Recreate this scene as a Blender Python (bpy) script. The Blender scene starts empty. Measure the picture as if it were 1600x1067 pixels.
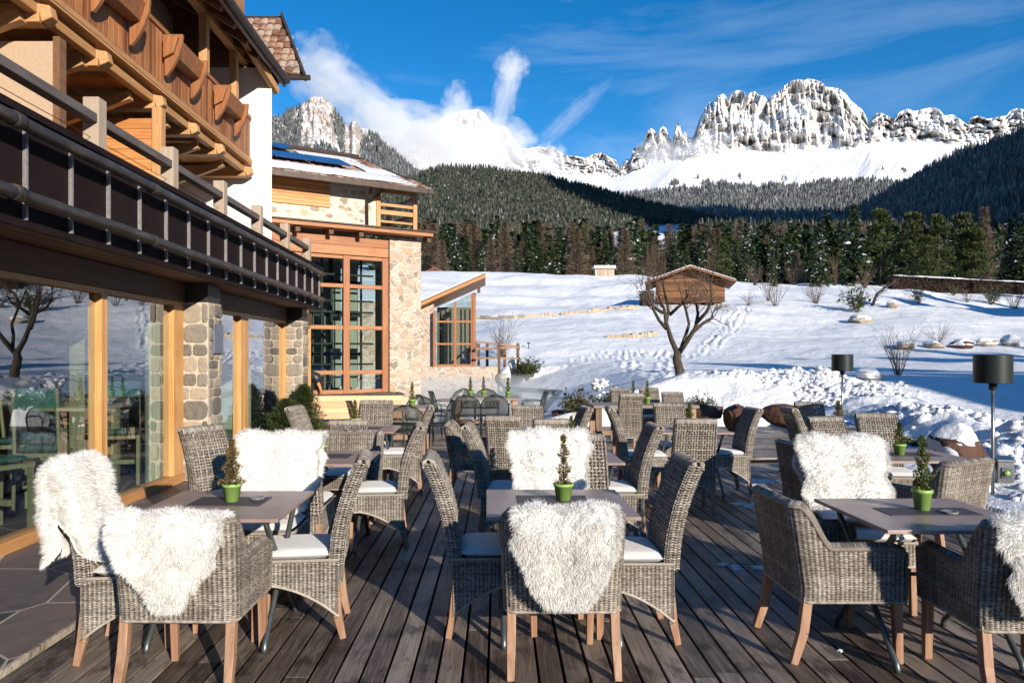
import bpy, math, random
import numpy as np
from mathutils import Vector, Matrix
rng = np.random.default_rng(7)
random.seed(7)
SC = bpy.context.scene
COL = SC.collection
CX, CY, F, EYE = 760.0, 557.0, 1164.0, 1.58

def at(px, py, Y):
    """a point of the place at distance Y"""
    return np.array([(px - CX) * Y / F, Y, EYE + (CY - py) * Y / F])

# ------------------------------------------------------------------ materials
class NT:
    def __init__(s, name):
        s.m = bpy.data.materials.new(name); s.m.use_nodes = True
        s.t = s.m.node_tree; s.n = s.t.nodes; s.l = s.t.links
        s.n.clear()
        s.out = s.n.new('ShaderNodeOutputMaterial')
        s._c = None
    def node(s, t, **kw):
        nd = s.n.new(t)
        for k, v in kw.items():
            if k.startswith('i_'):
                key = k[2:]
                key = int(key) if key.isdigit() else key.replace('_', ' ')
                s.put(nd.inputs[key], v)
            else: setattr(nd, k, v)
        return nd
    def put(s, sock, v):
        if isinstance(v, bpy.types.NodeSocket): s.l.new(v, sock)
        else: sock.default_value = v
    def math(s, op, a, b=0.0, c=None):
        nd = s.n.new('ShaderNodeMath'); nd.operation = op
        s.put(nd.inputs[0], a); s.put(nd.inputs[1], b)
        if c is not None: s.put(nd.inputs[2], c)
        return nd.outputs[0]
    def obj(s, scale=(1, 1, 1), rot=(0, 0, 0)):
        tc = s.n.new('ShaderNodeTexCoord'); mp = s.n.new('ShaderNodeMapping')
        s.l.new(tc.outputs['Object'], mp.inputs[0]); mp.inputs['Scale'].default_value = scale
        mp.inputs['Rotation'].default_value = rot
        return mp.outputs[0]
    def noise(s, vec, scale=5, detail=4, rough=.55, dist=0):
        nd = s.n.new('ShaderNodeTexNoise'); s.l.new(vec, nd.inputs['Vector'])
        nd.inputs['Scale'].default_value = scale; nd.inputs['Detail'].default_value = detail
        nd.inputs['Roughness'].default_value = rough; nd.inputs['Distortion'].default_value = dist
        return nd.outputs[0]
    def ramp(s, fac, stops, interp='LINEAR'):
        nd = s.n.new('ShaderNodeValToRGB'); s.l.new(fac, nd.inputs[0]); cr = nd.color_ramp
        cr.interpolation = interp
        while len(cr.elements) > 1: cr.elements.remove(cr.elements[-1])
        for i, (p, c) in enumerate(stops):
            e = cr.elements[0] if i == 0 else cr.elements.new(p)
            e.position = p; e.color = (*c, 1) if len(c) == 3 else c
        return nd.outputs[0]
    def mix(s, fac, a, b, mode='MIX'):
        nd = s.n.new('ShaderNodeMix'); nd.data_type = 'RGBA'; nd.blend_type = mode
        s.put(nd.inputs[0], fac)
        for i, v in ((6, a), (7, b)):
            if not isinstance(v, bpy.types.NodeSocket) and len(v) == 3: v = (*v, 1)
            s.put(nd.inputs[i], v)
        return nd.outputs[2]
    def attr(s, name='tone'):
        return s.node('ShaderNodeAttribute', attribute_name=name).outputs['Fac']
    def bump(s, h, strength=.5, dist=.01):
        nd = s.n.new('ShaderNodeBump'); s.l.new(h, nd.inputs['Height'])
        nd.inputs['Strength'].default_value = strength; nd.inputs['Distance'].default_value = dist
        return nd.outputs[0]
    def bsdf(s, color, rough=.6, normal=None, metal=0, spec=.5, sheen=0, coat=0, done=True):
        b = s.n.new('ShaderNodeBsdfPrincipled')
        if not isinstance(color, bpy.types.NodeSocket) and len(color) == 3: color = (*color, 1)
        s.put(b.inputs['Base Color'], color); s.put(b.inputs['Roughness'], rough)
        b.inputs['Metallic'].default_value = metal; b.inputs['Specular IOR Level'].default_value = spec
        b.inputs['Sheen Weight'].default_value = sheen; b.inputs['Coat Weight'].default_value = coat
        if normal is not None: s.l.new(normal, b.inputs['Normal'])
        if done: s.l.new(b.outputs[0], s.out.inputs[0])
        return b

def wood(name, c1, c2, axis='x', rough=.6, scale=1., bump=.3, spec=.35):
    """grain runs along the given object axis"""
    t = NT(name); sc = [14., 14., 14.]; sc['xyz'.index(axis)] = .9
    v = t.obj(tuple(k * scale for k in sc))
    n = t.noise(v, 2.2, 5, .65, .6); n2 = t.noise(t.obj((1.3,) * 3), 1.2, 3)
    f = t.math('ADD', t.math('MULTIPLY', n, .75), t.math('MULTIPLY', n2, .3))
    tone = t.math('MULTIPLY', t.math('SUBTRACT', t.attr(), .5), .35)
    f = t.math('ADD', f, tone)
    c = t.ramp(f, [(.28, c1), (.52, tuple((a + b) / 2 for a, b in zip(c1, c2))), (.75, c2)])
    t.bsdf(c, rough, t.bump(n, bump, .004), spec=spec)
    return t.m

def speck(name, stops, scale=8, rough=.6, bump=.2, dist=.01, detail=6, stretch=(1, 1, 1), metal=0, spec=.4, tone=0.):
    t = NT(name); n = t.noise(t.obj(stretch), scale, detail, .6)
    f = n
    if tone: f = t.math('ADD', n, t.math('MULTIPLY', t.math('SUBTRACT', t.attr(), .5), tone))
    t.bsdf(t.ramp(f, stops), rough, t.bump(n, bump, dist), metal=metal, spec=spec)
    return t.m

MT = {}
def make_materials():
    # wicker: weathered grey-brown strands
    t = NT('wicker'); v = t.obj()
    n = t.noise(v, 60, 3); n2 = t.noise(v, 9, 3)
    f = t.math('ADD', t.math('MULTIPLY', t.attr(), .62), t.math('ADD', t.math('MULTIPLY', n, .22), t.math('MULTIPLY', n2, .22)))
    c = t.ramp(f, [(.12, (.045, .036, .030)), (.38, (.16, .135, .112)), (.60, (.31, .275, .235)), (.9, (.56, .52, .46))])
    t.bsdf(c, .62, t.bump(n, .35, .003), spec=.35); MT['wicker'] = t.m
    MT['weave_shade_back'] = speck('shade_backing_dark', [(.3, (.02, .015, .012)), (.7, (.05, .038, .03))], 30, .8)  # dark sheet added behind the weave to block light through it
    MT['leg'] = wood('chair_leg_wood', (.17, .06, .025), (.46, .30, .20), 'z', .55, 1.0, .5)
    t = NT('cushion_fabric'); v = t.obj(); n = t.noise(v, 400, 2); n2 = t.noise(v, 4, 3)
    t.bsdf(t.ramp(n2, [(.3, (.60, .585, .56)), (.7, (.74, .73, .71))]), .85,
           t.bump(t.math('ADD', n, t.math('MULTIPLY', n2, 6)), .25, .004), sheen=.2); MT['cushion'] = t.m
    # wool
    t = NT('sheepskin_wool')
    c = t.ramp(t.attr(), [(0, (.80, .78, .74)), (.35, (.87, .86, .83)), (1, (.92, .915, .90))])
    b = t.bsdf(c, .75, spec=.25, sheen=.3, done=False)
    tr = t.node('ShaderNodeBsdfTranslucent', i_Color=c)
    mx = t.node('ShaderNodeMixShader', i_0=.35); t.l.new(b.outputs[0], mx.inputs[1]); t.l.new(tr.outputs[0], mx.inputs[2])
    t.l.new(mx.outputs[0], t.out.inputs[0]); MT['wool'] = t.m
    MT['hide'] = speck('sheepskin_hide', [(.3, (.82, .80, .76)), (.7, (.88, .87, .84))], 20, .8)
    MT['tabletop'] = speck('taupe_tabletop', [(.3, (.25, .175, .15)), (.7, (.35, .26, .225))], 5, .36, .04, .002, stretch=(1, 1, 1), spec=.5)
    MT['mat'] = speck('dark_placemat', [(.3, (.05, .04, .045)), (.7, (.075, .06, .065))], 200, .55, .3, .001)
    MT['frame'] = speck('table_frame_metal', [(.3, (.10, .12, .125)), (.7, (.16, .185, .19))], 20, .38, .05, metal=.7)
    MT['darkmetal'] = speck('dark_chair_metal', [(.3, (.025, .032, .032)), (.7, (.05, .06, .06))], 40, .4, .05, metal=.5)
    MT['pot'] = speck('lime_green_pot', [(.3, (.24, .41, .10)), (.7, (.32, .50, .14))], 6, .45, .05)
    MT['soil'] = speck('potting_soil', [(.3, (.03, .02, .012)), (.7, (.08, .05, .03))], 90, .9, .8)
    MT['ashtray'] = speck('ashtray_glass', [(.3, (.12, .13, .14)), (.7, (.2, .21, .22))], 30, .15, .05)
    def leafy(name, stops, rough=.6, tr=.2):
        t = NT(name); c = t.ramp(t.attr(), stops)
        b = t.bsdf(c, rough, spec=.3, done=False); q = t.node('ShaderNodeBsdfTranslucent', i_Color=c)
        mx = t.node('ShaderNodeMixShader', i_0=tr); t.l.new(b.outputs[0], mx.inputs[1]); t.l.new(q.outputs[0], mx.inputs[2])
        t.l.new(mx.outputs[0], t.out.inputs[0]); MT[name] = t.m
    leafy('conifer_potted', [(0, (.03, .05, .012)), (.5, (.10, .14, .03)), (.85, (.22, .20, .05)), (1, (.28, .17, .06))])
    leafy('conifer_brown', [(0, (.06, .04, .02)), (.5, (.16, .13, .04)), (1, (.30, .18, .08))])
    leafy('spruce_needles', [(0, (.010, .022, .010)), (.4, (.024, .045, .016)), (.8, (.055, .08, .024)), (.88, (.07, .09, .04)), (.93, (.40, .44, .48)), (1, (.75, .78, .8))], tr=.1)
    leafy('pine_needles', [(0, (.016, .028, .008)), (.5, (.05, .07, .018)), (.9, (.11, .12, .03)), (1, (.16, .12, .05))], tr=.1)
    leafy('larch_twigs', [(0, (.07, .05, .038)), (.5, (.16, .115, .08)), (1, (.27, .20, .14))], tr=.05)
    leafy('forest_far', [(0, (.008, .017, .011)), (.45, (.025, .037, .022)), (.7, (.06, .05, .035)), (.8, (.085, .065, .045)), (.86, (.18, .20, .22)), (1, (.42, .45, .49))], tr=.0)
    leafy('forest_frosted', [(0, (.03, .04, .04)), (.45, (.085, .095, .10)), (.7, (.12, .12, .12)), (1, (.38, .40, .42))], tr=.0)
    MT['bark'] = speck('tree_bark', [(.3, (.025, .018, .013)), (.6, (.075, .055, .035)), (.8, (.16, .11, .03))], 14, .85, .8, .02, stretch=(1, 1, .35))
    MT['twig'] = speck('bare_twigs', [(.3, (.05, .032, .022)), (.7, (.16, .105, .07))], 8, .8)
    # snow
    t = NT('snow'); v = t.obj(); n = t.noise(v, .9, 6, .6); n2 = t.noise(v, 7, 5, .65); n3 = t.noise(v, 60, 2)
    h = t.math('ADD', t.math('MULTIPLY', n, .5), t.math('ADD', t.math('MULTIPLY', n2, .16), t.math('MULTIPLY', n3, .02)))
    t.bsdf(t.ramp(n, [(.3, (.74, .76, .79)), (.7, (.82, .83, .845))]), .55, t.bump(h, .8, .45), spec=.3); MT['snow'] = t.m
    t = NT('snow_lumpy'); v = t.obj(); n2 = t.noise(v, 9, 6, .7)
    t.bsdf((.76, .78, .81), .6, t.bump(n2, .8, .06), spec=.3); MT['snow_lumpy'] = t.m
    # decking
    t = NT('weathered_decking'); v = t.obj((16, .8, 16)); g = t.noise(v, 3, 6, .7, .8); w = t.noise(t.obj(), 1.1, 4, .6)
    f = t.math('ADD', t.math('MULTIPLY', g, .55), t.math('MULTIPLY', w, .3)); f = t.math('ADD', f, t.math('MULTIPLY', t.attr(), .27))
    c = t.ramp(f, [(.33, (.020, .014, .011)), (.46, (.085, .063, .050)), (.58, (.18, .143, .116)), (.78, (.34, .29, .245))])
    wet = t.ramp(t.noise(t.obj((3, 1.2, 3)), 1.7, 5, .7), [(.50, (1, 1, 1)), (.60, (.36, .34, .35))])
    c = t.mix(1, c, wet, 'MULTIPLY')
    r = t.ramp(w, [(.3, (.34,) * 3), (.65, (.62,) * 3)])
    t.bsdf(c, r, t.bump(g, .7, .006), spec=.4); MT['deck'] = t.m
    MT['gap_shade_sheet'] = speck('deck_gap_shade', [(.3, (.006, .005, .005)), (.7, (.012, .01, .01))], 5, .9)  # near-black sheet standing in for the shade below the board gaps
    # flagstones
    t = NT('porphyry_flagstones'); v = t.obj()
    vn = t.node('ShaderNodeTexVoronoi', feature='DISTANCE_TO_EDGE'); t.l.new(v, vn.inputs['Vector']); vn.inputs['Scale'].default_value = 1.25
    vc = t.node('ShaderNodeTexVoronoi'); t.l.new(v, vc.inputs['Vector']); vc.inputs['Scale'].default_value = 1.25
    n = t.noise(v, 9, 6)
    sep = t.node('ShaderNodeSeparateColor'); t.l.new(vc.outputs['Color'], sep.inputs[0])
    f = t.math('ADD', t.math('MULTIPLY', sep.outputs[0], .5), t.math('MULTIPLY', n, .5))
    c = t.ramp(f, [(.25, (.045, .04, .042)), (.55, (.095, .08, .078)), (.8, (.17, .13, .115))])
    jn = t.math('LESS_THAN', t.math('ADD', vn.outputs['Distance'], t.math('MULTIPLY', n, .014)), .016)
    c = t.mix(jn, c, (.42, .38, .33)); t.bsdf(c, .5, t.bump(t.math('SUBTRACT', n, jn), .3, .01)); MT['flag'] = t.m
    # building materials
    t = NT('rubble_masonry'); v = t.obj((1, 1, 1.25)); dn = t.node('ShaderNodeTexNoise'); t.l.new(v, dn.inputs['Vector']); dn.inputs['Scale'].default_value = 3.2; dn.inputs['Detail'].default_value = 3
    va = t.node('ShaderNodeVectorMath', operation='MULTIPLY_ADD'); t.l.new(dn.outputs['Color'], va.inputs[0]); va.inputs[1].default_value = (.30, .30, .30); t.l.new(v, va.inputs[2])
    vs = t.node('ShaderNodeTexVoronoi'); t.l.new(va.outputs[0], vs.inputs['Vector']); vs.inputs['Scale'].default_value = 4.6; ve = t.node('ShaderNodeTexVoronoi', feature='DISTANCE_TO_EDGE'); t.l.new(va.outputs[0], ve.inputs['Vector']); ve.inputs['Scale'].default_value = 4.6
    sp = t.node('ShaderNodeSeparateColor'); t.l.new(vs.outputs['Color'], sp.inputs[0]); n = t.noise(t.obj(), 14, 6); n2 = t.noise(t.obj(), 2.2, 4)
    c = t.ramp(t.math('ADD', t.math('MULTIPLY', sp.outputs[0], .7), t.math('MULTIPLY', n, .35)), [(.15, (.26, .205, .165)), (.4, (.46, .37, .29)), (.62, (.55, .45, .37)), (.8, (.52, .31, .19)), (1, (.36, .34, .31))])
    e = t.math('ADD', ve.outputs['Distance'], t.math('MULTIPLY', t.math('SUBTRACT', n, .5), .16)); wash = t.math('MULTIPLY', t.math('SUBTRACT', n2, .45), .35)
    mk = t.ramp(t.math('SUBTRACT', e, wash), [(.02, (1, 1, 1)), (.10, (0, 0, 0))]); c = t.mix(mk, c, (.60, .53, .45))
    t.bsdf(c, .9, t.bump(t.math('ADD', t.math('MULTIPLY', t.math('MINIMUM', e, .14), 5), t.math('MULTIPLY', n, .35)), .8, .035), spec=.2); MT['rubble'] = t.m
    MT['larch_frame'] = wood('larch_window_timber', (.42, .19, .055), (.72, .42, .17), 'z', .45, .8, .15)
    MT['larch_frame_x'] = wood('larch_sill_timber', (.36, .15, .05), (.60, .33, .13), 'y', .45, .8, .15)
    MT['beam_dark'] = wood('dark_lintel_timber', (.07, .035, .02), (.17, .09, .05), 'y', .6)
    MT['soffit'] = wood('soffit_boards', (.12, .06, .03), (.26, .14, .075), 'y', .6)
    MT['balcony'] = wood('balcony_timber', (.30, .14, .05), (.62, .36, .16), 'x', .55)
    MT['balcony_y'] = wood('balcony_timber_long', (.30, .13, .045), (.58, .33, .14), 'y', .55)
    MT['balcony_z'] = wood('balcony_posts_timber', (.34, .16, .06), (.64, .38, .17), 'z', .55)
    MT['redwood'] = wood('flower_box_timber', (.14, .045, .015), (.44, .19, .075), 'z', .55)
    MT['roof_wood'] = wood('roof_underside_timber', (.10, .05, .025), (.26, .14, .07), 'y', .6)
    MT['orange_board'] = wood('orange_boarding', (.40, .155, .045), (.68, .33, .125), 'x', .5)
    MT['planter_board'] = wood('pale_planter_boards', (.55, .32, .16), (.74, .50, .29), 'x', .55)
    MT['grey_wood'] = wood('silvered_post_timber', (.28, .21, .15), (.52, .42, .33), 'z', .7)
    MT['grey_rail'] = wood('silvered_handrail', (.06, .05, .048), (.17, .145, .13), 'y', .6)
    MT['chunky'] = wood('chunky_table_timber', (.13, .075, .05), (.42, .27, .18), 'z', .6)
    MT['chunky_top'] = wood('chunky_table_top', (.17, .14, .12), (.36, .30, .26), 'x', .5)
    MT['hut'] = wood('log_hut_timber', (.085, .034, .016), (.30, .15, .07), 'x', .7, .4)
    MT['fascia'] = speck('dark_metal_cladding', [(.3, (.012, .0075, .008)), (.7, (.021, .013, .0135))], 2, .72, .1, metal=.0, spec=.08)
    MT['seam'] = speck('standing_seam_metal', [(.3, (.30, .28, .285)), (.7, (.46, .44, .44))], 25, .35, .1, metal=.5)
    MT['pipe'] = speck('weathered_metal_pipe', [(.3, (.03, .026, .025)), (.58, (.075, .062, .055)), (.75, (.20, .13, .085))], 9, .42, .25, .01, metal=.35, stretch=(1, .5, 1))
    MT['white'] = speck('white_render', [(.3, (.72, .70, .66)), (.7, (.80, .78, .74))], 30, .85, .3, .004)
    MT['beige'] = speck('beige_render', [(.3, (.42, .30, .20)), (.7, (.50, .37, .26))], 30, .85, .3, .004)
    MT['cream'] = speck('cream_render', [(.3, (.56, .49, .38)), (.7, (.68, .61, .50))], 12, .9, .5, .01)
    MT['mortar'] = speck('lime_mortar', [(.3, (.42, .36, .28)), (.7, (.58, .51, .42))], 25, .9, .6, .01)
    for nm, st in (('stone_grey', [(.1, (.13, .115, .10)), (.45, (.25, .22, .185)), (.75, (.37, .31, .24)), (1, (.46, .36, .25))]),
                   ('stone_warm', [(.1, (.27, .22, .17)), (.45, (.42, .34, .25)), (.75, (.52, .40, .27)), (1, (.58, .38, .23))])):
        t = NT(nm); n = t.noise(t.obj(), 16, 7, .65)
        f = t.math('ADD', t.math('MULTIPLY', t.attr(), .7), t.math('MULTIPLY', t.math('SUBTRACT', n, .25), .6))
        t.bsdf(t.ramp(f, st), .85, t.bump(n, .7, .02), spec=.25); MT[nm] = t.m
    MT['tile'] = speck('terracotta_roof_tiles', [(.3, (.13, .06, .04)), (.5, (.30, .16, .10)), (.65, (.40, .32, .25)), (.8, (.20, .17, .15))], 5, .8, .3, .01, tone=.5)
    MT['gutter'] = speck('dark_gutter', [(.3, (.04, .028, .022)), (.7, (.085, .06, .05))], 8, .5, .1, metal=.3)
    MT['solar'] = speck('solar_panel_glass', [(.3, (.008, .03, .11)), (.7, (.015, .05, .17))], 3, .12, .02)
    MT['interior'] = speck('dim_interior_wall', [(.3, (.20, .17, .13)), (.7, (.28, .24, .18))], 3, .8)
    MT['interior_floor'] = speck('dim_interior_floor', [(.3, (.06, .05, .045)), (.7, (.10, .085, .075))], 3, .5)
    MT['indoor_wood'] = wood('indoor_chair_wood', (.24, .19, .10), (.42, .36, .22), 'z', .5)
    MT['teal'] = speck('teal_upholstery', [(.3, (.04, .11, .105)), (.7, (.075, .18, .17))], 20, .8)
    MT['curtain'] = speck('pale_curtain', [(.3, (.40, .38, .31)), (.7, (.52, .50, .42))], 6, .8, .4, .03, stretch=(6, 6, .2))
    MT['darktrim'] = speck('dark_mullion', [(.3, (.018, .016, .016)), (.7, (.035, .03, .03))], 10, .5)
    MT['red_timber'] = wood('reddish_glazing_timber', (.22, .08, .035), (.44, .19, .085), 'z', .5)
    MT['red_timber_x'] = wood('reddish_glazing_rail', (.25, .095, .04), (.50, .23, .10), 'x', .5)
    MT['slate'] = speck('slate_plate', [(.3, (.10, .12, .16)), (.7, (.17, .20, .25))], 10, .45)
    MT['rock_brown'] = speck('brown_garden_rock', [(.3, (.035, .018, .014)), (.55, (.10, .045, .03)), (.8, (.22, .11, .08))], 2.5, .8, 1., .08)
    MT['rock_pale'] = speck('pale_garden_rock', [(.3, (.18, .15, .11)), (.6, (.40, .34, .27)), (.8, (.55, .50, .42))], 2.5, .8, 1., .08)
    MT['lampshade'] = speck('black_woven_shade', [(.3, (.008, .012, .012)), (.7, (.02, .028, .028))], 60, .45, .4, .003)
    MT['steel'] = speck('brushed_steel_pole', [(.3, (.30, .30, .29)), (.7, (.42, .41, .40))], 30, .3, .05, metal=.9)
    MT['skin'] = speck('skin', [(.3, (.42, .22, .16)), (.7, (.52, .29, .21))], 20, .5, .05)
    MT['shirt'] = speck('patterned_shirt', [(.42, (.03, .04, .07)), (.5, (.16, .17, .20)), (.7, (.30, .30, .32))], 22, .8)
    MT['navy'] = speck('navy_jumper', [(.3, (.02, .03, .07)), (.7, (.035, .05, .11))], 22, .8)
    MT['hair'] = speck('grey_hair', [(.3, (.10, .09, .08)), (.7, (.24, .22, .20))], 40, .7, .6)
    MT['hedge'] = speck('brown_beech_hedge', [(.3, (.012, .008, .006)), (.55, (.04, .022, .014)), (.8, (.10, .055, .03))], 6, .9, 1., .2)
    # glazing
    t = NT('window_glass'); lw = t.node('ShaderNodeFresnel', i_IOR=1.9)
    tr = t.node('ShaderNodeBsdfTransparent', i_Color=(.84, .92, .90, 1)); gl = t.node('ShaderNodeBsdfGlossy', i_Roughness=.0, i_Color=(.95, .97, 1, 1))
    gm = t.node('ShaderNodeNewGeometry'); mx = t.node('ShaderNodeMixShader'); t.l.new(t.math('MULTIPLY', t.math('MULTIPLY', lw.outputs[0], 2.3), t.math('SUBTRACT', 1.0, gm.outputs['Backfacing'])), mx.inputs[0]); t.l.new(tr.outputs[0], mx.inputs[1]); t.l.new(gl.outputs[0], mx.inputs[2])
    t.l.new(mx.outputs[0], t.out.inputs[0]); MT['glass'] = t.m
    # perforated metal mesh of the garden chairs
    t = NT('perforated_metal_mesh'); v = t.obj()
    w1 = t.node('ShaderNodeTexWave', bands_direction='DIAGONAL'); t.l.new(v, w1.inputs[0]); w1.inputs['Scale'].default_value = 28
    w2 = t.node('ShaderNodeTexWave', bands_direction='DIAGONAL'); t.l.new(t.obj((-1, 1, 1)), w2.inputs[0]); w2.inputs['Scale'].default_value = 28
    hole = t.math('MULTIPLY', t.math('GREATER_THAN', w1.outputs[1], .42), t.math('GREATER_THAN', w2.outputs[1], .42))
    b = t.bsdf((.035, .045, .045), .4, metal=.5, done=False); tr = t.node('ShaderNodeBsdfTransparent')
    mx = t.node('ShaderNodeMixShader'); t.l.new(hole, mx.inputs[0]); t.l.new(b.outputs[0], mx.inputs[1]); t.l.new(tr.outputs[0], mx.inputs[2])
    t.l.new(mx.outputs[0], t.out.inputs[0]); MT['mesh'] = t.m
    # pool water and steam
    t = NT('pool_water'); n = t.noise(t.obj(), 3, 3)
    t.bsdf((.22, .34, .36), .08, t.bump(n, .15, .02)); MT['water'] = t.m
    # rock massif
    def massif(name, snowcut, rockstops, dust=.5):
        t = NT(name); g = t.node('ShaderNodeNewGeometry'); sx = t.node('ShaderNodeSeparateXYZ'); t.l.new(g.outputs['Normal'], sx.inputs[0])
        v = t.obj((1, 1, 1)); n = t.noise(v, .006, 8, .68); n2 = t.noise(t.obj((1, 1, .22)), .022, 6, .7); n3 = t.noise(t.obj((1, 1, .45)), .05, 5, .7)
        rock = t.ramp(t.math('ADD', t.math('MULTIPLY', n2, .7), t.math('MULTIPLY', n, .3)), rockstops)
        s = t.math('ADD', sx.outputs[2], t.math('MULTIPLY', t.math('SUBTRACT', n3, .5), 1.5)); s = t.math('ADD', s, t.math('MULTIPLY', t.math('SUBTRACT', n, .5), dust*1.9))
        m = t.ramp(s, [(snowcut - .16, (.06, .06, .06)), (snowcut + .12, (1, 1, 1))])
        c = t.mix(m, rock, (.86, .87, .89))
        t.bsdf(c, .85, t.bump(t.math('ADD', n2, t.math('MULTIPLY', n3, .5)), .3, 10), spec=.1); MT[name] = t.m
    massif('massif_rock', .33, [(.35, (.44, .425, .42)), (.5, (.60, .56, .54)), (.65, (.72, .66, .61))], 1.1)
    massif('crag_rock', .88, [(.35, (.20, .17, .15)), (.5, (.36, .29, .24)), (.65, (.50, .41, .34))])
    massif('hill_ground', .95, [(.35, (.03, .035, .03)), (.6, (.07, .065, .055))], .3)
    t = NT('meadow_snow_far'); t.bsdf((.80, .83, .87), .8); MT['meadow'] = t.m
make_materials()

# ------------------------------------------------------------------ mesh builder
class MB:
    def __init__(s): s.v, s.q, s.t, s.tn, s.n = [], [], [], [], 0
    def add(s, v, quads=None, tris=None, tone=.5):
        v = np.asarray(v, float).reshape(-1, 3)
        if quads is not None and len(quads): s.q.append(np.asarray(quads, np.int64).reshape(-1, 4) + s.n)
        if tris is not None and len(tris): s.t.append(np.asarray(tris, np.int64).reshape(-1, 3) + s.n)
        tn = np.full(len(v), float(tone)) if np.isscalar(tone) else np.asarray(tone, float)
        s.v.append(v); s.tn.append(tn); s.n += len(v); return s
    def hexa(s, p, tone=.5):
        return s.add(p, [(0, 3, 2, 1), (4, 5, 6, 7), (0, 1, 5, 4), (1, 2, 6, 5), (2, 3, 7, 6), (3, 0, 4, 7)], tone=tone)
    def box(s, x0, x1, y0, y1, z0, z1, tone=.5):
        return s.hexa([(x0, y0, z0), (x1, y0, z0), (x1, y1, z0), (x0, y1, z0), (x0, y0, z1), (x1, y0, z1), (x1, y1, z1), (x0, y1, z1)], tone)
    def bar(s, a, b, w, h, up=(0, 0, 1), tone=.5, w2=None, h2=None):
        a, b = np.array(a, float), np.array(b, float); d = b - a; d /= np.linalg.norm(d)
        r = np.cross(d, up)
        if np.linalg.norm(r) < 1e-6: r = np.cross(d, (0, 1, 0))
        r /= np.linalg.norm(r); u = np.cross(r, d); w2 = w if w2 is None else w2; h2 = h if h2 is None else h2
        P = [a - r*w/2 - u*h/2, a + r*w/2 - u*h/2, b + r*w2/2 - u*h2/2, b - r*w2/2 - u*h2/2,
             a - r*w/2 + u*h/2, a + r*w/2 + u*h/2, b + r*w2/2 + u*h2/2, b - r*w2/2 + u*h2/2]
        return s.hexa(P, tone)
    def tube(s, pts, r, n=8, cap=True, tone=.5, flat=1.0):
        pts = np.asarray(pts, float); m = len(pts); r = np.full(m, r) if np.isscalar(r) else np.asarray(r, float)
        tg = np.gradient(pts, axis=0); tg /= np.linalg.norm(tg, axis=1)[:, None] + 1e-12
        up = np.array([0, 0, 1.]) if abs(tg[0][2]) < .9 else np.array([1., 0, 0])
        V = []; a = np.linspace(0, 2*np.pi, n, endpoint=False)
        for i in range(m):
            x = np.cross(tg[i], up); x /= np.linalg.norm(x) + 1e-12; up = np.cross(x, tg[i])
            V.append(pts[i] + r[i]*(np.cos(a)[:, None]*x + flat*np.sin(a)[:, None]*up))
        V = np.concatenate(V); q = []
        j = np.arange(n); k = (j + 1) % n
        for i in range(m - 1): q.append(np.stack([i*n + j, i*n + k, (i+1)*n + k, (i+1)*n + j], 1))
        q = np.concatenate(q); t = None
        if cap:
            V = np.vstack([V, pts[0], pts[-1]]); c0, c1 = m*n, m*n + 1
            t = np.concatenate([np.stack([np.full(n, c0), k, j], 1), np.stack([np.full(n, c1), (m-1)*n + j, (m-1)*n + k], 1)])
        return s.add(V, q, t, tone)
    def lathe(s, prof, n=20, c=(0, 0, 0), tone=.5):
        a = np.linspace(0, 2*np.pi, n, endpoint=False); V = []
        for r, z in prof: V.append(np.stack([c[0] + r*np.cos(a), c[1] + r*np.sin(a), np.full(n, c[2] + z)], 1))
        j = np.arange(n); k = (j + 1) % n
        q = np.concatenate([np.stack([i*n + j, i*n + k, (i+1)*n + k, (i+1)*n + j], 1) for i in range(len(prof) - 1)])
        return s.add(np.concatenate(V), q, None, tone)
    def prism(s, poly, axis_vec, tone=.5):
        """poly: 3d points of a planar polygon, extruded along a vector"""
        p = np.asarray(poly, float); n = len(p); ex = np.asarray(axis_vec, float)
        V = np.vstack([p, p + ex]); c0 = p.mean(0); V = np.vstack([V, c0, c0 + ex])
        j = np.arange(n); k = (j + 1) % n
        q = np.stack([j, k, n + k, n + j], 1); t = np.concatenate([np.stack([k, j, np.full(n, 2*n)], 1), np.stack([n + j, n + k, np.full(n, 2*n + 1)], 1)])
        return s.add(V, q, t, tone)
    def grid(s, P, tone=.5, flip=False):
        """P (m,n,3)"""
        m, n = P.shape[:2]; i, j = np.meshgrid(np.arange(m-1), np.arange(n-1), indexing='ij'); a = (i*n + j).ravel()
        q = np.stack([a, a+1, a+n+1, a+n], 1)
        if flip: q = q[:, ::-1]
        return s.add(P.reshape(-1, 3), q, None, tone if np.isscalar(tone) else np.asarray(tone).ravel())
    def mesh(s, name, mats, smooth=False):
        me = bpy.data.meshes.new(name); V = np.concatenate(s.v) if s.v else np.zeros((0, 3)); tn = np.concatenate(s.tn)
        q = np.concatenate(s.q) if s.q else np.zeros((0, 4), int); t = np.concatenate(s.t) if s.t else np.zeros((0, 3), int)
        loops = np.concatenate([q.ravel(), t.ravel()]).astype(np.int32); nf = len(q) + len(t)
        st = np.concatenate([np.arange(len(q))*4, len(q)*4 + np.arange(len(t))*3]).astype(np.int32)
        me.vertices.add(len(V)); me.vertices.foreach_set('co', V.astype(np.float32).ravel())
        me.loops.add(len(loops)); me.loops.foreach_set('vertex_index', loops)
        me.polygons.add(nf); me.polygons.foreach_set('loop_start', st)
        me.polygons.foreach_set('use_smooth', np.full(nf, smooth))
        at_ = me.attributes.new('tone', 'FLOAT', 'POINT'); at_.data.foreach_set('value', tn.astype(np.float32))
        me.materials.append(mats); me.update(calc_edges=True); me.validate()
        return me
    def build(s, name, mat, parent=None, smooth=False, bevel=0, loc=None, rz=0):
        me = s.mesh(name, MT[mat] if isinstance(mat, str) else mat, smooth)
        return link(name, me, parent, bevel, loc, rz)

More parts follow.
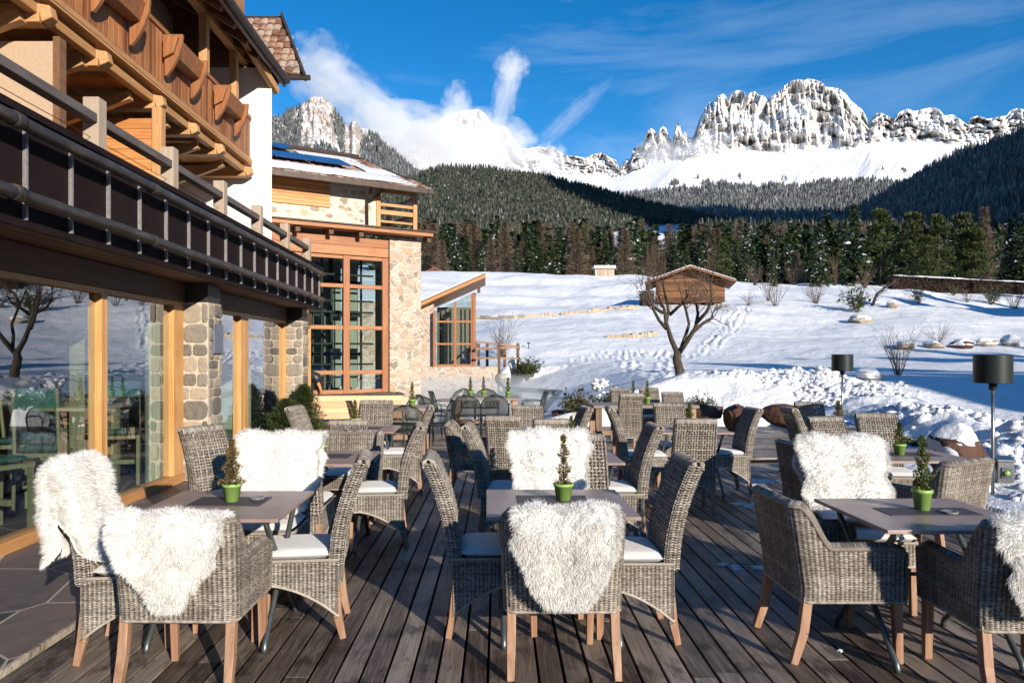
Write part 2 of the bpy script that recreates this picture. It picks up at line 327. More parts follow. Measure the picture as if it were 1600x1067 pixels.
def link(name, me, parent=None, bevel=0, loc=None, rz=0):
    o = bpy.data.objects.new(name, me); COL.objects.link(o)
    if parent is not None: o.parent = parent
    if loc is not None: o.location = loc
    o.rotation_euler = (0, 0, rz)
    if bevel:
        b = o.modifiers.new('bevel', 'BEVEL'); b.width = bevel; b.segments = 2; b.limit_method = 'ANGLE'; b.angle_limit = math.radians(40)
    return o

def tag(o, label=None, cat=None, group=None, kind=None):
    for k, v in (('label', label), ('category', cat), ('group', group), ('kind', kind)):
        if v: o[k] = v
    return o
def thing(name, loc, rz, label, cat, group=None):
    o = bpy.data.objects.new(name, None); COL.objects.link(o); o.location = loc; o.rotation_euler = (0, 0, rz)
    return tag(o, label, cat, group)
def kids(o): return [c for c in COL.objects if c.parent == o]
TREE = {}
def copy_tree(o, loc, rz, label, group=None, scale=1.0):
    key = o.name
    if key not in TREE: TREE[key] = [(c, kids(c)) for c in kids(o)]
    r = o.copy(); COL.objects.link(r); r.location = loc; r.rotation_euler = (0, 0, rz)
    r.scale = (scale,)*3 if np.isscalar(scale) else scale
    r['label'] = label
    if group: r['group'] = group
    for c, gs in TREE[key]:
        d = c.copy(); COL.objects.link(d); d.parent = r
        for g in gs:
            e = g.copy(); COL.objects.link(e); e.parent = d
    return r

# ------------------------------------------------------------------ noise
def _hash(i, j, seed):
    n = (i.astype(np.int64)*374761393 + j.astype(np.int64)*668265263 + seed*974634777) & 0x7fffffff
    n = ((n ^ (n >> 13))*1274126177) & 0x7fffffff
    return ((n ^ (n >> 16)) & 0xffff)/65535.0
def vnoise(x, y, seed=0):
    x = np.asarray(x, float); y = np.asarray(y, float); i = np.floor(x); j = np.floor(y); fx, fy = x-i, y-j
    fx = fx*fx*fx*(fx*(fx*6-15)+10); fy = fy*fy*fy*(fy*(fy*6-15)+10); i = i.astype(np.int64); j = j.astype(np.int64)
    a, b, c, d = _hash(i, j, seed), _hash(i+1, j, seed), _hash(i, j+1, seed), _hash(i+1, j+1, seed)
    return (a + (b-a)*fx)*(1-fy) + (c + (d-c)*fx)*fy
def fbm(x, y, oct=5, seed=0, gain=.5, ridged=False):
    s, a, tot = 0, 1., 0
    for k in range(oct):
        n = vnoise(x*2**k + 17.3*k, y*2**k - 9.1*k, seed + k)
        if ridged: n = 1 - np.abs(2*n - 1)
        s = s + a*n; tot += a; a *= gain
    return s/tot
# ------------------------------------------------------------------ wicker
def weave(mb, P, ulen, zs, pitch, amp, sw, mask=None, closed=False, flat=.55, seed=0, inner_sign=1, stakes=True, sub=2, tone_fn=None):
    """horizontal strands woven round upright stakes on a surface P(u,z)->(n,3)"""
    r = np.random.default_rng(seed)
    ns = max(2, int(round(ulen/pitch))); u = np.linspace(0, ulen, ns*sub + 1)
    if closed: u = u[:-1]
    m = len(u); eps = 1e-3
    colt = r.uniform(-.12, .12, ns + 1)
    for ri, z in enumerate(zs):
        zz = np.full(m, z); p = P(u, zz); du = P(u + eps, zz) - P(u - eps, zz); dz = P(u, zz + eps) - P(u, zz - eps)
        nrm = np.cross(du, dz)*inner_sign; nrm /= np.linalg.norm(nrm, axis=1)[:, None] + 1e-12
        dz /= np.linalg.norm(dz, axis=1)[:, None] + 1e-12
        ph_ = np.cos(np.pi*np.arange(m)) if sub == 2 else np.cos(np.pi*np.arange(m)/sub); par = np.where((np.arange(m)//sub) % 2 == 0, 1., -1.); off = amp*ph_
        off = off*r.uniform(.6, 1.3, m); c = p + nrm*off[:, None] + dz*(r.uniform(-.16, .16, m) + .24*par*(ph_ > 0))[:, None]*sw
        h = sw/2; f = flat*sw/2
        V = np.stack([c + nrm*f, c + dz*h, c - nrm*f, c - dz*h], 1).reshape(-1, 3)
        i = np.arange(m if closed else m - 1); k = (i + 1) % m
        if mask is not None:
            ok = mask(u, zz); ok = ok[i] & ok[k]; i, k = i[ok], k[ok]
        if not len(i): continue
        q = np.concatenate([np.stack([i*4 + a, k*4 + a, k*4 + (a+1) % 4, i*4 + (a+1) % 4], 1) for a in range(4)])
        tn = .47 + r.uniform(-.16, .16) + .26*ph_ + r.uniform(-.2, .2, m) + .3*(vnoise(u*7 + seed, zz*9, seed) - .5) + colt[np.minimum(np.arange(m)//sub, ns)]  # strands painted darker where they dip, deepening the shade of the grooves
        mb.add(V, q, None, np.repeat(np.clip(tn, 0, 1), 4))
    if stakes:
        for k in range(ns + (0 if closed else 1)):
            uu = k*ulen/ns; zr = np.linspace(zs[0], zs[-1], 9); us = np.full(9, uu)
            p = P(us, zr)
            if mask is not None:
                ok = mask(us, zr); p = p[ok]
            if len(p) > 1: mb.tube(p, sw*.42, 4, False, .25 + r.uniform(-.1, .1))

def lattice(mb, P, w_of, z0, z1, nu, nv, amp, sw, seed=0, sgn=1):
    sw = sw*1.06
    """open basket weave with real holes; P(s,z) with s in -1..1"""
    r = np.random.default_rng(seed); th = sw*.3
    S = np.linspace(-1, 1, nu + 1); S = (S[:-1] + S[1:])/2; Z = np.linspace(z0, z1, nv + 1); Z = (Z[:-1] + Z[1:])/2
    def strand(pts, nrm, side, base):
        m = len(pts); V = np.stack([pts + nrm*th, pts + side*sw/2, pts - nrm*th, pts - side*sw/2], 1).reshape(-1, 3); i = np.arange(m-1)
        q = np.concatenate([np.stack([i*4 + a, i*4 + 4 + a, i*4 + 4 + (a+1) % 4, i*4 + (a+1) % 4], 1) for a in range(4)])
        mb.add(V, q, None, np.repeat(np.clip(base + r.uniform(-.15, .15, m), 0, 1), 4))
    e = 1e-3
    for j, z in enumerate(Z):
        s = np.linspace(-1, 1, 2*nu + 1); zz = np.full(len(s), z); p = P(s, zz); du = P(s+e, zz) - P(s-e, zz); dz = P(s, zz+e) - P(s, zz-e)
        n = np.cross(du, dz)*sgn; n /= np.linalg.norm(n, axis=1)[:, None]; dz /= np.linalg.norm(dz, axis=1)[:, None]
        off = amp*np.sin(np.pi*np.arange(len(s))/2 + np.pi*j); off = off*r.uniform(.6, 1.5, len(off)); strand(p + n*off[:, None] + dz*r.normal(0, .0016, len(off))[:, None], n, dz, .52 + r.uniform(-.22, .22))
    for k, s0 in enumerate(S):
        z = np.linspace(z0, z1, 2*nv + 1); s = np.full(len(z), s0); p = P(s, z); du = P(s+e, z) - P(s-e, z); dz = P(s, z+e) - P(s, z-e)
        n = np.cross(du, dz)*sgn; n /= np.linalg.norm(n, axis=1)[:, None]; du /= np.linalg.norm(du, axis=1)[:, None]
        off = -amp*np.sin(np.pi*np.arange(len(z))/2 + np.pi*k); strand(p + n*off[:, None] + du*r.normal(0, .0016, len(off))[:, None], n, du, .42 + r.uniform(-.22, .22))

def cushion_mb(x0, x1, y0, y1, z0, z1):
    mb = MB(); n = 14; a = np.linspace(-1, 1, n)
    X, Y = np.meshgrid(a, a, indexing='ij')
    def sq(t): return np.sign(t)*(1 - (1 - np.abs(t))**1.6)
    cx, cy, hx, hy = (x0+x1)/2, (y0+y1)/2, (x1-x0)/2, (y1-y0)/2
    prof = (1 - np.abs(X)**7)*(1 - np.abs(Y)**7)
    zt = (z0+z1)/2 + (z1-z0)/2*np.sqrt(np.clip(prof, 0, 1))*(1 - .10*(X*X + Y*Y)/2); zb = (z0+z1)/2 - (z1-z0)/2*np.sqrt(np.clip(prof, 0, 1))
    rr = 1 - .05*np.abs(X*Y)**3
    P = np.stack([cx + hx*X*rr, cy + hy*Y*rr, zt], 2); mb.grid(P, flip=True)
    P = np.stack([cx + hx*X*rr, cy + hy*Y*rr, zb], 2); mb.grid(P)
    return mb

# profile of the high back: y of the centre line against height
def hb_y(z): t = np.clip((z - .40)/.60, -.2, 1.1); return -.225 - .085*t - .07*t*t + .02*np.sin(t*np.pi)
def hb_w(z): t = np.clip((z - .40)/.60, 0, 1); return .222 - .012*t
def make_high_back():
    root = thing('high_back_chair', (0, 0, 0), 0, 'x', 'chair')
    mb = MB(); T = .032
    for sg, sd in ((1, 1), (-1, 2)):
        lattice(mb, lambda s, z: np.stack([s*(hb_w(z) - .012), hb_y(z) + sg*T, z], 1), None, .45 if sg > 0 else .40, .975, 15, 22, .005, .0168, sd, sg)
    # dense woven edges round the sides
    for sx in (1, -1):
        def PE(u, z, sx=sx):
            a = (u/.085 - .5)*np.pi; return np.stack([sx*(hb_w(z) - .006 + .012*np.cos(a)), hb_y(z) + sx*np.sin(a)*(T + .006), z], 1)
        weave(mb, PE, .085, np.arange(.42, .985, .0135), .017, .0035, .0125, seed=5, stakes=False, inner_sign=1)
    for sy in (-1, 1):
        z = np.full(14, .988); s = np.linspace(-1, 1, 14); mb.tube(np.stack([s*.212, hb_y(z) + sy*.022, z + .004*np.cos(s*40)], 1), .0145, 8, True, .6)
    s = np.linspace(-1, 1, 44)
    for k in range(44): j_ = random.uniform(-.003, .003); mb.tube([(s[k]*.208, hb_y(.97) - .036, .955 + j_), (s[k]*.208, hb_y(.985) - .030, .990), (s[k]*.208 + .002, hb_y(.99), 1.006 + j_), (s[k]*.208 + .003, hb_y(.985) + .030, .990), (s[k]*.208 + .004, hb_y(.97) + .036, .955)], .0068, 5, False, .25 + .6*random.random())
    mb.build('backrest', 'wicker', root, True)
    # seat apron with an arched lower edge, wrapped down over the rear legs
    mb = MB(); hw, y0, y1 = .225, -.235, .245; L = 2*hw + 2*(y1 - y0)
    c = .03
    pl = np.array([(-hw, y0), (-hw, y1 - c), (-hw + c, y1), (hw - c, y1), (hw, y1 - c), (hw, y0), (-hw, y0)])
    # start rear left, forward, across, back, then across the rear
    sl = np.concatenate([[0], np.cumsum(np.linalg.norm(np.diff(pl, axis=0), axis=1))]); LT = sl[-1]
    def PA(u, z):
        u = np.mod(u, LT); x = np.interp(u, sl, pl[:, 0]); y = np.interp(u, sl, pl[:, 1])
        y = np.where(y < -.2, y - .045*np.clip((.40 - z)/.3, 0, 1)*0 - .0, y); return np.stack([x*(1 + .0*z), y, z], 1)
    def low(u):
        u = np.mod(u, LT); x = np.interp(u, sl, pl[:, 0]); y = np.interp(u, sl, pl[:, 1]); t = (y - y0)/(y1 - y0)
        side = .13 + .19*np.clip(1 - (1 - t)**2.2, 0, 1) - .02*np.clip(t - .75, 0, 1)/.25*1.5
        rear = .30 - .17*np.abs(x/hw)**3; fr = .30
        return np.where(np.abs(y - y0) < 1e-4, rear, np.where(np.abs(y - y1) < 1e-3, fr, side))
    mask = lambda u, z: z >= low(u)
    weave(mb, PA, LT, np.arange(.13, .445, .0088), .0225, .0036, .0095, mask=mask, closed=False, seed=3, inner_sign=-1, sub=2)
    u = np.linspace(0, LT, 90); mb.tube(np.column_stack([PA(u, low(u))]), .008, 6, False, .72)
    u = np.linspace(0, LT, 60); mb.tube(PA(u, np.full(60, .445)), .010, 6, False, .6)
    ap = mb.build('seat_apron', 'wicker', root, True)
    mb = MB(); u = np.linspace(0, LT, 60); zz = np.linspace(0, 1, 6); UU, ZZ = np.meshgrid(u, zz, indexing='ij'); lo = low(UU.ravel()) + .012
    z = lo + (.44 - lo)*ZZ.ravel(); P = PA(UU.ravel(), z); cen = np.array([0, 0, 0]); P[:, 0] *= .962; P[:, 1] = (P[:, 1] - .005)*.962 + .005
    mb.grid(P.reshape(60, 6, 3)); mb.box(-.21, .21, -.22, .23, .405, .43); mb.build('shade_backing', 'weave_shade_back', ap)
    cushion_mb(-.222, .222, -.20, .255, .44, .505).build('cushion', 'cushion', root, True)
    for sx in (-1, 1):
        m = MB(); m.bar((sx*.195, .215, .33), (sx*.195, .222, 0), .042, .042, (0, 1, 0), w2=.034, h2=.034); m.build('leg', 'leg', root, bevel=.003)
        m = MB(); m.bar((sx*.20, -.215, .33), (sx*.205, -.235, .12), .04, .045, (0, 1, 0)); m.bar((sx*.205, -.235, .12), (sx*.205, -.262, 0), .04, .045, (0, 1, 0), w2=.034, h2=.034); m.build('leg', 'leg', root, bevel=.003)
    return root

def make_armchair():
    root = thing('wicker_armchair', (0, 0, 0), 0, 'x', 'chair')
    hw, yf, yr, rc = .285, .27, -.26, .05
    pl = [(-hw, yf)]
    for k in range(7):
        a = math.pi + k/6*math.pi/2; pl.append((-hw + rc + rc*math.cos(a), yr + rc + rc*math.sin(a)))
    for k in range(7):
        a = 1.5*math.pi + k/6*math.pi/2; pl.append((hw - rc + rc*math.cos(a), yr + rc + rc*math.sin(a)))
    pl.append((hw, yf)); pl = np.array(pl); sl = np.concatenate([[0], np.cumsum(np.linalg.norm(np.diff(pl, axis=0), axis=1))]); LT = sl[-1]
    def plan(u): u = np.clip(u, 0, LT) ; return np.interp(u, sl, pl[:, 0]), np.interp(u, sl, pl[:, 1])
    def P(u, z, inset=0.):
        x, y = plan(u); k = (hw - inset)/hw; x = x*k; rr = np.clip((yf - y)/(yf - yr), 0, 1)
        y = np.where(y < 0, y*(1 - inset/abs(yr)), y)
        y = y - .065*np.clip((z - .40)/.4, 0, 1)*rr**2; x = x*(1 + .05*np.clip((z - .3)/.4, -.3, 1)) + 0*z
        return np.stack([x, y + (u - np.clip(u, 0, LT))*0, z], 1)
    def P1(u, z): return P(u, z, 0.)
    def P2(u, z): return P(u, z, .052)
    def top(u):
        x, y = plan(u); t = np.clip((-.10 - y)/.13, 0, 1); t = t*t*(3 - 2*t); return .60 + .215*t + .012*(y + .1) - .03*np.clip((y - .2)/.07, 0, 1)
    mask = lambda u, z: z <= top(u) - .006
    mb = MB(); pe = 1e-3
    def Pext(f):
        def g(u, z):
            uc = np.clip(u, pe, LT - pe); p = f(uc, z); d = (u - uc)
            p[:, 1] += np.where(u < pe, -d, np.where(u > LT - pe, -d, 0))*np.where(u < pe, 1, 1)*np.where(u > LT - pe, 1, 1)
            return p
        return g
    weave(mb, Pext(P1), LT, np.arange(.325, .82, .0089), .0235, .0038, .0097, mask=mask, seed=11, inner_sign=1)
    weave(mb, Pext(P2), LT, np.arange(.43, .82, .0125), .026, .0036, .012, mask=mask, seed=12, inner_sign=-1, stakes=False)
    u = np.linspace(0, LT, 100)
    for ins in (.004, .026, .048): mb.tube(P(u, top(u) + (.004 if ins == .026 else -.006), ins), .0135, 6, True, .3)
    for k in range(185):
        uu = np.full(3, (k + .5)/185*LT); ii = (-.006, .026, .058); t0 = top(uu)[0]
        pts = [P(uu[:1], np.array([t0 + (.021 if j == 1 else -.008)]), ii[j])[0] for j in range(3)]; mb.tube(pts, .0056, 5, False, .2 + .6*random.random())
    # arm fronts
    for sx in (-1, 1):
        def PF(u, z, sx=sx): a = (u/.07 - .5)*np.pi; xx = sx*(hw - .026)*(1 + .05*np.clip((z - .3)/.4, -.3, 1)); return np.stack([xx + .029*np.sin(a)*sx, yf + .010*np.cos(a) + 0*z, z], 1)
        weave(mb, PF, .07, np.arange(.325, .575, .0125), .0175, .003, .0115, seed=14, stakes=False, inner_sign=-sx)
    mb.tube(P(u, np.full(100, .322)), .008, 6, True, np.repeat(.3 + .5*np.random.default_rng(4).random(100), 6).tolist() + [.5, .5])
    sh = mb.build('woven_shell', 'wicker', root, True)
    mb = MB(); zz = np.linspace(0, 1, 7); uu = np.linspace(0, LT, 70); U, Z = np.meshgrid(uu, zz, indexing='ij')
    for ins in (.007, .045):
        z = .325 + (top(U.ravel()) - .01 - .325)*Z.ravel(); mb.grid(P(U.ravel(), z, ins).reshape(70, 7, 3))
    mb.build('shade_backing', 'weave_shade_back', sh)
    mb = MB()
    def PFa(u, z): return np.stack([-(u - .23), np.full(len(u), .262), z], 1)
    weave(mb, PFa, .46, np.arange(.335, .43, .0105), .022, .0036, .0105, seed=15, inner_sign=-1)
    mb.tube([(-.23, .262, .328), (.23, .262, .328)], .009, 6, True, .7); mb.tube([(-.23, .262, .435), (.23, .262, .435)], .009, 6, True, .6)
    ap = mb.build('seat_apron', 'wicker', root, True)
    MB().box(-.24, .24, -.24, .252, .40, .425).box(-.23, .23, .248, .254, .335, .425).build('shade_backing', 'weave_shade_back', ap)
    cushion_mb(-.226, .226, -.215, .262, .43, .49).build('cushion', 'cushion', root, True)
    for sx in (-1, 1):
        m = MB(); m.bar((sx*.255, .235, .34), (sx*.255, .245, 0), .046, .046, (0, 1, 0), w2=.038, h2=.038); m.build('leg', 'leg', root, bevel=.003)
        m = MB(); m.bar((sx*.255, -.225, .34), (sx*.258, -.25, .16), .044, .048, (0, 1, 0)); m.bar((sx*.258, -.25, .16), (sx*.262, -.30, 0), .044, .048, (0, 1, 0), w2=.036, h2=.038); m.build('leg', 'leg', root, bevel=.003)
    return root

def make_metal_chair():
    root = thing('metal_mesh_chair', (0, 0, 0), 0, 'x', 'chair'); r = .26
    a = np.linspace(-1, 1, 21); h = np.linspace(0, 1, 9); A, H = np.meshgrid(a, h, indexing='ij')
    half = .27*np.sqrt(np.clip(1 - (np.clip(H - .35, 0, 1)/.66)**2.2, .0, 1)); P = np.stack([A*half, -.20 - .10*H + .09*(A**2), .45 + .40*H], 2)
    MB().grid(P).build('back_panel', 'mesh', root, True)
    m = MB(); ring = [P[0, j] for j in range(9)] + [P[i, 8] for i in range(21)] + [P[20, j] for j in range(8, -1, -1)]
    m.tube(ring, .011, 6); m.build('back_frame', 'darkmetal', root, True)
    t = np.linspace(0, 2*np.pi, 25); R, TT = np.meshgrid(np.linspace(0, 1, 5), t, indexing='ij')
    MB().grid(np.stack([.25*R*np.cos(TT), .24*R*np.sin(TT) + .02, .45 - .015*(1 - R**2)], 2)).build('seat', 'mesh', root, True)
    m = MB(); m.tube(np.stack([.25*np.cos(t), .24*np.sin(t) + .02, np.full(25, .45)], 1), .011, 6, False); m.build('seat_frame', 'darkmetal', root, True)
    for sx in (-1, 1):
        MB().tube([(sx*.265, -.15, .66), (sx*.29, 0, .67), (sx*.29, .20, .665), (sx*.285, .245, .64), (sx*.27, .25, .58)], .011, 6).build('arm', 'darkmetal', root, True)
        MB().tube([(sx*.27, .25, .58), (sx*.26, .24, .3), (sx*.27, .26, 0)], .0105, 6).build('leg', 'darkmetal', root, True)
        MB().tube([(sx*.24, -.14, .5), (sx*.24, -.2, .3), (sx*.25, -.30, 0)], .0105, 6).build('leg', 'darkmetal', root, True)
    return root

def make_table():
    root = thing('terrace_table', (0, 0, 0), 0, 'x', 'table')
    MB().box(-.41, .41, -.41, .41, .712, .732).build('tabletop', 'tabletop', root, bevel=.003)
    m = MB().box(-.36, .36, -.015, .015, .68, .708); m.box(-.345, -.31, -.37, .37, .69, .711); m.box(.31, .345, -.37, .37, .69, .711); m.build('underframe', 'frame', root)
    for sx in (-1, 1):
        for sy in (-1, 1):
            x = sx*.315
            MB().tube([(x, -sy*.30, .69), (x, -sy*.28, .66), (x, sy*.20, .16), (x, sy*.28, .075), (x, sy*.315, .045), (x, sy*.325, .02), (x, sy*.325, 0)], .0165, 8).build('leg', 'frame', root, True)
    m = MB(); m.tube([(-.315, 0, .40), (.315, 0, .40)], .011, 6); m.build('crossbar', 'frame', root, True)
    return root

def make_chunky_table(L, W, label):
    root = thing('rustic_timber_table', (0, 0, 0), 0, label, 'table', 'chunky timber tables at the back')
    m = MB(); n = 5
    for k in range(n): m.box(-L/2, L/2, -W/2 + k*W/n + .004, -W/2 + (k+1)*W/n - .004, .70, .75, random.random())
    m.build('tabletop', 'chunky_top', root, bevel=.004)
    for sx in (-1, 1):
        for sy in (-1, 1): MB().box(sx*(L/2 - .10) - .055, sx*(L/2 - .10) + .055, sy*(W/2 - .09) - .05, sy*(W/2 - .09) + .05, 0, .70, random.random()).build('leg', 'chunky', root, bevel=.006)
    MB().box(-L/2 + .06, L/2 - .06, -.04, .04, .20, .28).build('stretcher', 'chunky', root, bevel=.004)
    return root

def make_conifer(kind, h, seed, fat=1., mat='conifer_potted'):
    root = thing('potted_conifer', (0, 0, 0), 0, 'x', 'potted plant'); r = np.random.default_rng(seed)
    pt = MB().lathe([(.001, 0), (.040, 0), (.052, .085), (.056, .085), (.057, .103), (.050, .103), (.048, .09)], 24).build('pot', 'pot', root, True)
    MB().lathe([(.0, .092), (.049, .09)], 20).build('soil', 'soil', pt)
    m = MB(); m.tube([(0, 0, .08), (.003, 0, .08 + h)], [.005, .0015], 5, True, .1); n = int(900*fat)
    t = r.uniform(0, 1, n)**1.25; z = .10 + t*h; rad = (.062*fat*(1 - t)**.75 + .006)*(.75 + .35*np.sin(t*19 + seed)); a = r.uniform(0, 6.283, n); q = rad*r.uniform(.25, 1.05, n)
    c = np.stack([q*np.cos(a), q*np.sin(a), z], 1); d = np.stack([np.cos(a), np.sin(a), r.uniform(.5, 1.8, n)], 1) + r.normal(0, .3, (n, 3)); d /= np.linalg.norm(d, axis=1)[:, None]
    sd = np.cross(d, r.normal(0, 1, (n, 3))); sd /= np.linalg.norm(sd, axis=1)[:, None]; L = r.uniform(.012, .026, n)[:, None]; w = .0045
    V = np.stack([c - sd*w, c + sd*w, c + d*L], 1).reshape(-1, 3); T = np.arange(3*n).reshape(-1, 3)
    m.add(V, None, T, np.repeat(np.clip(r.uniform(0, .8, n) + .25*(q/rad - .5), 0, 1), 3)); m.build('foliage', mat, root)
    return root

# ------------------------------------------------------------------ sheepskin
def fur(name, path, widths, parent_loc, rz, label, seed, xoff=0., n=9000, length=.055, yscale=1., group=None, skew=0., wrap=None):
    """path: list of (y,z) draped over a chair back, widths: half width at each path point; chair-local coordinates"""
    path = np.array(path, float); widths = np.array(widths, float); r = np.random.default_rng(seed)
    s = np.concatenate([[0], np.cumsum(np.linalg.norm(np.diff(path, axis=0), axis=1))]); L = s[-1]
    tt = np.linspace(0, L, 60)
    py = np.interp(tt, s, path[:, 0]); pz = np.interp(tt, s, path[:, 1]); k = np.ones(5)/5
    def sm(a): b = np.pad(a, 2, mode='edge'); return np.convolve(b, k, 'valid')
    py, pz = sm(sm(py)), sm(sm(pz)); w = sm(np.interp(tt, s, widths))
    ph = r.uniform(0, 6, 4)
    def S(a, t):
        y = np.interp(t, tt, py); z = np.interp(t, tt, pz); ww = np.interp(t, tt, w)
        ww = ww*(1 + .05*np.sin(t*19 + ph[0]) + .03*np.sin(t*41 + ph[1])); x = a*ww + xoff + skew*(t/L - .5)
        dy = np.interp(t + .004, tt, py) - np.interp(t - .004, tt, py); dz = np.interp(t + .004, tt, pz) - np.interp(t - .004, tt, pz)
        nn = np.stack([0*t, -dz, dy], -1); nn /= np.linalg.norm(nn, axis=-1)[..., None] + 1e-9
        wave = .010*np.sin(x*21 + ph[2]) + .007*np.sin(t*23 + x*9 + ph[3])
        edge = np.abs(a)**6*.012; lift = .019 + wave - edge
        if wrap:
            ov = np.clip(np.abs(x) - wrap, 0, None); x = np.sign(x)*(np.minimum(np.abs(x), wrap) + .012*np.clip(ov/.02, 0, 1)); lift = lift - ov
        return np.stack([x, y, z], -1) + nn*lift[..., None], nn, np.stack([0*t, dy, dz], -1)/.008
    root = thing(name, parent_loc, rz, label, 'sheepskin', group)
    A, T = np.meshgrid(np.linspace(-1, 1, 26), np.linspace(0, L, 50), indexing='ij'); P, N, D = S(A.ravel(), T.ravel())
    m = MB(); m.grid((P + N*.004).reshape(26, 50, 3), flip=True); m.grid((P - N*.008).reshape(26, 50, 3)); m.build('hide', 'hide', root, True)
    n = int(n*2.5); length *= .76
    a = r.uniform(-1, 1, n); t = r.uniform(0, L, n); e = int(n*.14)
    a[:e] = np.sign(a[:e])*r.uniform(.94, 1.0, e); t[e:e + e//2] = r.choice([0.004, L - .004], e//2)
    # keep the density even over the surface
    keep = r.uniform(0, 1, n) < np.interp(t, tt, w)/w.max() + .12; a, t = a[keep], t[keep]; n = len(a)
    p, nn, dd = S(a, t)
    cl = np.stack([vnoise(p[:, 0]*30, p[:, 2]*30 + p[:, 1]*30, seed), vnoise(p[:, 0]*30 + 50, p[:, 2]*30, seed), vnoise(p[:, 0]*30, p[:, 2]*30 + 90, seed)], 1) - .5
    out = np.stack([a*.8*np.clip((np.abs(a) - .75)/.25, 0, 1), 0*a, 0*a], 1)
    endo = np.where(t < .05, -1, np.where(t > L - .05, 1, 0))[:, None]*dd*.7
    d = nn*.9 + cl*(1.0 if n > 24000 else .65) + out + endo + r.normal(0, .30, (n, 3)) + np.array([0, 0, -.25]); d /= np.linalg.norm(d, axis=1)[:, None]
    d2 = d + cl*.7 + np.array([0, 0, -.45]) + r.normal(0, .15, (n, 3)); d2 /= np.linalg.norm(d2, axis=1)[:, None]
    ln = length*r.uniform(.55, 1.15, n)[:, None]; mid = p + d*ln*.5; tip = mid + d2*ln*.5
    sd = np.cross(d, r.normal(0, 1, (n, 3))); sd /= np.linalg.norm(sd, axis=1)[:, None]; ww = .0015
    V = np.stack([p - sd*ww, p + sd*ww, mid + sd*ww*.8, mid - sd*ww*.8, tip], 1).reshape(-1, 3); b = np.arange(n)*5
    q = np.stack([b, b+1, b+2, b+3], 1); tr = np.stack([b+3, b+2, b+4], 1)
    base = np.clip(.45 + r.uniform(-.2, .3, n), 0, 1); tone = np.stack([base*.8, base*.8, base, base, np.minimum(base + .3, 1)], 1).ravel()
    MB().add(V, q, tr, tone).build('wool', 'wool', root)
    return root

# ------------------------------------------------------------------ furniture placing
R = math.radians
high = make_high_back(); arm = make_armchair(); met = make_metal_chair(); tab = make_table()
used = set()
def put(src, X, Y, face, label, group, scale=1.0):
    """face: degrees clockwise from straight away from the camera"""
    if src.name not in used:
        used.add(src.name); src.location = (X, Y, 0); src.rotation_euler = (0, 0, R(-face)); src['label'] = label; src['group'] = group; TREE[src.name] = [(c, kids(c)) for c in kids(src)]
        src.scale = (scale,)*3 if np.isscalar(scale) else scale
        return src
    return copy_tree(src, (X, Y, 0), R(-face), label, group, scale)
GH, GA, GM, GT = 'high-backed wicker chairs', 'wicker armchairs', 'metal mesh garden chairs', 'taupe terrace tables'
# tables
TB = [(-1.50, 4.30, 'taupe table beside the big window, with a reddish dwarf conifer on it'),
      (.41, 4.35, 'taupe table in the middle front, between two sheepskin-draped chairs'),
      (2.37, 4.05, 'taupe table at the front on the right, with a bright bushy conifer on it'),
      (-1.37, 6.30, 'taupe table in the second row on the window side, by the dense wicker armchair'),
      (-1.46, 8.80, 'brown table in the third row near the pale timber planter'),
      (.41, 8.65, 'table with dark mat behind the two pale open-weave chair backs'),
      (.70, 6.35, 'table half hidden behind the sheepskin chair of the middle table'),
      (2.35, 8.70, 'table in front of the open-weave chair near the brown scrub and snow bank'),
      (4.15, 8.70, 'small taupe table near the slimmer black standing lamp'),
      (3.62, 6.45, 'table behind the white sheepskin chair at the right, with a dark little conifer')]
for x, y, l in TB:
    t = put(tab, x, y, 0, l, GT)
for (x, y, l), (w, d, dx, dy) in zip(TB, [(.42, .26, 0, .06), (.42, .30, -.02, .04), (.50, .20, .04, .02), (.42, .26, 0, .04), (.42, .26, 0, 0), (.40, .26, 0, .0), (.42, .26, 0, 0), (.42, .26, 0, 0), (.4, .26, 0, 0), (.42, .26, .05, 0)]):
    o = MB().box(-w/2, w/2, -d/2, d/2, 0, .0035).build('placemat', 'mat', None, bevel=.001); o.location = (x + dx, y + dy, .7322)
    tag(o, 'dark placemat lying on the ' + l[:1].lower() + l[1:].split(', with')[0], 'placemat', 'dark placemats on the tables'); o['label'] = ' '.join(o['label'].split()[:16])
# potted conifers
PC = [(-1.49, 4.36, .255, 1.05, 'conifer_brown', 'reddish-brown dwarf conifer in lime green pot on the table by the big window'),
      (.455, 4.40, .30, .62, 'conifer_brown', 'thin spiky dwarf conifer in lime green pot on the middle front table'),
      (2.41, 4.12, .27, .9, 'conifer_potted', 'bright yellow-green conifer in lime green pot on the right front table'),
      (-1.41, 6.33, .22, .85, 'conifer_potted', 'small conifer in green pot on the second-row table beside the sheepskin'),
      (-1.56, 8.85, .20, .7, 'conifer_potted', 'small conifer standing behind an open-weave chair before the pale planter'),
      (.73, 6.40, .24, .9, 'conifer_potted', 'bushy little conifer peeking over the open-weave chair behind the middle table'),
      (2.33, 8.55, .22, .9, 'conifer_potted', 'dark little conifer just beside the tall open-weave chair back'),
      (4.12, 8.72, .20, .9, 'conifer_brown', 'little conifer at the foot of the slimmer standing lamp'),
      (3.56, 6.42, .20, .9, 'conifer_potted', 'dark bushy conifer in green pot behind the white sheepskin at the right')]
P0 = {}
for i, (x, y, h, fat, mat, l) in enumerate(PC):
    c = make_conifer('p', h, 20 + i, fat, mat); c.rotation_euler = (0, 0, i*1.3); c.scale = (1 + .07*math.sin(i*2.1), 1 + .07*math.sin(i*2.1), 1 + .10*math.sin(i*3.7)); c.location = (x, y, .7322 + .0035); c['label'] = l; c['group'] = 'potted conifers on the tables'
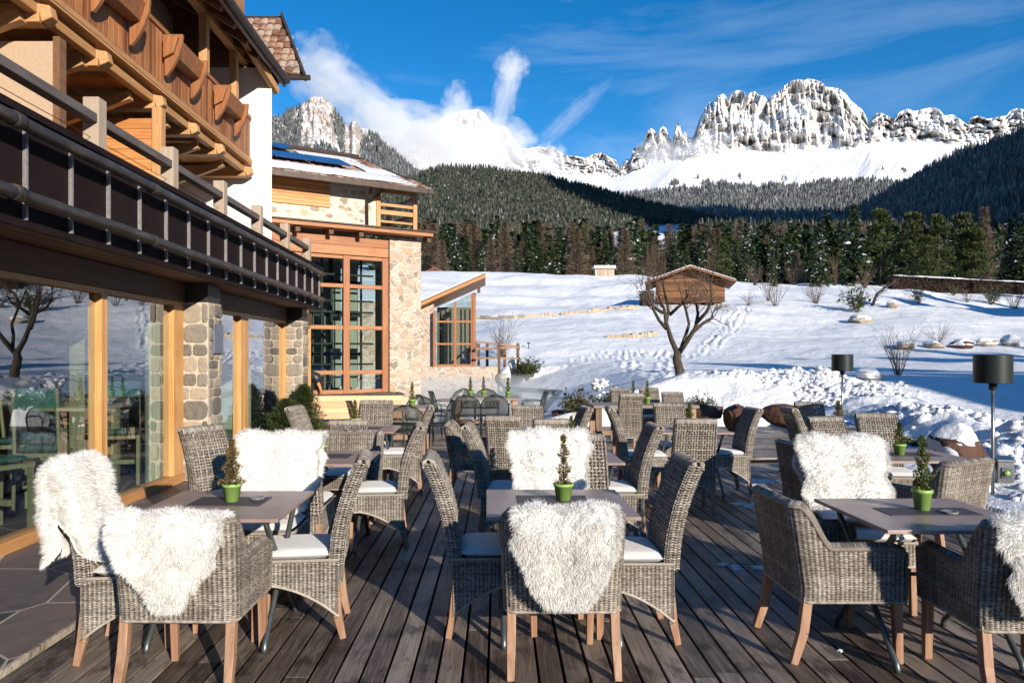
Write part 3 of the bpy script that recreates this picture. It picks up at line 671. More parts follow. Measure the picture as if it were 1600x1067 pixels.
for i, (x, y, z, l) in enumerate([(-1.24, 12.45, .752, 'small conifer in green pot on the chunky table by the round metal chair'), (-.33, 15.4, .752, 'first of two green-potted conifers on the long table by the pool'), (-.06, 15.5, .752, 'second of two green-potted conifers on the long table by the pool'),
        (.44, 15.2, .752, 'small conifer in green pot nearest the snow on the poolside table'), (2.83, 13.1, .752, 'slender dark conifer in green pot on the timber table by the snow bank'), (2.62, 13.3, .752, 'dark little conifer behind the tall narrow chair on the timber table')]):
    c = make_conifer('p', .26, 50 + i, .75, 'conifer_potted'); c.location = (x, y, z); c['label'] = l; c['group'] = 'potted conifers on the tables'; c.scale = (1.1,)*3
# ashtrays
for x, y, l in ((-1.36, 4.42, 'flat glass ashtray beside the reddish dwarf conifer'), (.30, 4.34, 'flat glass ashtray on the mat of the middle front table'), (2.50, 4.02, 'flat glass ashtray beside the bright bushy conifer')):
    o = MB().lathe([(.0, .003), (.03, .003), (.038, .012), (.042, .012), (.043, 0), (0, 0)], 20).build('ashtray', 'ashtray', None, True, loc=(x, y, .7362)); tag(o, l, 'ashtray', 'glass ashtrays')
H = [(-1.86, 4.05, 84, 'wicker chair wrapped in sheepskin nearest the big window', 1), (-1.09, 4.36, -97, 'high-backed wicker chair side-on at the table by the window, white cushion in sun', 1),
     (-1.47, 5.02, 179, 'chair under sheepskin on the far side of the window table', 1), (-2.03, 6.0, 118, 'open-weave high-backed chair standing by the stone pillar', 1),
     (-.94, 6.32, -96, 'high-backed chair side-on at the second-row table, cushion half in shade', 1), (-1.45, 5.80, 0, 'wicker chair mostly hidden behind the sheepskin of the window table', 1),
     (-1.02, 8.7, -95, 'high-backed chair side-on at the third-row brown table', 1), (-1.43, 8.02, 0, 'wide open-weave chair back in front of the third-row brown table', .92),
     (-1.44, 9.38, 180, 'open-weave chair on the far side of the third-row table, before the pale planter', 1), (-1.86, 8.6, 98, 'tilted chair back beside the dark conifer and second stone pillar', 1),
     (.04, 4.40, 88, 'high-backed chair with shaded cushion facing right at the middle front table', 1), (.79, 4.30, -90, 'high-backed chair with bright cushion facing left at the middle front table', 1),
     (.66, 5.16, 180, 'open-weave chair half covered by sheepskin behind the middle front table', 1), (.21, 6.35, 95, 'narrow lit chair edge at the half-hidden table, shaded below', 1),
     (1.06, 6.35, -90, 'shaded high-backed chair with one lit edge, facing left behind the middle table', 1), (1.78, 8.5, 93, 'dark high-backed chair facing right at the table by the brown scrub', 1),
     (2.10, 7.72, 5, 'tall open-weave chair back with holes, right of the middle table group', .96), (2.44, 9.62, 180, 'pale open-weave chair facing the camera before the brown scrub', .95),
     (2.25, 11.95, 0, 'tall narrow open-weave chair at the timber table by the snow', (.85, 1, 1)), (2.55, 13.9, 180, 'first open-weave chair behind the timber table, against the snow bank', (.85, 1, .97)),
     (3.12, 13.95, 180, 'second open-weave chair behind the timber table, against the snow bank', (.85, 1, .97)), (3.42, 13.35, 180, 'low shaded open-weave chair at the end of the timber table', (.9, 1, .92)),
     (.78, 8.55, -95, 'shaded high-backed chair with lit edge before the snow-covered scrub', 1), (.24, 7.82, 12, 'open-weave chair back with its lower half in shade, at the dark-matted table', (.82, 1, .98)),
     (.62, 7.72, -4, 'sunlit open-weave chair back next to the half-shaded one', (.86, 1, .96)), (.55, 9.60, 180, 'open-weave chair top showing behind the half-shaded chair back', .92),
     (2.80, 8.8, -93, 'dark slanting high-backed chair facing left before the red-brown rock', .97), (3.92, 8.75, 92, 'dark slanting high-backed chair facing right at the small lamp-side table', .98),
     (4.25, 9.5, 183, 'pale open-weave chair at the lamp-side table, nearest the slimmer lamp', (.85, 1, .97)), (3.42, 7.0, 168, 'dappled open-weave chair behind the white sheepskin', (.88, 1, .98)),
     (3.90, 7.18, 186, 'sunlit open-weave chair leaning behind the dark little conifer', (.9, 1, 1))]
for x, y, f, l, s in H: put(high, x, y, f, l, GH, s)
A = [(-1.47, 3.80, 1, 'wicker armchair with sheepskin over its back at the window table'), (.38, 3.93, 0, 'wicker armchair with sheepskin over its back at the middle front table'),
     (1.88, 4.10, 90, 'uncovered wicker armchair side-on at the right front table'), (2.56, 3.66, 2, 'cut-off wicker armchair with sheepskin in the front corner'),
     (3.36, 5.66, -28, 'wicker armchair with wide dense back near the lamp base'), (2.98, 6.55, 84, 'shaded wicker armchair just behind the white sheepskin at the right'),
     (-1.34, 7.28, 180, 'dense-woven armchair with a diagonal shadow at the second-row table'), (-.14, 8.55, 92, 'shaded wicker armchair facing right beside the metal chairs')]
for x, y, f, l in A: put(arm, x, y, f, l, GA)
put(high, 2.42, 4.78, 182, 'chair hidden under white sheepskin on the far side of the right front table', GH)
Mc = [(-1.20, 11.35, 0, 'round-backed metal chair turned away at the nearest chunky table'), (-1.22, 13.5, 180, 'metal chair behind the small conifer of the nearest chunky table'),
      (-1.05, 14.2, 75, 'metal chair in profile before the pool steam'), (-.78, 12.5, -80, 'slanted metal chair facing the nearest chunky table'),
      (-.38, 14.25, 0, 'round-backed metal chair turned away at the long poolside table'), (.16, 14.3, 0, 'second round-backed metal chair turned away at the poolside table, close to the snow'),
      (-.50, 16.5, 180, 'metal chair on the pool side of the long table, behind the first potted conifer'), (.0, 16.5, 180, 'metal chair on the pool side of the long table, behind the second potted conifer'),
      (1.0, 15.5, -90, 'metal chair in profile against the snow at the end of the poolside table'), (-.92, 15.6, 90, 'metal chair at the window end of the poolside table'),
      (-2.0, 12.2, 80, 'metal chair edge showing beside an open-weave chair before the pale planter')]
for x, y, f, l in Mc: put(met, x, y, f, l, GM)
t = make_chunky_table(.95, .9, 'square chunky timber table beside the round metal chair'); t.location = (-1.42, 12.4, 0)
t = make_chunky_table(1.35, .95, 'long chunky timber table with two potted conifers by the pool'); t.location = (-.0, 15.4, 0)
t = make_chunky_table(1.8, .9, 'timber table with dark thick legs before the snow bank'); t.location = (2.72, 13.1, 0)
# sheepskins (paths in the chair's own frame)
def fur_on(X, Y, face, *a, **k): return fur('sheepskin', a[0], a[1], (X, Y, 0), R(-face), *a[2:], **k)
# armchair: hangs outside behind
out_path = [(-.345, .40), (-.352, .50), (-.368, .62), (-.385, .76), (-.365, .838), (-.325, .842), (-.275, .80), (-.262, .66), (-.255, .52)]
fur_on(-1.47, 3.80, 1, out_path, [.05, .12, .20, .262, .275, .275, .24, .22, .20], 'sheepskin hanging down the back of the armchair at the window table', 1, n=15000, length=.05)
fur_on(.38, 3.93, 0, [(-.345, .37), (-.350, .46)] + out_path[2:], [.07, .16, .225, .25, .255, .255, .24, .22, .20], 'shield-shaped sheepskin on the armchair at the middle front table', 2, n=15000, length=.05)
fur_on(2.56, 3.66, 2, [(-.345, .42), (-.350, .52), (-.368, .64), (-.385, .76), (-.365, .84), (-.325, .845), (-.275, .80), (-.22, .62), (-.17, .54)], [.14, .22, .26, .285, .29, .28, .25, .22, .2], 'sheepskin cut off by the frame on the corner armchair', 3, xoff=.02, n=13000, length=.055)
# high back chairs: hangs inside
hp = [(-.41, .62), (-.43, .80), (-.435, .96), (-.40, 1.03), (-.345, 1.02), (-.30, .96), (-.262, .80), (-.215, .64), (-.17, .545), (-.02, .525), (.14, .525)]
fur_on(-1.86, 4.05, 84, [(-.40, .50), (-.40, .62), (-.425, .80)] + hp[2:], [.20, .25, .29, .29, .285, .285, .285, .28, .26, .2, .15, .12], 'sheepskin wrapped over the chair closest to the big window', 4, xoff=.03, wrap=.222, n=17000, length=.052)
fur_on(-1.47, 5.02, 179, hp, [.24, .28, .29, .295, .30, .30, .29, .26, .22, .2, .16], 'broad sheepskin behind the reddish dwarf conifer', 5, n=13000, length=.05)
fur_on(.66, 5.16, 180, hp, [.2, .25, .27, .28, .285, .29, .28, .25, .2, .2, .16], 'sheepskin behind the thin spiky conifer on the middle table', 6, xoff=.20, n=12000, length=.05)
fur_on(2.42, 4.78, 182, hp, [.2, .25, .27, .28, .285, .29, .285, .28, .27, .22, .2], 'bright white sheepskin on the far chair of the right front table', 7, xoff=.0, n=15000, length=.045)
# ------------------------------------------------------------------ deck, paving
def deck():
    m = MB(); w = .126; a = -.0175; r = np.random.default_rng(3)
    edge = lambda y: 4.95 + max(0, (y - 7.5))*.2
    for k in range(80):
        x0 = -2.45 + k*w
        y = -1.2 - random.random()*3
        while y < 10.25:
            y1 = min(y + r.uniform(3.2, 4.2), 10.28); xm = x0 + .02*(y + y1)/2
            if xm > edge(max(y, 0)) + .3: y = y1; continue
            g = .0075; dz = r.uniform(-.0015, .0015)
            P = [(x0 + g + .017*y, y, -.03), (x0 + w - g + .017*y, y, -.03), (x0 + w - g + .017*y1, y1 - .004, -.03), (x0 + g + .017*y1, y1 - .004, -.03)]
            m.hexa([*P, *[(p[0], p[1], dz) for p in P]], r.uniform(0, 1)); y = y1
    o = m.build('terrace_deck', 'deck', None, bevel=.0025); tag(o, kind='structure')
    # cross band and the farther deck laid the other way
    m = MB()
    for k in range(3): m.box(-2.45, edge(11), 10.30 + k*.26, 10.30 + k*.26 + .25, -.03, .0, .9)
    y = 11.1
    for k in range(70):
        if y > 17.3: break
        x1 = edge(y) if y < 16.6 else 1.3
        x = -2.6
        while x < x1:
            x2 = min(x + r.uniform(3, 4.5), x1); sk = .12
            m.hexa([(x, y + sk*x, -.03), (x2 - .004, y + sk*x2, -.03), (x2 - .004, y + .135 + sk*x2, -.03), (x, y + .135 + sk*x, -.03), (x, y + sk*x, 0), (x2 - .004, y + sk*x2, 0), (x2 - .004, y + .135 + sk*x2, 0), (x, y + .135 + sk*x, 0)], r.uniform(.3, 1)); x = x2
        y += .145
    o = m.build('cross_laid_deck', 'deck', None, bevel=.003); tag(o, kind='structure')
    o = MB().add([(-2.44, -3, -.06), (5.0, -3, -.06), (5.0, 7.5, -.06), (6.9, 16.6, -.06), (1.2, 17.6, -.06), (-2.44, 17.6, -.06)], None, [(0, 1, 2), (0, 2, 3), (0, 3, 4), (0, 4, 5)]).build('deck_shade_sheet', 'gap_shade_sheet'); tag(o, kind='structure')
    o = MB().box(-4.3, -2.46, -3, 18.2, -.05, -.002).build('stone_paving', 'flag'); tag(o, kind='structure')
    o = MB().box(-2.46, -2.44, -3, 10.2, -.04, .001).build('paving_edge_strip', 'rock_pale'); tag(o, kind='structure')
    # snow scraps left on the boards
    m = MB()
    for x, y, s in ((2.2, 5.1, .25), (1.95, 5.6, .2), (1.35, 6.6, .3), (3.2, 8.2, .5), (2.9, 7.9, .35), (3.4, 9.3, .6), (4.3, 9.0, .6), (1.2, 7.2, .12), (4.6, 8.1, .5), (4.7, 7.2, .4), (1.15, 5.2, .03), (1.9, 4.0, .03)):
        for j in range(6):
            cx, cy = x + r.normal(0, s*.35), y + r.normal(0, s*.35); n = 12; a_ = np.linspace(0, 2*np.pi, n, endpoint=False); rr = s*.22*r.uniform(.4, 1.1, n)
            V = np.vstack([np.stack([cx + rr*np.cos(a_)*1.3, cy + rr*np.sin(a_), np.full(n, .0005)], 1), [(cx, cy, .012 + .02*s)]]); m.add(V, None, [(i, (i+1) % n, n) for i in range(n)])
    o = m.build('snow_scraps', 'snow_lumpy', None, True); tag(o, kind='stuff', label='thin scraps of snow lying on the deck boards')
deck()

# ------------------------------------------------------------------ garden terrain
cols = [560, 700, 800, 1000, 1200, 1400, 1600, 1800]
ys = [2, 12, 17, 20, 30, 40, 48, 58, 68, 82, 108, 130]
tabl = {  # screen heights at those distances (converted to metres here)
 560: [None, None, None, 640, 620, 605, 590, 555, 520, 480, 440, 424], 700: [None, None, None, 632, 612, 600, 585, 545, 515, 480, 440, 424],
 800: [None, None, None, 610, 590, 578, 560, 526, 503, 478, 443, 426], 1000: [None, None, None, 598, 580, 569, 552, 518, 493, 470, 444, 434],
 1200: [None, None, None, 596, 578, 566, 550, 516, 490, 468, 450, 443], 1400: [None, None, None, 594, 575, 562, 545, 512, 492, 472, 453, 446],
 1600: [None, None, None, 592, 573, 560, 545, 520, 500, 482, 462, 450], 1800: [None, None, None, 592, 573, 560, 545, 522, 502, 486, 466, 452]}
ZT = np.zeros((len(cols), len(ys)))
for i, c in enumerate(cols):
    for j, y in enumerate(ys): ZT[i, j] = (.05, .15, .35)[j] if tabl[c][j] is None else EYE + (CY - tabl[c][j])*y/F
US = np.array([(c - CX)/F for c in cols]); YS = np.array(ys, float)
def smooth1(t): return t
def terr(X, Y, detail=True):
    X = np.asarray(X, float); Y = np.asarray(Y, float); Yc = np.clip(Y, 2, 130); u = np.clip(X/Yc, US[0], US[-1])
    i = np.clip(np.searchsorted(US, u) - 1, 0, len(US) - 2); fu = (u - US[i])/(US[i+1] - US[i]); fu = fu*fu*(3 - 2*fu)
    j = np.clip(np.searchsorted(YS, Yc) - 1, 0, len(YS) - 2)
    def col(ii):  # Catmull-Rom along the distance
        j0, j3 = np.maximum(j - 1, 0), np.minimum(j + 2, len(YS) - 1); y1, y2 = YS[j], YS[j+1]
        z0, z1, z2, z3 = ZT[ii, j0], ZT[ii, j], ZT[ii, j+1], ZT[ii, j3]
        m1 = (z2 - z0)/np.maximum(y2 - YS[j0], 1e-6); m2 = (z3 - z1)/np.maximum(YS[j3] - y1, 1e-6); h = y2 - y1; t = (Yc - y1)/h
        return (2*t**3 - 3*t**2 + 1)*z1 + (t**3 - 2*t**2 + t)*h*m1 + (-2*t**3 + 3*t**2)*z2 + (t**3 - t**2)*h*m2
    z = col(i)*(1 - fu) + col(i + 1)*fu
    z = z - np.clip(Y - 130, 0, None)*.03
    if detail:
        a = np.clip((Y - 18)/14, 0, 1); z = z + a*(2.2*(fbm(X/26 + Y/60, Y/12, 3, 5) - .5) + .55*(fbm(X/5, Y/4, 4, 9) - .5))*np.clip((Y - 12)/45, .2, 1.3)
        # broken ploughed snow bank round the deck
        e = np.where(Y < 7.5, 4.95, 4.95 + (Y - 7.5)*.2); dx = X - e; dy = Y - 16.9
        d = np.where(Y > 16.4, np.where(X > e + .5, np.hypot(np.maximum(dx, 0), np.maximum(dy, 0)), np.abs(dy)), dx); d = np.where((Y <= 16.4), dx, np.minimum(np.abs(dy) + np.clip(1.0 - X, 0, 9)*3, 50)*1.0)
        d = np.where((Y > 16.4) & (X > 7), np.hypot(np.maximum(dx - .3, 0), np.maximum(dy, 0)), d)
        bank = np.exp(-((d - 1.9)/1.05)**2)*np.clip((Y - 5)/5, .0, 1)
        z = z + bank*(.12 + .62*fbm(X*.8, Y*.8, 4, 31, .55)) + np.clip(bank*1.3, 0, 1)*np.clip(vnoise(X*.45, Y*.45, 77)*2.2 - .5, .2, 1)*(.26*fbm(X*2.6, Y*2.6, 4, 33, .6) - .09)
    return z
def deckmask(X, Y):
    e = np.where(Y < 7.5, 4.95, 4.95 + (Y - 7.5)*.2)
    ins = (X < e + .05) & (Y < 16.9)
    ins |= (X < 1.2) & (Y < 18.3)
    pr = np.where(Y < 32.8, 1.2 + (Y - 18)*.138, 3.24 - (Y - 32.8)*.54)   # pool basin
    ins |= (Y >= 18) & (Y < 37.2) & (X < pr)
    ins |= (X < -1.7)*(Y < 37.2)
    return ins
def garden():
    nu, ny = 620, 560; u = np.concatenate([np.linspace(-.45, 0, 60, endpoint=False), np.linspace(0, .80, 480), np.linspace(.81, 2.4, 80)]); Yv = np.exp(np.linspace(math.log(2.2), math.log(150), ny)); nu = len(u)
    U, Yg = np.meshgrid(u, Yv, indexing='ij'); X = U*Yg; Z = terr(X, Yg)
    for pts in TRACKS:
        for (x, y) in pts:
            r = .16; sel = np.nonzero(np.abs(Yv - y) < 1.2)[0]
            if len(sel) == 0: continue
            sl = slice(sel[0], sel[-1] + 1); d2 = ((X[:, sl] - x)**2 + ((Yg[:, sl] - y)*.6)**2)/r**2
            Z[:, sl] += -.13*np.exp(-d2) + .07*np.exp(-(np.sqrt(d2) - 1.6)**2*3)
    ins = deckmask(X, Yg); pr = np.where(Yg < 32.8, 1.2 + (Yg - 18)*.138, 3.24 - (Yg - 32.8)*.54); Z = np.where((Yg > 17) & (Yg < 37.6) & (X > pr), np.minimum(Z, .04 + .30*(X - pr)), Z); e_ = np.where(Yg < 7.5, 4.95, 4.95 + (Yg - 7.5)*.2); dd_ = np.maximum(X - e_, np.where(X > 1.2, Yg - 16.9, -9)); Z = np.where((dd_ > 0) & (Yg < 20), np.minimum(Z, -.02 + 1.25*dd_ + .2*fbm(X*2.5, Yg*2.5, 3, 88)), Z); Z = np.where(ins, -.35, Z)
    o = MB().grid(np.stack([X, Yg, Z], 2), flip=True).build('snow_covered_ground', 'snow', None, True); tag(o, kind='structure')
    # wider ground to the sides and behind
    m = MB(); 
    for x0, x1, y0, y1 in ((-400, 400, -300, -2.9), (-400, -10, -3, 40), (30, 400, -3, 8)):
        gx, gy = np.meshgrid(np.linspace(x0, x1, 30), np.linspace(y0, y1, 20), indexing='ij'); m.grid(np.stack([gx, gy, np.full(gx.shape, -.36)], 2), flip=True)
    o = m.build('outer_ground', 'snow', None, True); tag(o, kind='structure')
def gp(px, py, lo=17, hi=129):
    """ground point seen at px,py"""
    Y = np.linspace(lo, hi, 1200); X = (px - CX)*Y/F; Z = terr(X, Y); s = CY - (Z - EYE)*F/Y
    k = np.nonzero(s <= py)[0]; k = k[0] if len(k) else len(Y) - 1
    return float(X[k]), float(Y[k]), float(Z[k])
def track(pts, step=.55, zig=.18):
    W = [gp(*p)[:2] for p in pts]; out = []; k = 0
    for a, b in zip(W[:-1], W[1:]):
        a, b = np.array(a), np.array(b); L = np.linalg.norm(b - a); n = max(1, int(L/step)); nrm = np.array([-(b-a)[1], (b-a)[0]])/max(L, 1e-6)
        for i in range(n): k += 1; p = a + (b - a)*i/n + nrm*zig*(1 if k % 2 else -1) + rng.normal(0, .07, 2); out.append((float(p[0]), float(p[1])))
    return out
TRACKS = [track([(985, 605), (980, 590), (985, 565), (975, 550)]), track([(975, 555), (1030, 552), (1080, 560)], .4, .3), track([(925, 600), (905, 585), (880, 570)]), track([(900, 565), (960, 553), (1040, 558)], .45, .4),
          track([(1095, 555), (1120, 530), (1150, 505), (1170, 480)], .5, .3), track([(1110, 545), (1140, 500), (1165, 480)], .5, .3), track([(960, 605), (1000, 595), (1035, 585), (1045, 560)]), track([(940, 590), (920, 570)], .4)]
garden()

# lumps of broken snow on the bank
def lumps():
    m = MB(); r = np.random.default_rng(44); n = 0
    def lump(x, y, z, s):
        a = np.linspace(0, 2*np.pi, 9)[:-1]; h = np.linspace(-1, 1, 6); A_, H_ = np.meshgrid(np.linspace(0, 2*np.pi, 9), h, indexing='ij'); rr = np.sqrt(np.clip(1 - H_**2, 0, 1))
        ns = 1 + .35*(r.uniform(-1, 1, rr.shape)); ns[-1] = ns[0]; ns[:, 0] = ns[0, 0]; ns[:, -1] = ns[0, -1]
        P = np.stack([x + s*rr*ns*np.cos(A_), y + s*rr*ns*np.sin(A_)*.9, z + s*.75*H_*ns], 2); m.grid(P, flip=True)
    for _ in range(2800):
        Y = r.uniform(7.5, 20.5); side = r.random() < .55
        if side: e = 4.95 + (Y - 7.5)*.2; X = e + abs(r.normal(1.5, .75)) + .3
        else: Y = 17.0 + abs(r.normal(1.4, .7)); X = r.uniform(1.4, 9.5)
        if deckmask(np.array(X), np.array(Y)) or vnoise(X*.45, Y*.45, 77) < .36 or Y > 19.6 or X < 2.6: continue
        lump(X, Y, float(terr(X, Y)) + .01, r.uniform(.015, .08)*(1.6 if r.random() < .1 else 1))
    o = m.build('snow_chunks', 'snow_lumpy', None, True); tag(o, kind='stuff', label='loose chunks of snow on the ploughed bank around the deck')
lumps()

# ------------------------------------------------------------------ rocks
def rock(c, size, mat, label, seed, snow=.0, group='garden rocks', flat=1.):
    r = np.random.default_rng(seed); n, k = 28, 16; A_, H_ = np.meshgrid(np.linspace(0, 2*np.pi, n + 1), np.linspace(-1, 1, k), indexing='ij')
    ph = np.arcsin(H_); d = np.stack([np.cos(ph)*np.cos(A_), np.cos(ph)*np.sin(A_), np.sin(ph)], 2)
    pl = r.normal(0, 1, (11, 3)); pl /= np.linalg.norm(pl, axis=1)[:, None]; rad = np.min([.78/np.maximum(d @ p, .3) for p in pl], axis=0); rad = np.minimum(rad, 1.15)
    nz = .10*(fbm(d[..., 0]*3 + seed, d[..., 1]*3 + d[..., 2]*5, 4, seed) - .5); nz[-1] = nz[0]; rad[-1] = rad[0]; rad = rad*(1 + nz)
    P = d*rad[..., None]*np.array(size); root = thing('rock', c, r.uniform(0, 6), label, 'rock', group)
    MB().grid(P, flip=True).build('stone', mat, root, True)
    if snow > 0:
        top = (d[..., 2] > .15); S = P.copy(); lift = (np.clip((d[..., 2] - .5)/.5, -.6, 1)*.28 - .06)*snow*size[2]; ext = 1 + .03*(d[..., 2] > .45); S = P*np.array([1, 1, 1.])*ext[..., None]; S[..., 2] += lift*(1 + .3*(fbm(d[..., 0]*2 + 9, d[..., 1]*2, 2, seed) - .5)*2) - .03*size[2]
        cap = S[:, k//2:, :]; MB().grid(cap, flip=True).build('snow_cap', 'snow_lumpy', root, True)
    return root
def rk(px, py, Y, w, h, mat, label, seed, snow=0, group='garden rocks'):
    """rock whose visible middle is at px,py"""
    p = at(px, py, Y); s = w*Y/F/2; hh = h*Y/F/2; rock(tuple(p), (s, s*.8, hh*1.1), mat, label, seed, snow, group)
rk(1497, 705, 8.6, 95, 75, 'rock_brown', 'big brown rock under a thick cap of snow behind the lamp', 1, .5)
rk(1578, 745, 8.9, 70, 62, 'rock_brown', 'dark rock behind the outlet post at the frame edge', 2, .12)
rk(1150, 652, 15.9, 44, 42, 'rock_brown', 'reddish-brown rock half buried beside a slanting chair', 3)
rk(1105, 645, 16.6, 60, 28, 'rock_brown', 'low dark rock in the scrub by the snow bank', 4)
rk(1225, 652, 15.0, 70, 34, 'rock_brown', 'long dark rock between the two slanting chairs', 5)
rk(1258, 648, 15.4, 40, 32, 'rock_brown', 'dark rock just before the slimmer lamp', 6)
rk(872, 648, 17.6, 26, 14, 'rock_brown', 'small brown stone poking out of snow by the pool', 7)
rk(905, 640, 17.5, 44, 36, 'rock_brown', 'brown rock below scrub beside the shaded chair', 8)
rk(788, 590, 36.2, 32, 34, 'rock_pale', 'craggy pale rock at the end of the stone terrace wall', 9, .1)
rk(806, 583, 37.4, 28, 44, 'rock_pale', 'upright pale boulder beside the timber railing', 10, .1)
for i, (px, py, w, h, mt, sn, l) in enumerate([(1343, 497, 44, 18, 'rock_pale', .5, 'mossy boulder with dwarf pine growing above it'), (1394, 475, 22, 14, 'rock_pale', .3, 'pale boulder beside the fallen branch'),
        (1358, 584, 40, 24, 'rock_pale', 1.2, 'snow-rounded mound of a boulder behind the slimmer lamp'), (1416, 538, 36, 16, 'rock_pale', .6, 'first snow-capped stone in the garden row'), (1458, 538, 30, 14, 'rock_pale', .8, 'second snow-capped stone in the garden row'),
        (1500, 536, 36, 18, 'rock_brown', .7, 'dark snow-capped stone under the leafless dark shrub'), (1540, 534, 30, 16, 'rock_pale', .7, 'fourth stone of the snowy garden row'), (1578, 532, 36, 20, 'rock_pale', .7, 'last stone of the snowy garden row')]):
    x, y, z = gp(px, py + h*.4); s = w*y/F/2; rock((x, y, z + h*y/F*.25), (s, s*.8, h*y/F/2), mt, l, 60 + i, sn, 'snowy garden boulders')
# low dry-stone rows across the slope
def stone_row(pts, label, seed, h=.38):
    r = np.random.default_rng(seed); W = [gp(*p) for p in pts]; m = MB(); s = MB(); root = thing('dry_stone_row', W[0], 0, label, 'stone wall', 'low stone rows in the snow'); o0 = np.array(W[0])
    for a, b in zip(W[:-1], W[1:]):
        a, b = np.array(a), np.array(b); L = np.linalg.norm(b - a); t = 0; d = (b - a)/L
        while t < L:
            l = r.uniform(.25, .7); hh = h*r.uniform(.5, 1.1); c = a + d*(t + l/2) - o0; c[2] += hh*.3
            P = np.array([(sx*l/2*r.uniform(.8, 1), sy*.18, sz*hh/2*r.uniform(.7, 1)) for sz in (-1, 1) for sx, sy in ((-1, -1), (1, -1), (1, 1), (-1, 1))]); ang = math.atan2(d[1], d[0])
            Rm = np.array([[math.cos(ang), -math.sin(ang), 0], [math.sin(ang), math.cos(ang), 0], [0, 0, 1]]); m.hexa(P @ Rm.T + c, r.uniform(0, 1)); t += l*.95
    m.build('stones', 'stone_warm', root, bevel=.03)
stone_row([(735, 498), (800, 497), (870, 493)], 'long faint stone row at the window end of the slope', 1, .35); stone_row([(876, 492), (930, 488), (992, 482)], 'stone row running up to the log hut', 2, .45)
stone_row([(948, 527), (985, 528), (1024, 524)], 'short stone row in the slope behind the bare tree', 3, .5)

# ------------------------------------------------------------------ vegetation
def limb_tube(m, pts, r0, r1, n=6, tone=.5): m.tube(pts, np.linspace(r0, r1, len(pts)), n, True, tone)
def bare_tree():
    x0, y0, z0 = at(1061, 596, 21.0); sc = 21.0/F; root = thing('bare_fruit_tree', (x0, y0, z0), 0, 'leafless pruned fruit tree with forked trunk, standing in the snow before the log hut', 'tree')
    P = lambda px, py, d=0: np.array([(px - 1061)*sc, d, (596 - py)*sc])
    tr = MB(); limb_tube(tr, [P(1064, 604), P(1062, 580), P(1057, 560), P(1060, 548)], .145, .10, 10)
    tr.build('trunk', 'bark', root, True); m = MB(); r = np.random.default_rng(5); ends = []
    L = [[(1059, 552, 0), (1050, 530, .1), (1044, 505, .2), (1040, 480, .3), (1034, 462, .3)], [(1044, 512, .2), (1028, 500, -.1), (1018, 485, -.3), (1012, 470, -.4)], [(1043, 505, .2), (1052, 485, .5), (1050, 462, .6), (1048, 444, .7)],
         [(1061, 552, 0), (1072, 532, -.2), (1082, 515, -.3), (1086, 492, -.3), (1084, 475, -.2)], [(1080, 518, -.3), (1098, 505, -.1), (1112, 498, 0), (1114, 490, 0)], [(1084, 505, -.3), (1096, 488, -.6), (1102, 470, -.7), (1098, 455, -.8)],
         [(1066, 540, 0), (1078, 522, .4), (1084, 505, .5), (1080, 480, .7), (1076, 462, .8)], [(1040, 488, .3), (1026, 478, .5), (1020, 462, .6)], [(1052, 490, .4), (1064, 478, .2), (1072, 470, .1)]]
    for k, l in enumerate(L):
        pts = [P(*q) + r.normal(0, .02, 3) for q in l]; limb_tube(m, pts, .082 if k in (0, 3) else .055, .03, 7); ends.append((pts[-1], pts[-1] - pts[-2])); ends.append((pts[-2], pts[-1] - pts[-2] + r.normal(0, .2, 3)))
    m.build('limbs', 'bark', root, True); m = MB()
    def twig(p, d, l, w, dep):
        d = d/np.linalg.norm(d); pts = [p]; q = p.copy()
        for i in range(4): d = d + r.normal(0, .16, 3) + np.array([0, 0, .05]); d /= np.linalg.norm(d); q = q + d*l/4; pts.append(q.copy())
        m.tube(pts, np.linspace(w, w*.45, 5), 4, False)
        if dep: 
            for k in range(3 if dep > 1 else 2): i = r.integers(1, 5); twig(pts[i], d + r.normal(0, .75, 3), l*r.uniform(.4, .75), w*.6, dep - 1)
    for p, d in ends:
        for k in range(3): twig(p, d/np.linalg.norm(d) + r.normal(0, .4, 3) + np.array([0, 0, .5]), r.uniform(.45, .95), .014, 2)
    m.build('twigs', 'twig', root); return root
bare_tree()
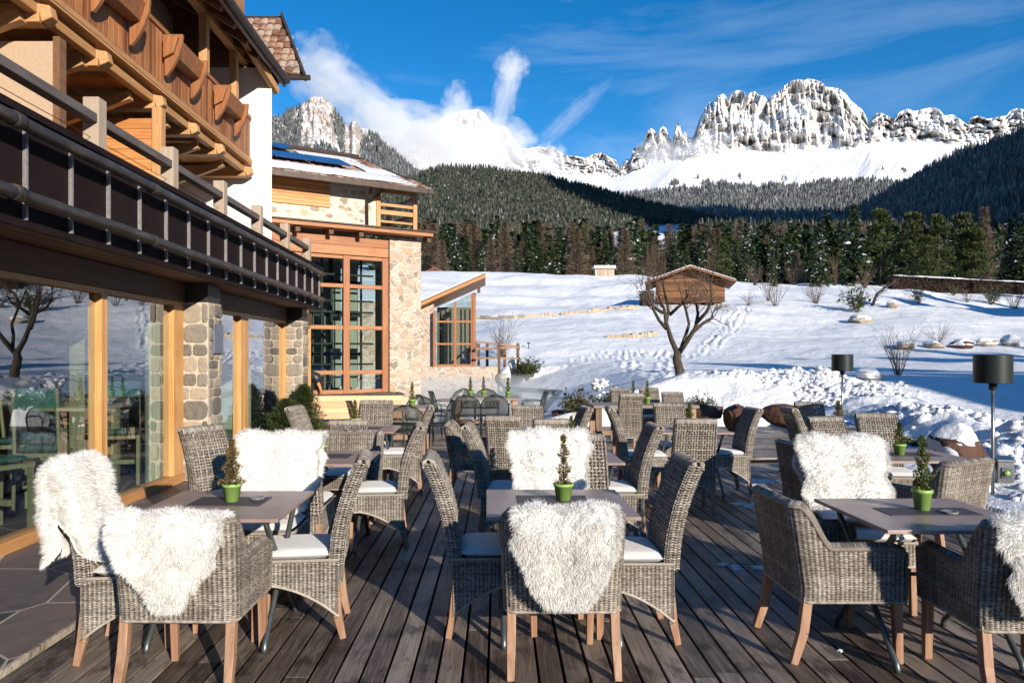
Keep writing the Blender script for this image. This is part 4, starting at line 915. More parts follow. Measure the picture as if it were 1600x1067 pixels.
def bare_shrub(px, py, hpx, label, seed, n=26, spread=.55, mat='twig', Y=None, leaves=0, lo=17, group='leafless shrubs in the snow', w=.006, name='bare_shrub', cat='shrub'):
    if Y is None: x, y, z = gp(px, py, lo)
    else: x, y, z = at(px, py, Y)
    if lo > 30: z = .45
    h = hpx*y/F; r = np.random.default_rng(seed); root = thing(name, (x, y, z - .05), 0, label, cat, group); m = MB(); lf = []
    for k in range(n):
        a = r.uniform(0, 6.283); t = r.uniform(0, 1)**.6*spread; d = np.array([math.cos(a)*t, math.sin(a)*t, 1.]); d /= np.linalg.norm(d); l = h*r.uniform(.6, 1.08); p = np.array([math.cos(a), math.sin(a), 0])*r.uniform(0, .08)*h; pts = [p]; q = p.copy()
        for i in range(5): d = d + r.normal(0, .07, 3); d /= np.linalg.norm(d); q = q + d*l/5; pts.append(q.copy())
        ww = max(w*h, .0055*y/25); m.tube(pts, np.linspace(ww, ww*.5, 6), 4, False, r.uniform(.2, .8))
        for j in range(3):
            i = r.integers(2, 6); e = pts[i] + (d + r.normal(0, .5, 3))*h*.22; m.tube([pts[i], e], [ww*.6, ww*.35], 3, False); lf.append(e)
        lf += pts[2:]
    m.build('stems', mat, root)
    if leaves:
        c = np.repeat(np.array(lf), leaves, 0) + r.normal(0, .05*h, (len(lf)*leaves, 3)); k = len(c); s = .035*h + .01; V = (c[:, None, :] + r.normal(0, s, (k, 3, 3))).reshape(-1, 3)
        MB().add(V, None, np.arange(3*k).reshape(-1, 3), np.repeat(r.uniform(0, .8, k), 3)).build('leaves', 'pine_needles', root)
SH = [(1405, 586, 68, 'fan of thin upright twigs in front of the stone row', 34, .42, 0), (1466, 537, 36, 'dark knobbly shrub above the dark capped stone', 22, .9, 0), (785, 560, 58, 'thin leafless shrub behind the timber railing', 30, .5, 0),
      (1212, 478, 40, 'bare shrub halfway between hut and tall spruces', 20, .6, 0), (1275, 474, 34, 'round bare shrub by the tree shadow on the slope', 34, .8, 0), (1200, 470, 44, 'thin pale shrub beside the footprints', 16, .5, 0), (1170, 478, 24, 'small tuft of twigs at the top of the footprints', 16, .8, 0),
      (1436, 474, 26, 'dark low shrub in the shaded slope under the hedge', 24, 1., 2), (1512, 472, 24, 'thin shaded shrub under the hedge middle', 18, .5, 0), (1548, 476, 26, 'dark clump under the hedge, second from frame edge', 26, 1., 3), (1585, 482, 34, 'loose bare shrub under the hedge at the frame edge', 28, .8, 0), (1490, 462, 16, 'small snow-dusted clump below the hedge', 20, 1., 2),
      (1340, 488, 34, 'dwarf pine rising over the mossy boulder', 26, .9, 5), (823, 602, 30, 'yellow-green juniper beside the pale boulder', 50, .7, 6), (1240, 445, 34, 'reddish bare bushes at the edge of the wood', 40, .7, 0), (1180, 446, 30, 'bare reddish bush behind the hut roof', 30, .7, 0), (1305, 446, 44, 'tall bare sapling left of the twin spruces', 24, .35, 0), (1352, 450, 40, 'bare leaning shrub above the fallen branch', 24, .8, 0)]
for i, (px, py, h, l, n, sp, lv) in enumerate(SH): bare_shrub(px, py, h, l, 100 + i, n, sp, leaves=lv, lo=36 if px == 823 else 17)
# scrub along the deck
for i, (px, py, h, Y, l) in enumerate([(905, 655, 42, 17.3, 'brown scrub behind the shaded chair near the pool'), (1098, 652, 32, 16.8, 'dark snow-dusted scrub over the low rock'), (1075, 650, 26, 16.9, 'dark scrub beside the pale open-weave chairs'), (1330, 668, 26, 15.3, 'brown scrub at the foot of the slimmer lamp'), (1413, 700, 22, 11.5, 'dark weedy tuft in the snow behind the leaning chair'), (1430, 702, 18, 11.2, 'second weedy tuft near the big brown rock'), (960, 640, 30, 17.2, 'dark scrub behind the timber table')]):
    bare_shrub(px, py, h, l, 200 + i, 60, 1.1, Y=Y, leaves=2, group='brown scrub along the deck', w=.012)
# leaning dead branch
def dead_branch():
    x, y, z = gp(1362, 478); sc = y/F; root = thing('fallen_dead_branch', (x, y, z), 0, 'leaning dead branch with lichen sticking up from the snow', 'branch'); m = MB(); r = np.random.default_rng(8)
    pts = [np.array([(px - 1362)*sc, 0, (478 - py)*sc]) for px, py in ((1362, 480), (1370, 460), (1385, 448), (1402, 437))]; limb_tube(m, pts, .16, .06, 6)
    for k in range(40): i = r.integers(1, 4); p = pts[i] + (pts[i-1] - pts[i])*r.random(); e = p + np.array([r.uniform(-.2, 1), r.normal(0, .4), r.uniform(-.1, .7)])*1.1; m.tube([p, (p + e)/2 + r.normal(0, .08, 3), e], [.035, .025, .012], 4, False)
    m.build('wood', 'bark', root, True)
dead_branch()

# conifer builders for wood edge
def spruce_proto(name, label, h, seed, mat='spruce_needles', rad=.17, dens=1., snow=.12, droop=.35, low=.08, clump=.55, jag=.5):
    r = np.random.default_rng(seed); root = thing(name, (0, 0, 0), 0, label, 'tree'); tr = MB(); tr.tube([(0, 0, -1), (0, 0, h*.5), (.03*h*r.normal()*.2, 0, h*.98)], [.017*h, .010*h, .002*h], 6); tr.build('trunk', 'bark', root, True)
    C, D, S_, tone = [], [], [], []
    nl = int(34*dens)
    for i in range(nl):
        t = low + (1 - low)*(i + r.uniform(-.3, .3))/nl; z = h*t; L = rad*h*(1 - t)**.75*(1 + r.uniform(-.25, .15)) + .01*h
        for k in range(int(9*max(.4, 1 - t)) + 3):
            a = r.uniform(0, 6.283); l = L*r.uniform(1 - jag, 1.1); ca, sa = math.cos(a), math.sin(a); nn = max(3, int(l/h*60)); bt = r.uniform(-.15, .15)
            for j in range(nn):
                f = (j + .6)/nn; p = np.array([ca*l*f, sa*l*f, z - droop*l*f*f + .12*l*f]); p += r.normal(0, .012*h, 3)*np.array([1, 1, .6]); C.append(p)
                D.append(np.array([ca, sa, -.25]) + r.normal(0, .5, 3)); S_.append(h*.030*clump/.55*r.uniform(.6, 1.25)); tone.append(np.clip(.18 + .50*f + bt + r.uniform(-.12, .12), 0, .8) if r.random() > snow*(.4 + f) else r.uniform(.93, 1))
    C, D = np.array(C), np.array(D); D /= np.linalg.norm(D, axis=1)[:, None]; S_ = np.array(S_)[:, None]; n = len(C); sd = np.cross(D, r.normal(0, 1, (n, 3)) + np.array([0, 0, 1.5])); sd /= np.linalg.norm(sd, axis=1)[:, None]
    V = np.stack([C - D*S_*.6 - sd*S_*.2, C + sd*S_*.5, C + D*S_*1.2, C - sd*S_*.5], 1).reshape(-1, 3); q = np.arange(4*n).reshape(-1, 4)
    MB().add(V, q, None, np.repeat(tone, 4)).build('crown', mat, root); return root
def larch_proto(label, h, seed, name='larch_tree'):
    hz = 1.15
    r = np.random.default_rng(seed); root = thing(name, (0, 0, 0), 0, label, 'tree'); tr = MB(); tr.tube([(0, 0, -1), (.01*h, 0, h*.5), (0, 0, h)], [.014*h, .008*h, .0015*h], 6); tr.build('trunk', 'bark', root, True)
    n = 4300; t = .10 + .90*r.uniform(0, 1, n)**1.1; a = r.uniform(0, 6.283, n); L = .19*h*(1 - t)**.95*(.8 + .3*np.sin(t*30)) + .008*h; q_ = L*r.uniform(.1, 1, n); C = np.stack([q_*np.cos(a), q_*np.sin(a), h*t + .25*q_], 1)
    D = np.stack([np.cos(a), np.sin(a), r.uniform(.1, .9, n)], 1) + r.normal(0, .35, (n, 3)); D /= np.linalg.norm(D, axis=1)[:, None]; sd = np.cross(D, r.normal(0, 1, (n, 3))); sd /= np.linalg.norm(sd, axis=1)[:, None]; S_ = h*.045*r.uniform(.5, 1.2, n)[:, None]
    V = np.stack([C - sd*S_*.07, C + sd*S_*.07, C + D*S_], 1).reshape(-1, 3); MB().add(V, None, np.arange(3*n).reshape(-1, 3), np.repeat(r.uniform(0, 1, n), 3)).build('crown', 'larch_twigs', root); return root
def pine_proto(label, h, seed):
    r = np.random.default_rng(seed); root = thing('pine_tree', (0, 0, 0), 0, label, 'tree'); tr = MB(); tr.tube([(0, 0, -1), (.02*h, 0, h*.5), (0, 0, h*.95)], [.018*h, .012*h, .004*h], 6); C, D, S_, tone = [], [], [], []
    for i in range(46):
        t = r.uniform(.12, 1)**.8; z = h*t; a = r.uniform(0, 6.283); l = h*.23*(1 - t)**.55*r.uniform(.5, 1.1); c = np.array([math.cos(a)*l, math.sin(a)*l, z + .1*l]); tr.tube([(0, 0, z - .15*l), c], [.005*h, .002*h], 4, False); s = h*.06*r.uniform(.7, 1.3); bt = r.uniform(-.15, .15)
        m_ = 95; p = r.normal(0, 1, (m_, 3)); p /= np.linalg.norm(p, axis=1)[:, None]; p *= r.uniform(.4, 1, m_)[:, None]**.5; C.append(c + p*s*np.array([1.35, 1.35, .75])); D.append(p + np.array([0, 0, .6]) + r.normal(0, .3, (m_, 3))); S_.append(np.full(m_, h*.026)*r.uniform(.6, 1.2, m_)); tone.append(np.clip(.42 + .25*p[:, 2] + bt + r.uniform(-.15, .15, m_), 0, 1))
    tr.build('trunk', 'bark', root, True); C = np.concatenate(C); D = np.concatenate(D); D /= np.linalg.norm(D, axis=1)[:, None]; S_ = np.concatenate(S_)[:, None]; n = len(C); sd = np.cross(D, r.normal(0, 1, (n, 3))); sd /= np.linalg.norm(sd, axis=1)[:, None]
    V = np.stack([C - D*S_*.5 - sd*S_*.25, C + sd*S_*.35, C + D*S_, C - sd*S_*.35], 1).reshape(-1, 3); MB().add(V, np.arange(4*n).reshape(-1, 4), None, np.repeat(np.concatenate(tone), 4)).build('crown', 'pine_needles', root); return root
HP = 10.0
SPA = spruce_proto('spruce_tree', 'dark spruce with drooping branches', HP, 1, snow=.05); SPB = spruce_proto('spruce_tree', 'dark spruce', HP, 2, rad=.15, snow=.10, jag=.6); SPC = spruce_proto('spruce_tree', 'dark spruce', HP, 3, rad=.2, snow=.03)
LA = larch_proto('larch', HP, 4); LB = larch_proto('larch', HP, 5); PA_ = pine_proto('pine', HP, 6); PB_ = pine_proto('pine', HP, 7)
def place_tree(proto, px, top, base, Y, label, group, fat=1.):
    X = (px - CX)*Y/F; zb = float(terr(X, Y, False)) - .3; zt = EYE + (CY - top)*Y/F; h = max(3., zt - zb)
    return put2(proto, X, Y, zb, h/HP, label, group, fat)
def put2(src, X, Y, z, s, label, group, fat):
    rz = random.uniform(0, 6.28)
    if src.name not in used:
        used.add(src.name); src.location = (X, Y, z); src.rotation_euler = (0, 0, rz); src.scale = (s*fat, s*fat, s); src['label'] = label; src['group'] = group; TREE[src.name] = [(c, kids(c)) for c in kids(src)]; return src
    return copy_tree(src, (X, Y, z), rz, label, group, (s*fat, s*fat, s))
# named, tell-apart trees on the right
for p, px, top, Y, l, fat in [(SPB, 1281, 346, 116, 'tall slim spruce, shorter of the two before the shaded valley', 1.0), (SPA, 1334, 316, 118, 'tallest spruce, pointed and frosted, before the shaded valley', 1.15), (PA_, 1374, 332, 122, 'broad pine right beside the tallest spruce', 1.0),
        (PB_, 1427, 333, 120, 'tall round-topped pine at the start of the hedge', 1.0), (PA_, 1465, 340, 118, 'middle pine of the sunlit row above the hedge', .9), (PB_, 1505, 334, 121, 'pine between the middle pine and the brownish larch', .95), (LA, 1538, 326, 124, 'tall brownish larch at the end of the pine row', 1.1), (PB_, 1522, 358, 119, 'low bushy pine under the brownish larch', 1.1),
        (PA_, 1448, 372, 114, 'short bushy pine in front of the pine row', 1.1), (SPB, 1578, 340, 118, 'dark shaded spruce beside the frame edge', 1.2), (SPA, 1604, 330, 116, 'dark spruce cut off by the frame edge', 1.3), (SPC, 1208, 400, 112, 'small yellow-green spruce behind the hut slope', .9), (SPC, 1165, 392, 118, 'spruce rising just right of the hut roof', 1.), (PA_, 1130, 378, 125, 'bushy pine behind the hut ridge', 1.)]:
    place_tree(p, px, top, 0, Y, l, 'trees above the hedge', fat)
r = np.random.default_rng(77)
protos = [(SPA, 'dark spruce in the row behind the snowfield'), (SPB, 'frosted slim spruce in the row behind the snowfield'), (SPC, 'dense spruce in the row behind the snowfield'), (LA, 'bare brown larch in the row behind the snowfield'), (LB, 'bare reddish-brown larch in the row behind the snowfield')]
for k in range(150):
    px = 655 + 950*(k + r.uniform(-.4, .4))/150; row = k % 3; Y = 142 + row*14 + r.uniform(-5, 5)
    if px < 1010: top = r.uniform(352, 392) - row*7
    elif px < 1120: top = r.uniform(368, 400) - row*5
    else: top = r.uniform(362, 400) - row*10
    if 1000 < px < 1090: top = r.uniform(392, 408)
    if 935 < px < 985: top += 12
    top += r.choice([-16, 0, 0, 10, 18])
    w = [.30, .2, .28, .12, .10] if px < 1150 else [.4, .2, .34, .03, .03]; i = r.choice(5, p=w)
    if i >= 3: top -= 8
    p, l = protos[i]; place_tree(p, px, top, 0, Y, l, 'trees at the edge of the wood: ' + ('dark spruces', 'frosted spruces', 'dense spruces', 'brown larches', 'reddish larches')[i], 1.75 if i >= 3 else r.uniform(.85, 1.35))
# unseen trees beyond the frame, near row added to cast long shadows over the snow
# ------------------------------------------------------------------ masonry
def stones(mb, o, u, v, w, h, seed, lo=.12, hi=.26, proud=.018, gap=.014, wide=1.5):
    """rubble stones on a rectangle: origin o, unit vectors u (along), v (up)"""
    r = np.random.default_rng(seed); o, u, v = (np.array(k, float) for k in (o, u, v)); n = np.cross(u, v); z = 0.
    while z < h - .04:
        rh = min(r.uniform(lo, hi), h - z); 
        if h - z - rh < .06: rh = h - z
        x = -r.uniform(0, .1)
        while x < w:
            rw = rh*r.uniform(.8, wide + .6); x1 = min(x + rw, w); 
            if w - x1 < .07: x1 = w
            x0 = max(x, 0.); sub = 2 if (rh > lo*1.4 and r.random() < .18) else 1
            for s_ in range(sub):
                a0, a1 = x0 + gap*.5, x1 - gap*.5; b0, b1 = z + rh*s_/sub + gap*.5, z + rh*(s_+1)/sub - gap*.5
                if a1 - a0 < .03 or b1 - b0 < .02: continue
                cx, cz, hw, hh = (a0+a1)/2, (b0+b1)/2, (a1-a0)/2, (b1-b0)/2; k = 16; an = np.linspace(0, 2*np.pi, k, endpoint=False) + .2
                e = r.uniform(3.5, 9); ca, sa = np.cos(an), np.sin(an); q = (np.abs(ca)**e + np.abs(sa)**e)**(-1/e); j = r.uniform(.93, 1.03, k)*(1 - .13*r.random()*np.clip(np.cos(an - r.uniform(0, 6.28)), 0, 1)**2)
                X, Z = cx + hw*ca*q*j, cz + hh*sa*q*j; pr = proud*r.uniform(.5, 1.3); X2, Z2 = cx + (X - cx)*.80, cz + (Z - cz)*.80
                V = np.vstack([o + np.outer(X, u) + np.outer(Z, v) - n*.01, o + np.outer(X, u) + np.outer(Z, v) + n*pr*.55, o + np.outer(X2, u) + np.outer(Z2, v) + n*(pr*(1 + .25*r.uniform(-1, 1, k)))[:, None], (o + u*cx + v*cz + n*pr*1.08)[None]])
                i = np.arange(k); i2 = (i + 1) % k; q4 = np.concatenate([np.stack([i, i2, k + i2, k + i], 1), np.stack([k + i, k + i2, 2*k + i2, 2*k + i], 1)]); t3 = np.stack([2*k + i, 2*k + i2, np.full(k, 3*k)], 1)
                mb.add(V, q4, t3, r.uniform(0, 1))
            x = x1
            if x >= w - 1e-6: break
        z += rh
def scatter_stones(mb, o, u, v, w, h, n, seed, s=.16):
    r = np.random.default_rng(seed); o, u, v = (np.array(k, float) for k in (o, u, v)); nn = np.cross(u, v); done = []
    for _ in range(n*6):
        if len(done) >= n: break
        x, z = r.uniform(s, w - s), r.uniform(s, h - s); rr = s*r.uniform(.5, 1.15)
        if any((x-a)**2 + ((z-b)*1.4)**2 < (rr + c)**2*1.1 for a, b, c in done): continue
        done.append((x, z, rr)); k = 9; an = np.linspace(0, 2*np.pi, k, endpoint=False); j = r.uniform(.7, 1.1, k); X = x + rr*np.cos(an)*j; Z = z + rr*.62*np.sin(an)*j
        V = np.vstack([o + np.outer(X, u) + np.outer(Z, v) + nn*.001, o + np.outer(x + (X-x)*.85, u) + np.outer(z + (Z-z)*.85, v) + nn*.006, (o + u*x + v*z + nn*.008)[None]]); i = np.arange(k); i2 = (i+1) % k
        mb.add(V, np.stack([i, i2, k+i2, k+i], 1), np.stack([k+i, k+i2, np.full(k, 2*k)], 1), r.uniform(0, 1))

# ------------------------------------------------------------------ restaurant wing with the big windows
XG = -3.90
W = thing('restaurant_wing', (XG, 9, 0), 0, 'restaurant wing at the left with floor-high timber windows under a dark metal-clad terrace edge', 'building')
def P(mb, name, mat, parent=W, **k):
    o = mb.build(name, mat, parent, **k); loc = parent.matrix_world.translation if False else None
    rt = parent
    off = Vector((0, 0, 0)); q = parent
    while q is not None: off += Vector(q.location); q = q.parent
    o.location = -off if parent.parent is None else Vector((0, 0, 0)); return o
Z0, Z1 = .10, 2.27
def window(y0, y1, post0=.07, post1=.07, name='window'):
    f = MB(); f.box(XG - .10, XG + .04, y0, y0 + post0, Z0, Z1); f.box(XG - .10, XG + .04, y1 - post1, y1, Z0, Z1)
    f.box(XG - .098, XG + .038, y0 + post0 - .004, y1 - post1 + .004, Z1 - .055, Z1 - .002)
    w = P(f, name, 'larch_frame', bevel=.004)
    s = MB(); s.box(XG - .10, XG + .06, y0, y1, -.01, Z0 - .002); P(s, 'sill', 'larch_frame_x', w, bevel=.004)
    g = MB(); g.box(XG - .032, XG - .024, y0 + post0 + .002, y1 - post1 - .002, Z0 + .002, Z1 - .06); P(g, 'pane', 'glass', w)
window(2.2, 4.3); window(4.4, 7.56, .07, .09); window(7.562, 9.50, .03, .30)
window(9.98, 11.86, .04, .14); window(11.875, 14.38, .22, .06)
window(14.82, 16.4, .05, .05)
for i, (ya, yb) in enumerate([(9.51, 9.97), (14.39, 14.81)]):
    c = P(MB().box(XG - .15, -3.55, ya, yb, -.02, 2.27), 'stone_pillar', 'mortar'); m = MB()
    stones(m, (XG + .02, ya, 0), (1, 0, 0), (0, 0, 1), .33, 2.26, 5 + i, .14, .27, .02, wide=1.3); stones(m, (-3.55, ya, 0), (0, 1, 0), (0, 0, 1), yb - ya, 2.26, 15 + i, .12, .25, .02)
    P(m, 'facing_stones', 'stone_grey', c); P(MB().box(XG - .12, -3.56, ya + .01, yb - .01, 2.272, 2.51), 'capital_beam', 'darktrim', c)
P(MB().box(-3.525, -3.505, 9.60, 9.93, 1.62, 2.0), 'slate_plate', 'slate', bevel=.004)
l = MB(); l.box(XG - .12, XG + .06, 2, 9.50, 2.272, 2.515); l.box(XG - .12, XG + .06, 9.98, 14.38, 2.272, 2.515); l.box(XG - .12, XG + .06, 14.82, 16.4, 2.272, 2.515); P(l, 'lintel_beam', 'beam_dark', bevel=.005)
s = MB()
for k in range(7): s.box(XG + .0 + k*.082, XG + .078 + k*.082, 2, 15.0, 2.52, 2.54, random.random())
P(s, 'soffit', 'soffit')
P(MB().box(-3.95, -3.34, 2, 15.0, 2.545, 3.30), 'cladding', 'fascia'); P(MB().box(-3.96, -3.28, 2, 15.03, 3.302, 3.36).box(-3.338, -3.315, 2, 15.0, 2.50, 2.56), 'edge_flashing', 'fascia', bevel=.004)
for k in range(22):
    y = 4.81 + k*.59 - 1.8
    if y > 14.9: break
    m = MB(); m.box(-3.338, -3.308, y - .011, y + .011, 2.562, 3.298); P(m, 'seam_bracket', 'seam')
for z, x in ((3.20, -3.215), (2.70, -3.215)):
    m = MB(); yy = np.arange(2, 15.2, .55); m.tube([(x + .004*math.sin(t*3), t, z + .004*math.sin(t*2.1)) for t in yy], .047, 14, True)
    for t in (5.1, 7.2, 9.3, 11.4, 13.5): m.tube([(x, t - .05, z), (x, t + .05, z)], .055, 14, True)
    P(m, 'gutter_pipe', 'pipe', smooth=True)
# inside the restaurant
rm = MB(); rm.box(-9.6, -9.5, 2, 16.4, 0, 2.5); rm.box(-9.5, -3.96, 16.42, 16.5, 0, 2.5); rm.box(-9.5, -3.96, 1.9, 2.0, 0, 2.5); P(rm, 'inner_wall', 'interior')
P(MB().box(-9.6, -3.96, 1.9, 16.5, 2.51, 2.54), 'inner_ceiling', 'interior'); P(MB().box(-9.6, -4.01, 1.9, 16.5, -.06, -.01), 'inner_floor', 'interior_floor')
P(MB().box(-4.62, -4.42, 8.25, 8.47, 0, 2.5), 'inner_post', 'indoor_wood')
m = MB(); 
for y0, y1 in ((9.05, 9.45), (10.3, 10.9)):
    yy = np.linspace(y0, y1, 40); m.grid(np.stack([np.stack([np.full(40, XG - .22) + .03*np.sin(yy*60), yy, np.full(40, z)], 1) for z in (.05, 2.45)], 0)); m.grid(np.stack([np.stack([np.full(40, XG - .235) + .03*np.sin(yy*60), yy, np.full(40, z)], 1) for z in (.05, 2.45)], 0), flip=True)
P(m, 'curtain', 'curtain', smooth=True)
# terrace above with posts, handrail and wires
for k in range(-2, 6):
    y = 7.42 + k*1.75
    if y < 3: continue
    P(MB().box(-3.98, -3.82, y - .08, y + .08, 3.2, 4.14), 'terrace_post', 'grey_wood', bevel=.008)
    if y + 1.75 < 16.5: P(MB().box(-3.95, -3.83, y + .082, y + 1.668, 3.88, 3.97), 'handrail', 'grey_rail', bevel=.008)
m = MB()
for z in (3.45, 3.6, 3.74): m.tube([(-3.9, 2, z), (-3.9, 16.2, z)], .004, 4)
P(m, 'rail_wires', 'darkmetal')
P(MB().box(-6.9, -3.96, 2, 16.4, 3.0, 3.2), 'terrace_slab', 'fascia')

# ------------------------------------------------------------------ main house with balcony
Wm = thing('main_house', (-6.6, 12, 3.2), 0, 'tall house above the terrace with white corner wall, timber balcony and deep eaves', 'building')
XB = -5.2
P(MB().box(-7.6, -6.85, 2, 16.3, 3.2, 9.05), 'rear_wall', 'beige', Wm); P(MB().box(-6.88, -6.83, 3.0, 16.2, 6.0, 8.2), 'balcony_doors', 'roof_wood', Wm); P(MB().prism([(-12, 16.31, -.2), (-4.70, 16.31, -.2), (-6.2, 21.3, -.2), (-12, 21.3, -.2)], (0, 0, 8.1)), 'white_wall', 'white', Wm)
P(MB().prism([(-12, 16.32, 7.91), (-5.3, 16.32, 7.91), (-6.7, 20.6, 7.91), (-12, 20.6, 7.91)], (0, 0, 2.6)), 'gable_wall', 'roof_wood', Wm); P(MB().box(-6.84, XB + .08, 8.80, 8.88, 3.21, 5.3), 'beige_partition', 'beige', Wm); P(MB().box(XB + .09, XB + .17, 8.78, 8.92, 3.21, 5.35), 'partition_post', 'roof_wood', Wm)
m = MB()
for k in range(13): m.box(-6.84, XB, 11.60, 11.63, 3.21 + k*.16, 3.365 + k*.16, random.random())
P(m, 'orange_partition', 'orange_board', Wm, bevel=.003); P(MB().box(XB + .01, XB + .16, 11.56, 11.70, 3.21, 5.45), 'partition_post', 'balcony_z', Wm)
for yb in (4.6, 6.0, 7.4, 8.72, 10.02, 11.73, 13.1, 14.38, 16.1):
    m = MB(); m.bar((-6.9, yb, 5.56), (XB + .02, yb, 5.56), .20, .22); m.bar((XB + .02, yb, 5.56), (XB + .14, yb, 5.59), .20, .22, w2=.14, h2=.14); P(m, 'balcony_beam', 'balcony', Wm, bevel=.012)
    P(MB().box(XB - .22, XB - .02, yb - .07, yb + .07, 5.672, 5.74), 'beam_block', 'balcony', Wm, bevel=.006)
for yb in np.arange(4.2, 16, 1.31):
    P(MB().bar((-6.84, yb + .45, 4.95), (XB - .15, yb + .45, 5.50), .12, .14), 'diagonal_strut', 'balcony', Wm, bevel=.006)
m = MB()
for k in range(12): m.box(-6.9 + k*.15, -6.755 + k*.15, 2, 16.25, 5.742, 5.77, random.random())
P(m, 'balcony_floor', 'balcony_y', Wm)
m = MB(); m.box(XB - .06, XB + .10, 2, 16.25, 5.775, 5.86); m.box(XB - .12, XB - .0, 2, 16.25, 5.55, 5.668); P(m, 'balcony_edge_beam', 'balcony_y', Wm, bevel=.01)
# railing boards and rails
m = MB()
for y in np.arange(2.05, 16.2, .135):
    yw = .128; xx = XB + .03; m.box(xx, xx + .022, y, y + yw, 5.90, 6.72, random.random())
P(m, 'railing_boards', 'redwood', Wm, bevel=.003)
m = MB(); m.box(XB - .03, XB + .08, 2, 16.25, 6.73, 6.81); m.box(XB - .0, XB + .075, 2, 16.25, 5.862, 5.898); P(m, 'railing_rail', 'redwood', Wm, bevel=.008)
for y in (4.6, 6.2, 8.0, 9.76, 11.4, 13.95, 15.6): P(MB().box(XB - .16, XB - .01, y - .08, y + .08, 5.86, 7.945), 'balcony_post', 'balcony_z', Wm, bevel=.008)
for y in (7.9, 10.15, 12.35, 14.55):
    b = MB(); x0 = XB + .10; b.hexa([(x0, y - .62, 6.28), (x0 + .16, y - .62, 6.36), (x0 + .16, y + .62, 6.36), (x0, y + .62, 6.36), (x0, y - .62, 6.62), (x0 + .24, y - .62, 6.62), (x0 + .24, y + .62, 6.62), (x0, y + .62, 6.62)])
    fb = P(b, 'flower_box', 'redwood', Wm, bevel=.01)
    for s_ in (-.52, .52):
        pr = [(x0 + .0, 6.02), (x0 + .03, 6.02), (x0 + .12, 6.14), (x0 + .22, 6.33), (x0 + .27, 6.50), (x0 + .29, 6.68), (x0, 6.68)]; q = MB().prism([(a, y + s_ - .035, b_) for a, b_ in pr], (0, .07, 0)); P(q, 'scrolled_bracket', 'redwood', fb, bevel=.008)
# roof
rf = MB(); rf.hexa([(-9.8, 2, 10.89), (-4.62, 2, 7.82), (-4.62, 16.9, 7.82), (-9.8, 16.9, 10.89), (-9.8, 2, 11.01), (-4.62, 2, 7.92), (-4.62, 16.9, 7.92), (-9.8, 16.9, 11.01)])
rf = P(rf, 'roof', 'roof_wood', Wm); m = MB()
for y in np.arange(2.4, 16.9, .72): m.bar((-7.1, y, 9.20), (-4.68, y, 7.76), .11, .14, tone=random.random())
P(m, 'rafters', 'roof_wood', rf)
P(MB().box(XB - .16, XB + .0, 2, 16.3, 7.95, 8.08), 'purlin', 'balcony_y', Wm)
m = MB(); m.tube([(-4.55, 2, 7.86), (-4.55, 17.0, 7.86)], .08, 10); m.box(-4.63, -4.58, 2, 17.0, 7.72, 7.98); m.bar((-7.2, 16.95, 9.42), (-4.56, 16.95, 7.88), .06, .22); P(m, 'gutter', 'gutter', rf)
P(MB().bar((XB + .2, 14.6, 8.2), (XB + .55, 16.5, 7.45), .12, .16), 'eave_brace', 'balcony', Wm)
# the tiled lower roof beyond, seen over the eaves
def tiles(mb, o, u, v, w, h, pw=.22, ph=.34, seed=1, amp=.045, clip=0.):
    r = np.random.default_rng(seed); o, u, v = (np.array(k, float) for k in (o, u, v)); n = np.cross(u, v); n /= np.linalg.norm(n); nc, nr = int(w/pw), int(h/ph)
    for i in range(nc):
        for j in range(nr):
            if i*pw + pw > w - clip*j*ph: continue
            a = np.linspace(0, np.pi, 6); x = i*pw + pw/2 + np.cos(a)*pw*.5; z = np.sin(a)*amp; j0, j1 = j*ph, j*ph + ph*1.12
            V = np.vstack([o + np.outer(x, u) + v*j0 + np.outer(z + .03, n), o + np.outer(x, u) + v*j1 + np.outer(z*.8 + .0, n)]); q = [(k, k+1, 6+k+1, 6+k) for k in range(5)]; mb.add(V, q, [(0, 1, 2), (0, 2, 3), (0, 3, 4), (0, 4, 5)], r.uniform(0, 1))
Bt = thing('tiled_annex_roof', (-6, 20, 7), 0, 'lichen-stained terracotta roof corner poking out behind the dark eaves', 'roof')
A1, A2, A3, A4 = at(330, 25, 20.2), at(438, 34, 20.2), at(476, 118, 18.6), at(380, 118, 18.6)
uu = A3 - A4; uu2 = uu/np.linalg.norm(uu); vv = A1 - A4; vv2 = vv - uu2*np.dot(vv, uu2); vv2_l = vv2.copy(); hh = np.linalg.norm(vv2); vv2 /= hh
nr_ = np.cross(uu2, vv2); m = MB(); tiles(m, A4 - uu2*.6, uu2, vv2, np.linalg.norm(uu) + .6, np.linalg.norm(vv2_l), .20, .28, 3, .05, .38); P(m, 'tiles', 'tile', Bt)
m = MB(); q = [A4 - uu2*.6, A3, A3 + vv2*hh - uu2*.38*hh, A4 - uu2*.6 + vv2*hh]; m.hexa([*[k - nr_*.12 for k in q], *[k - nr_*.01 for k in q]]); P(m, 'roof_boarding', 'gutter', Bt)
m = MB(); m.bar(A3 + uu2*.03 - vv2*.1, A3 + uu2*.03 + (vv2 - .38*uu2)*hh, .07, .20, nr_); m.tube([A4 - uu2*.6 - vv2*.10, A3 + uu2*.15 - vv2*.10], .07, 8); P(m, 'verge_and_gutter', 'gutter', Bt)

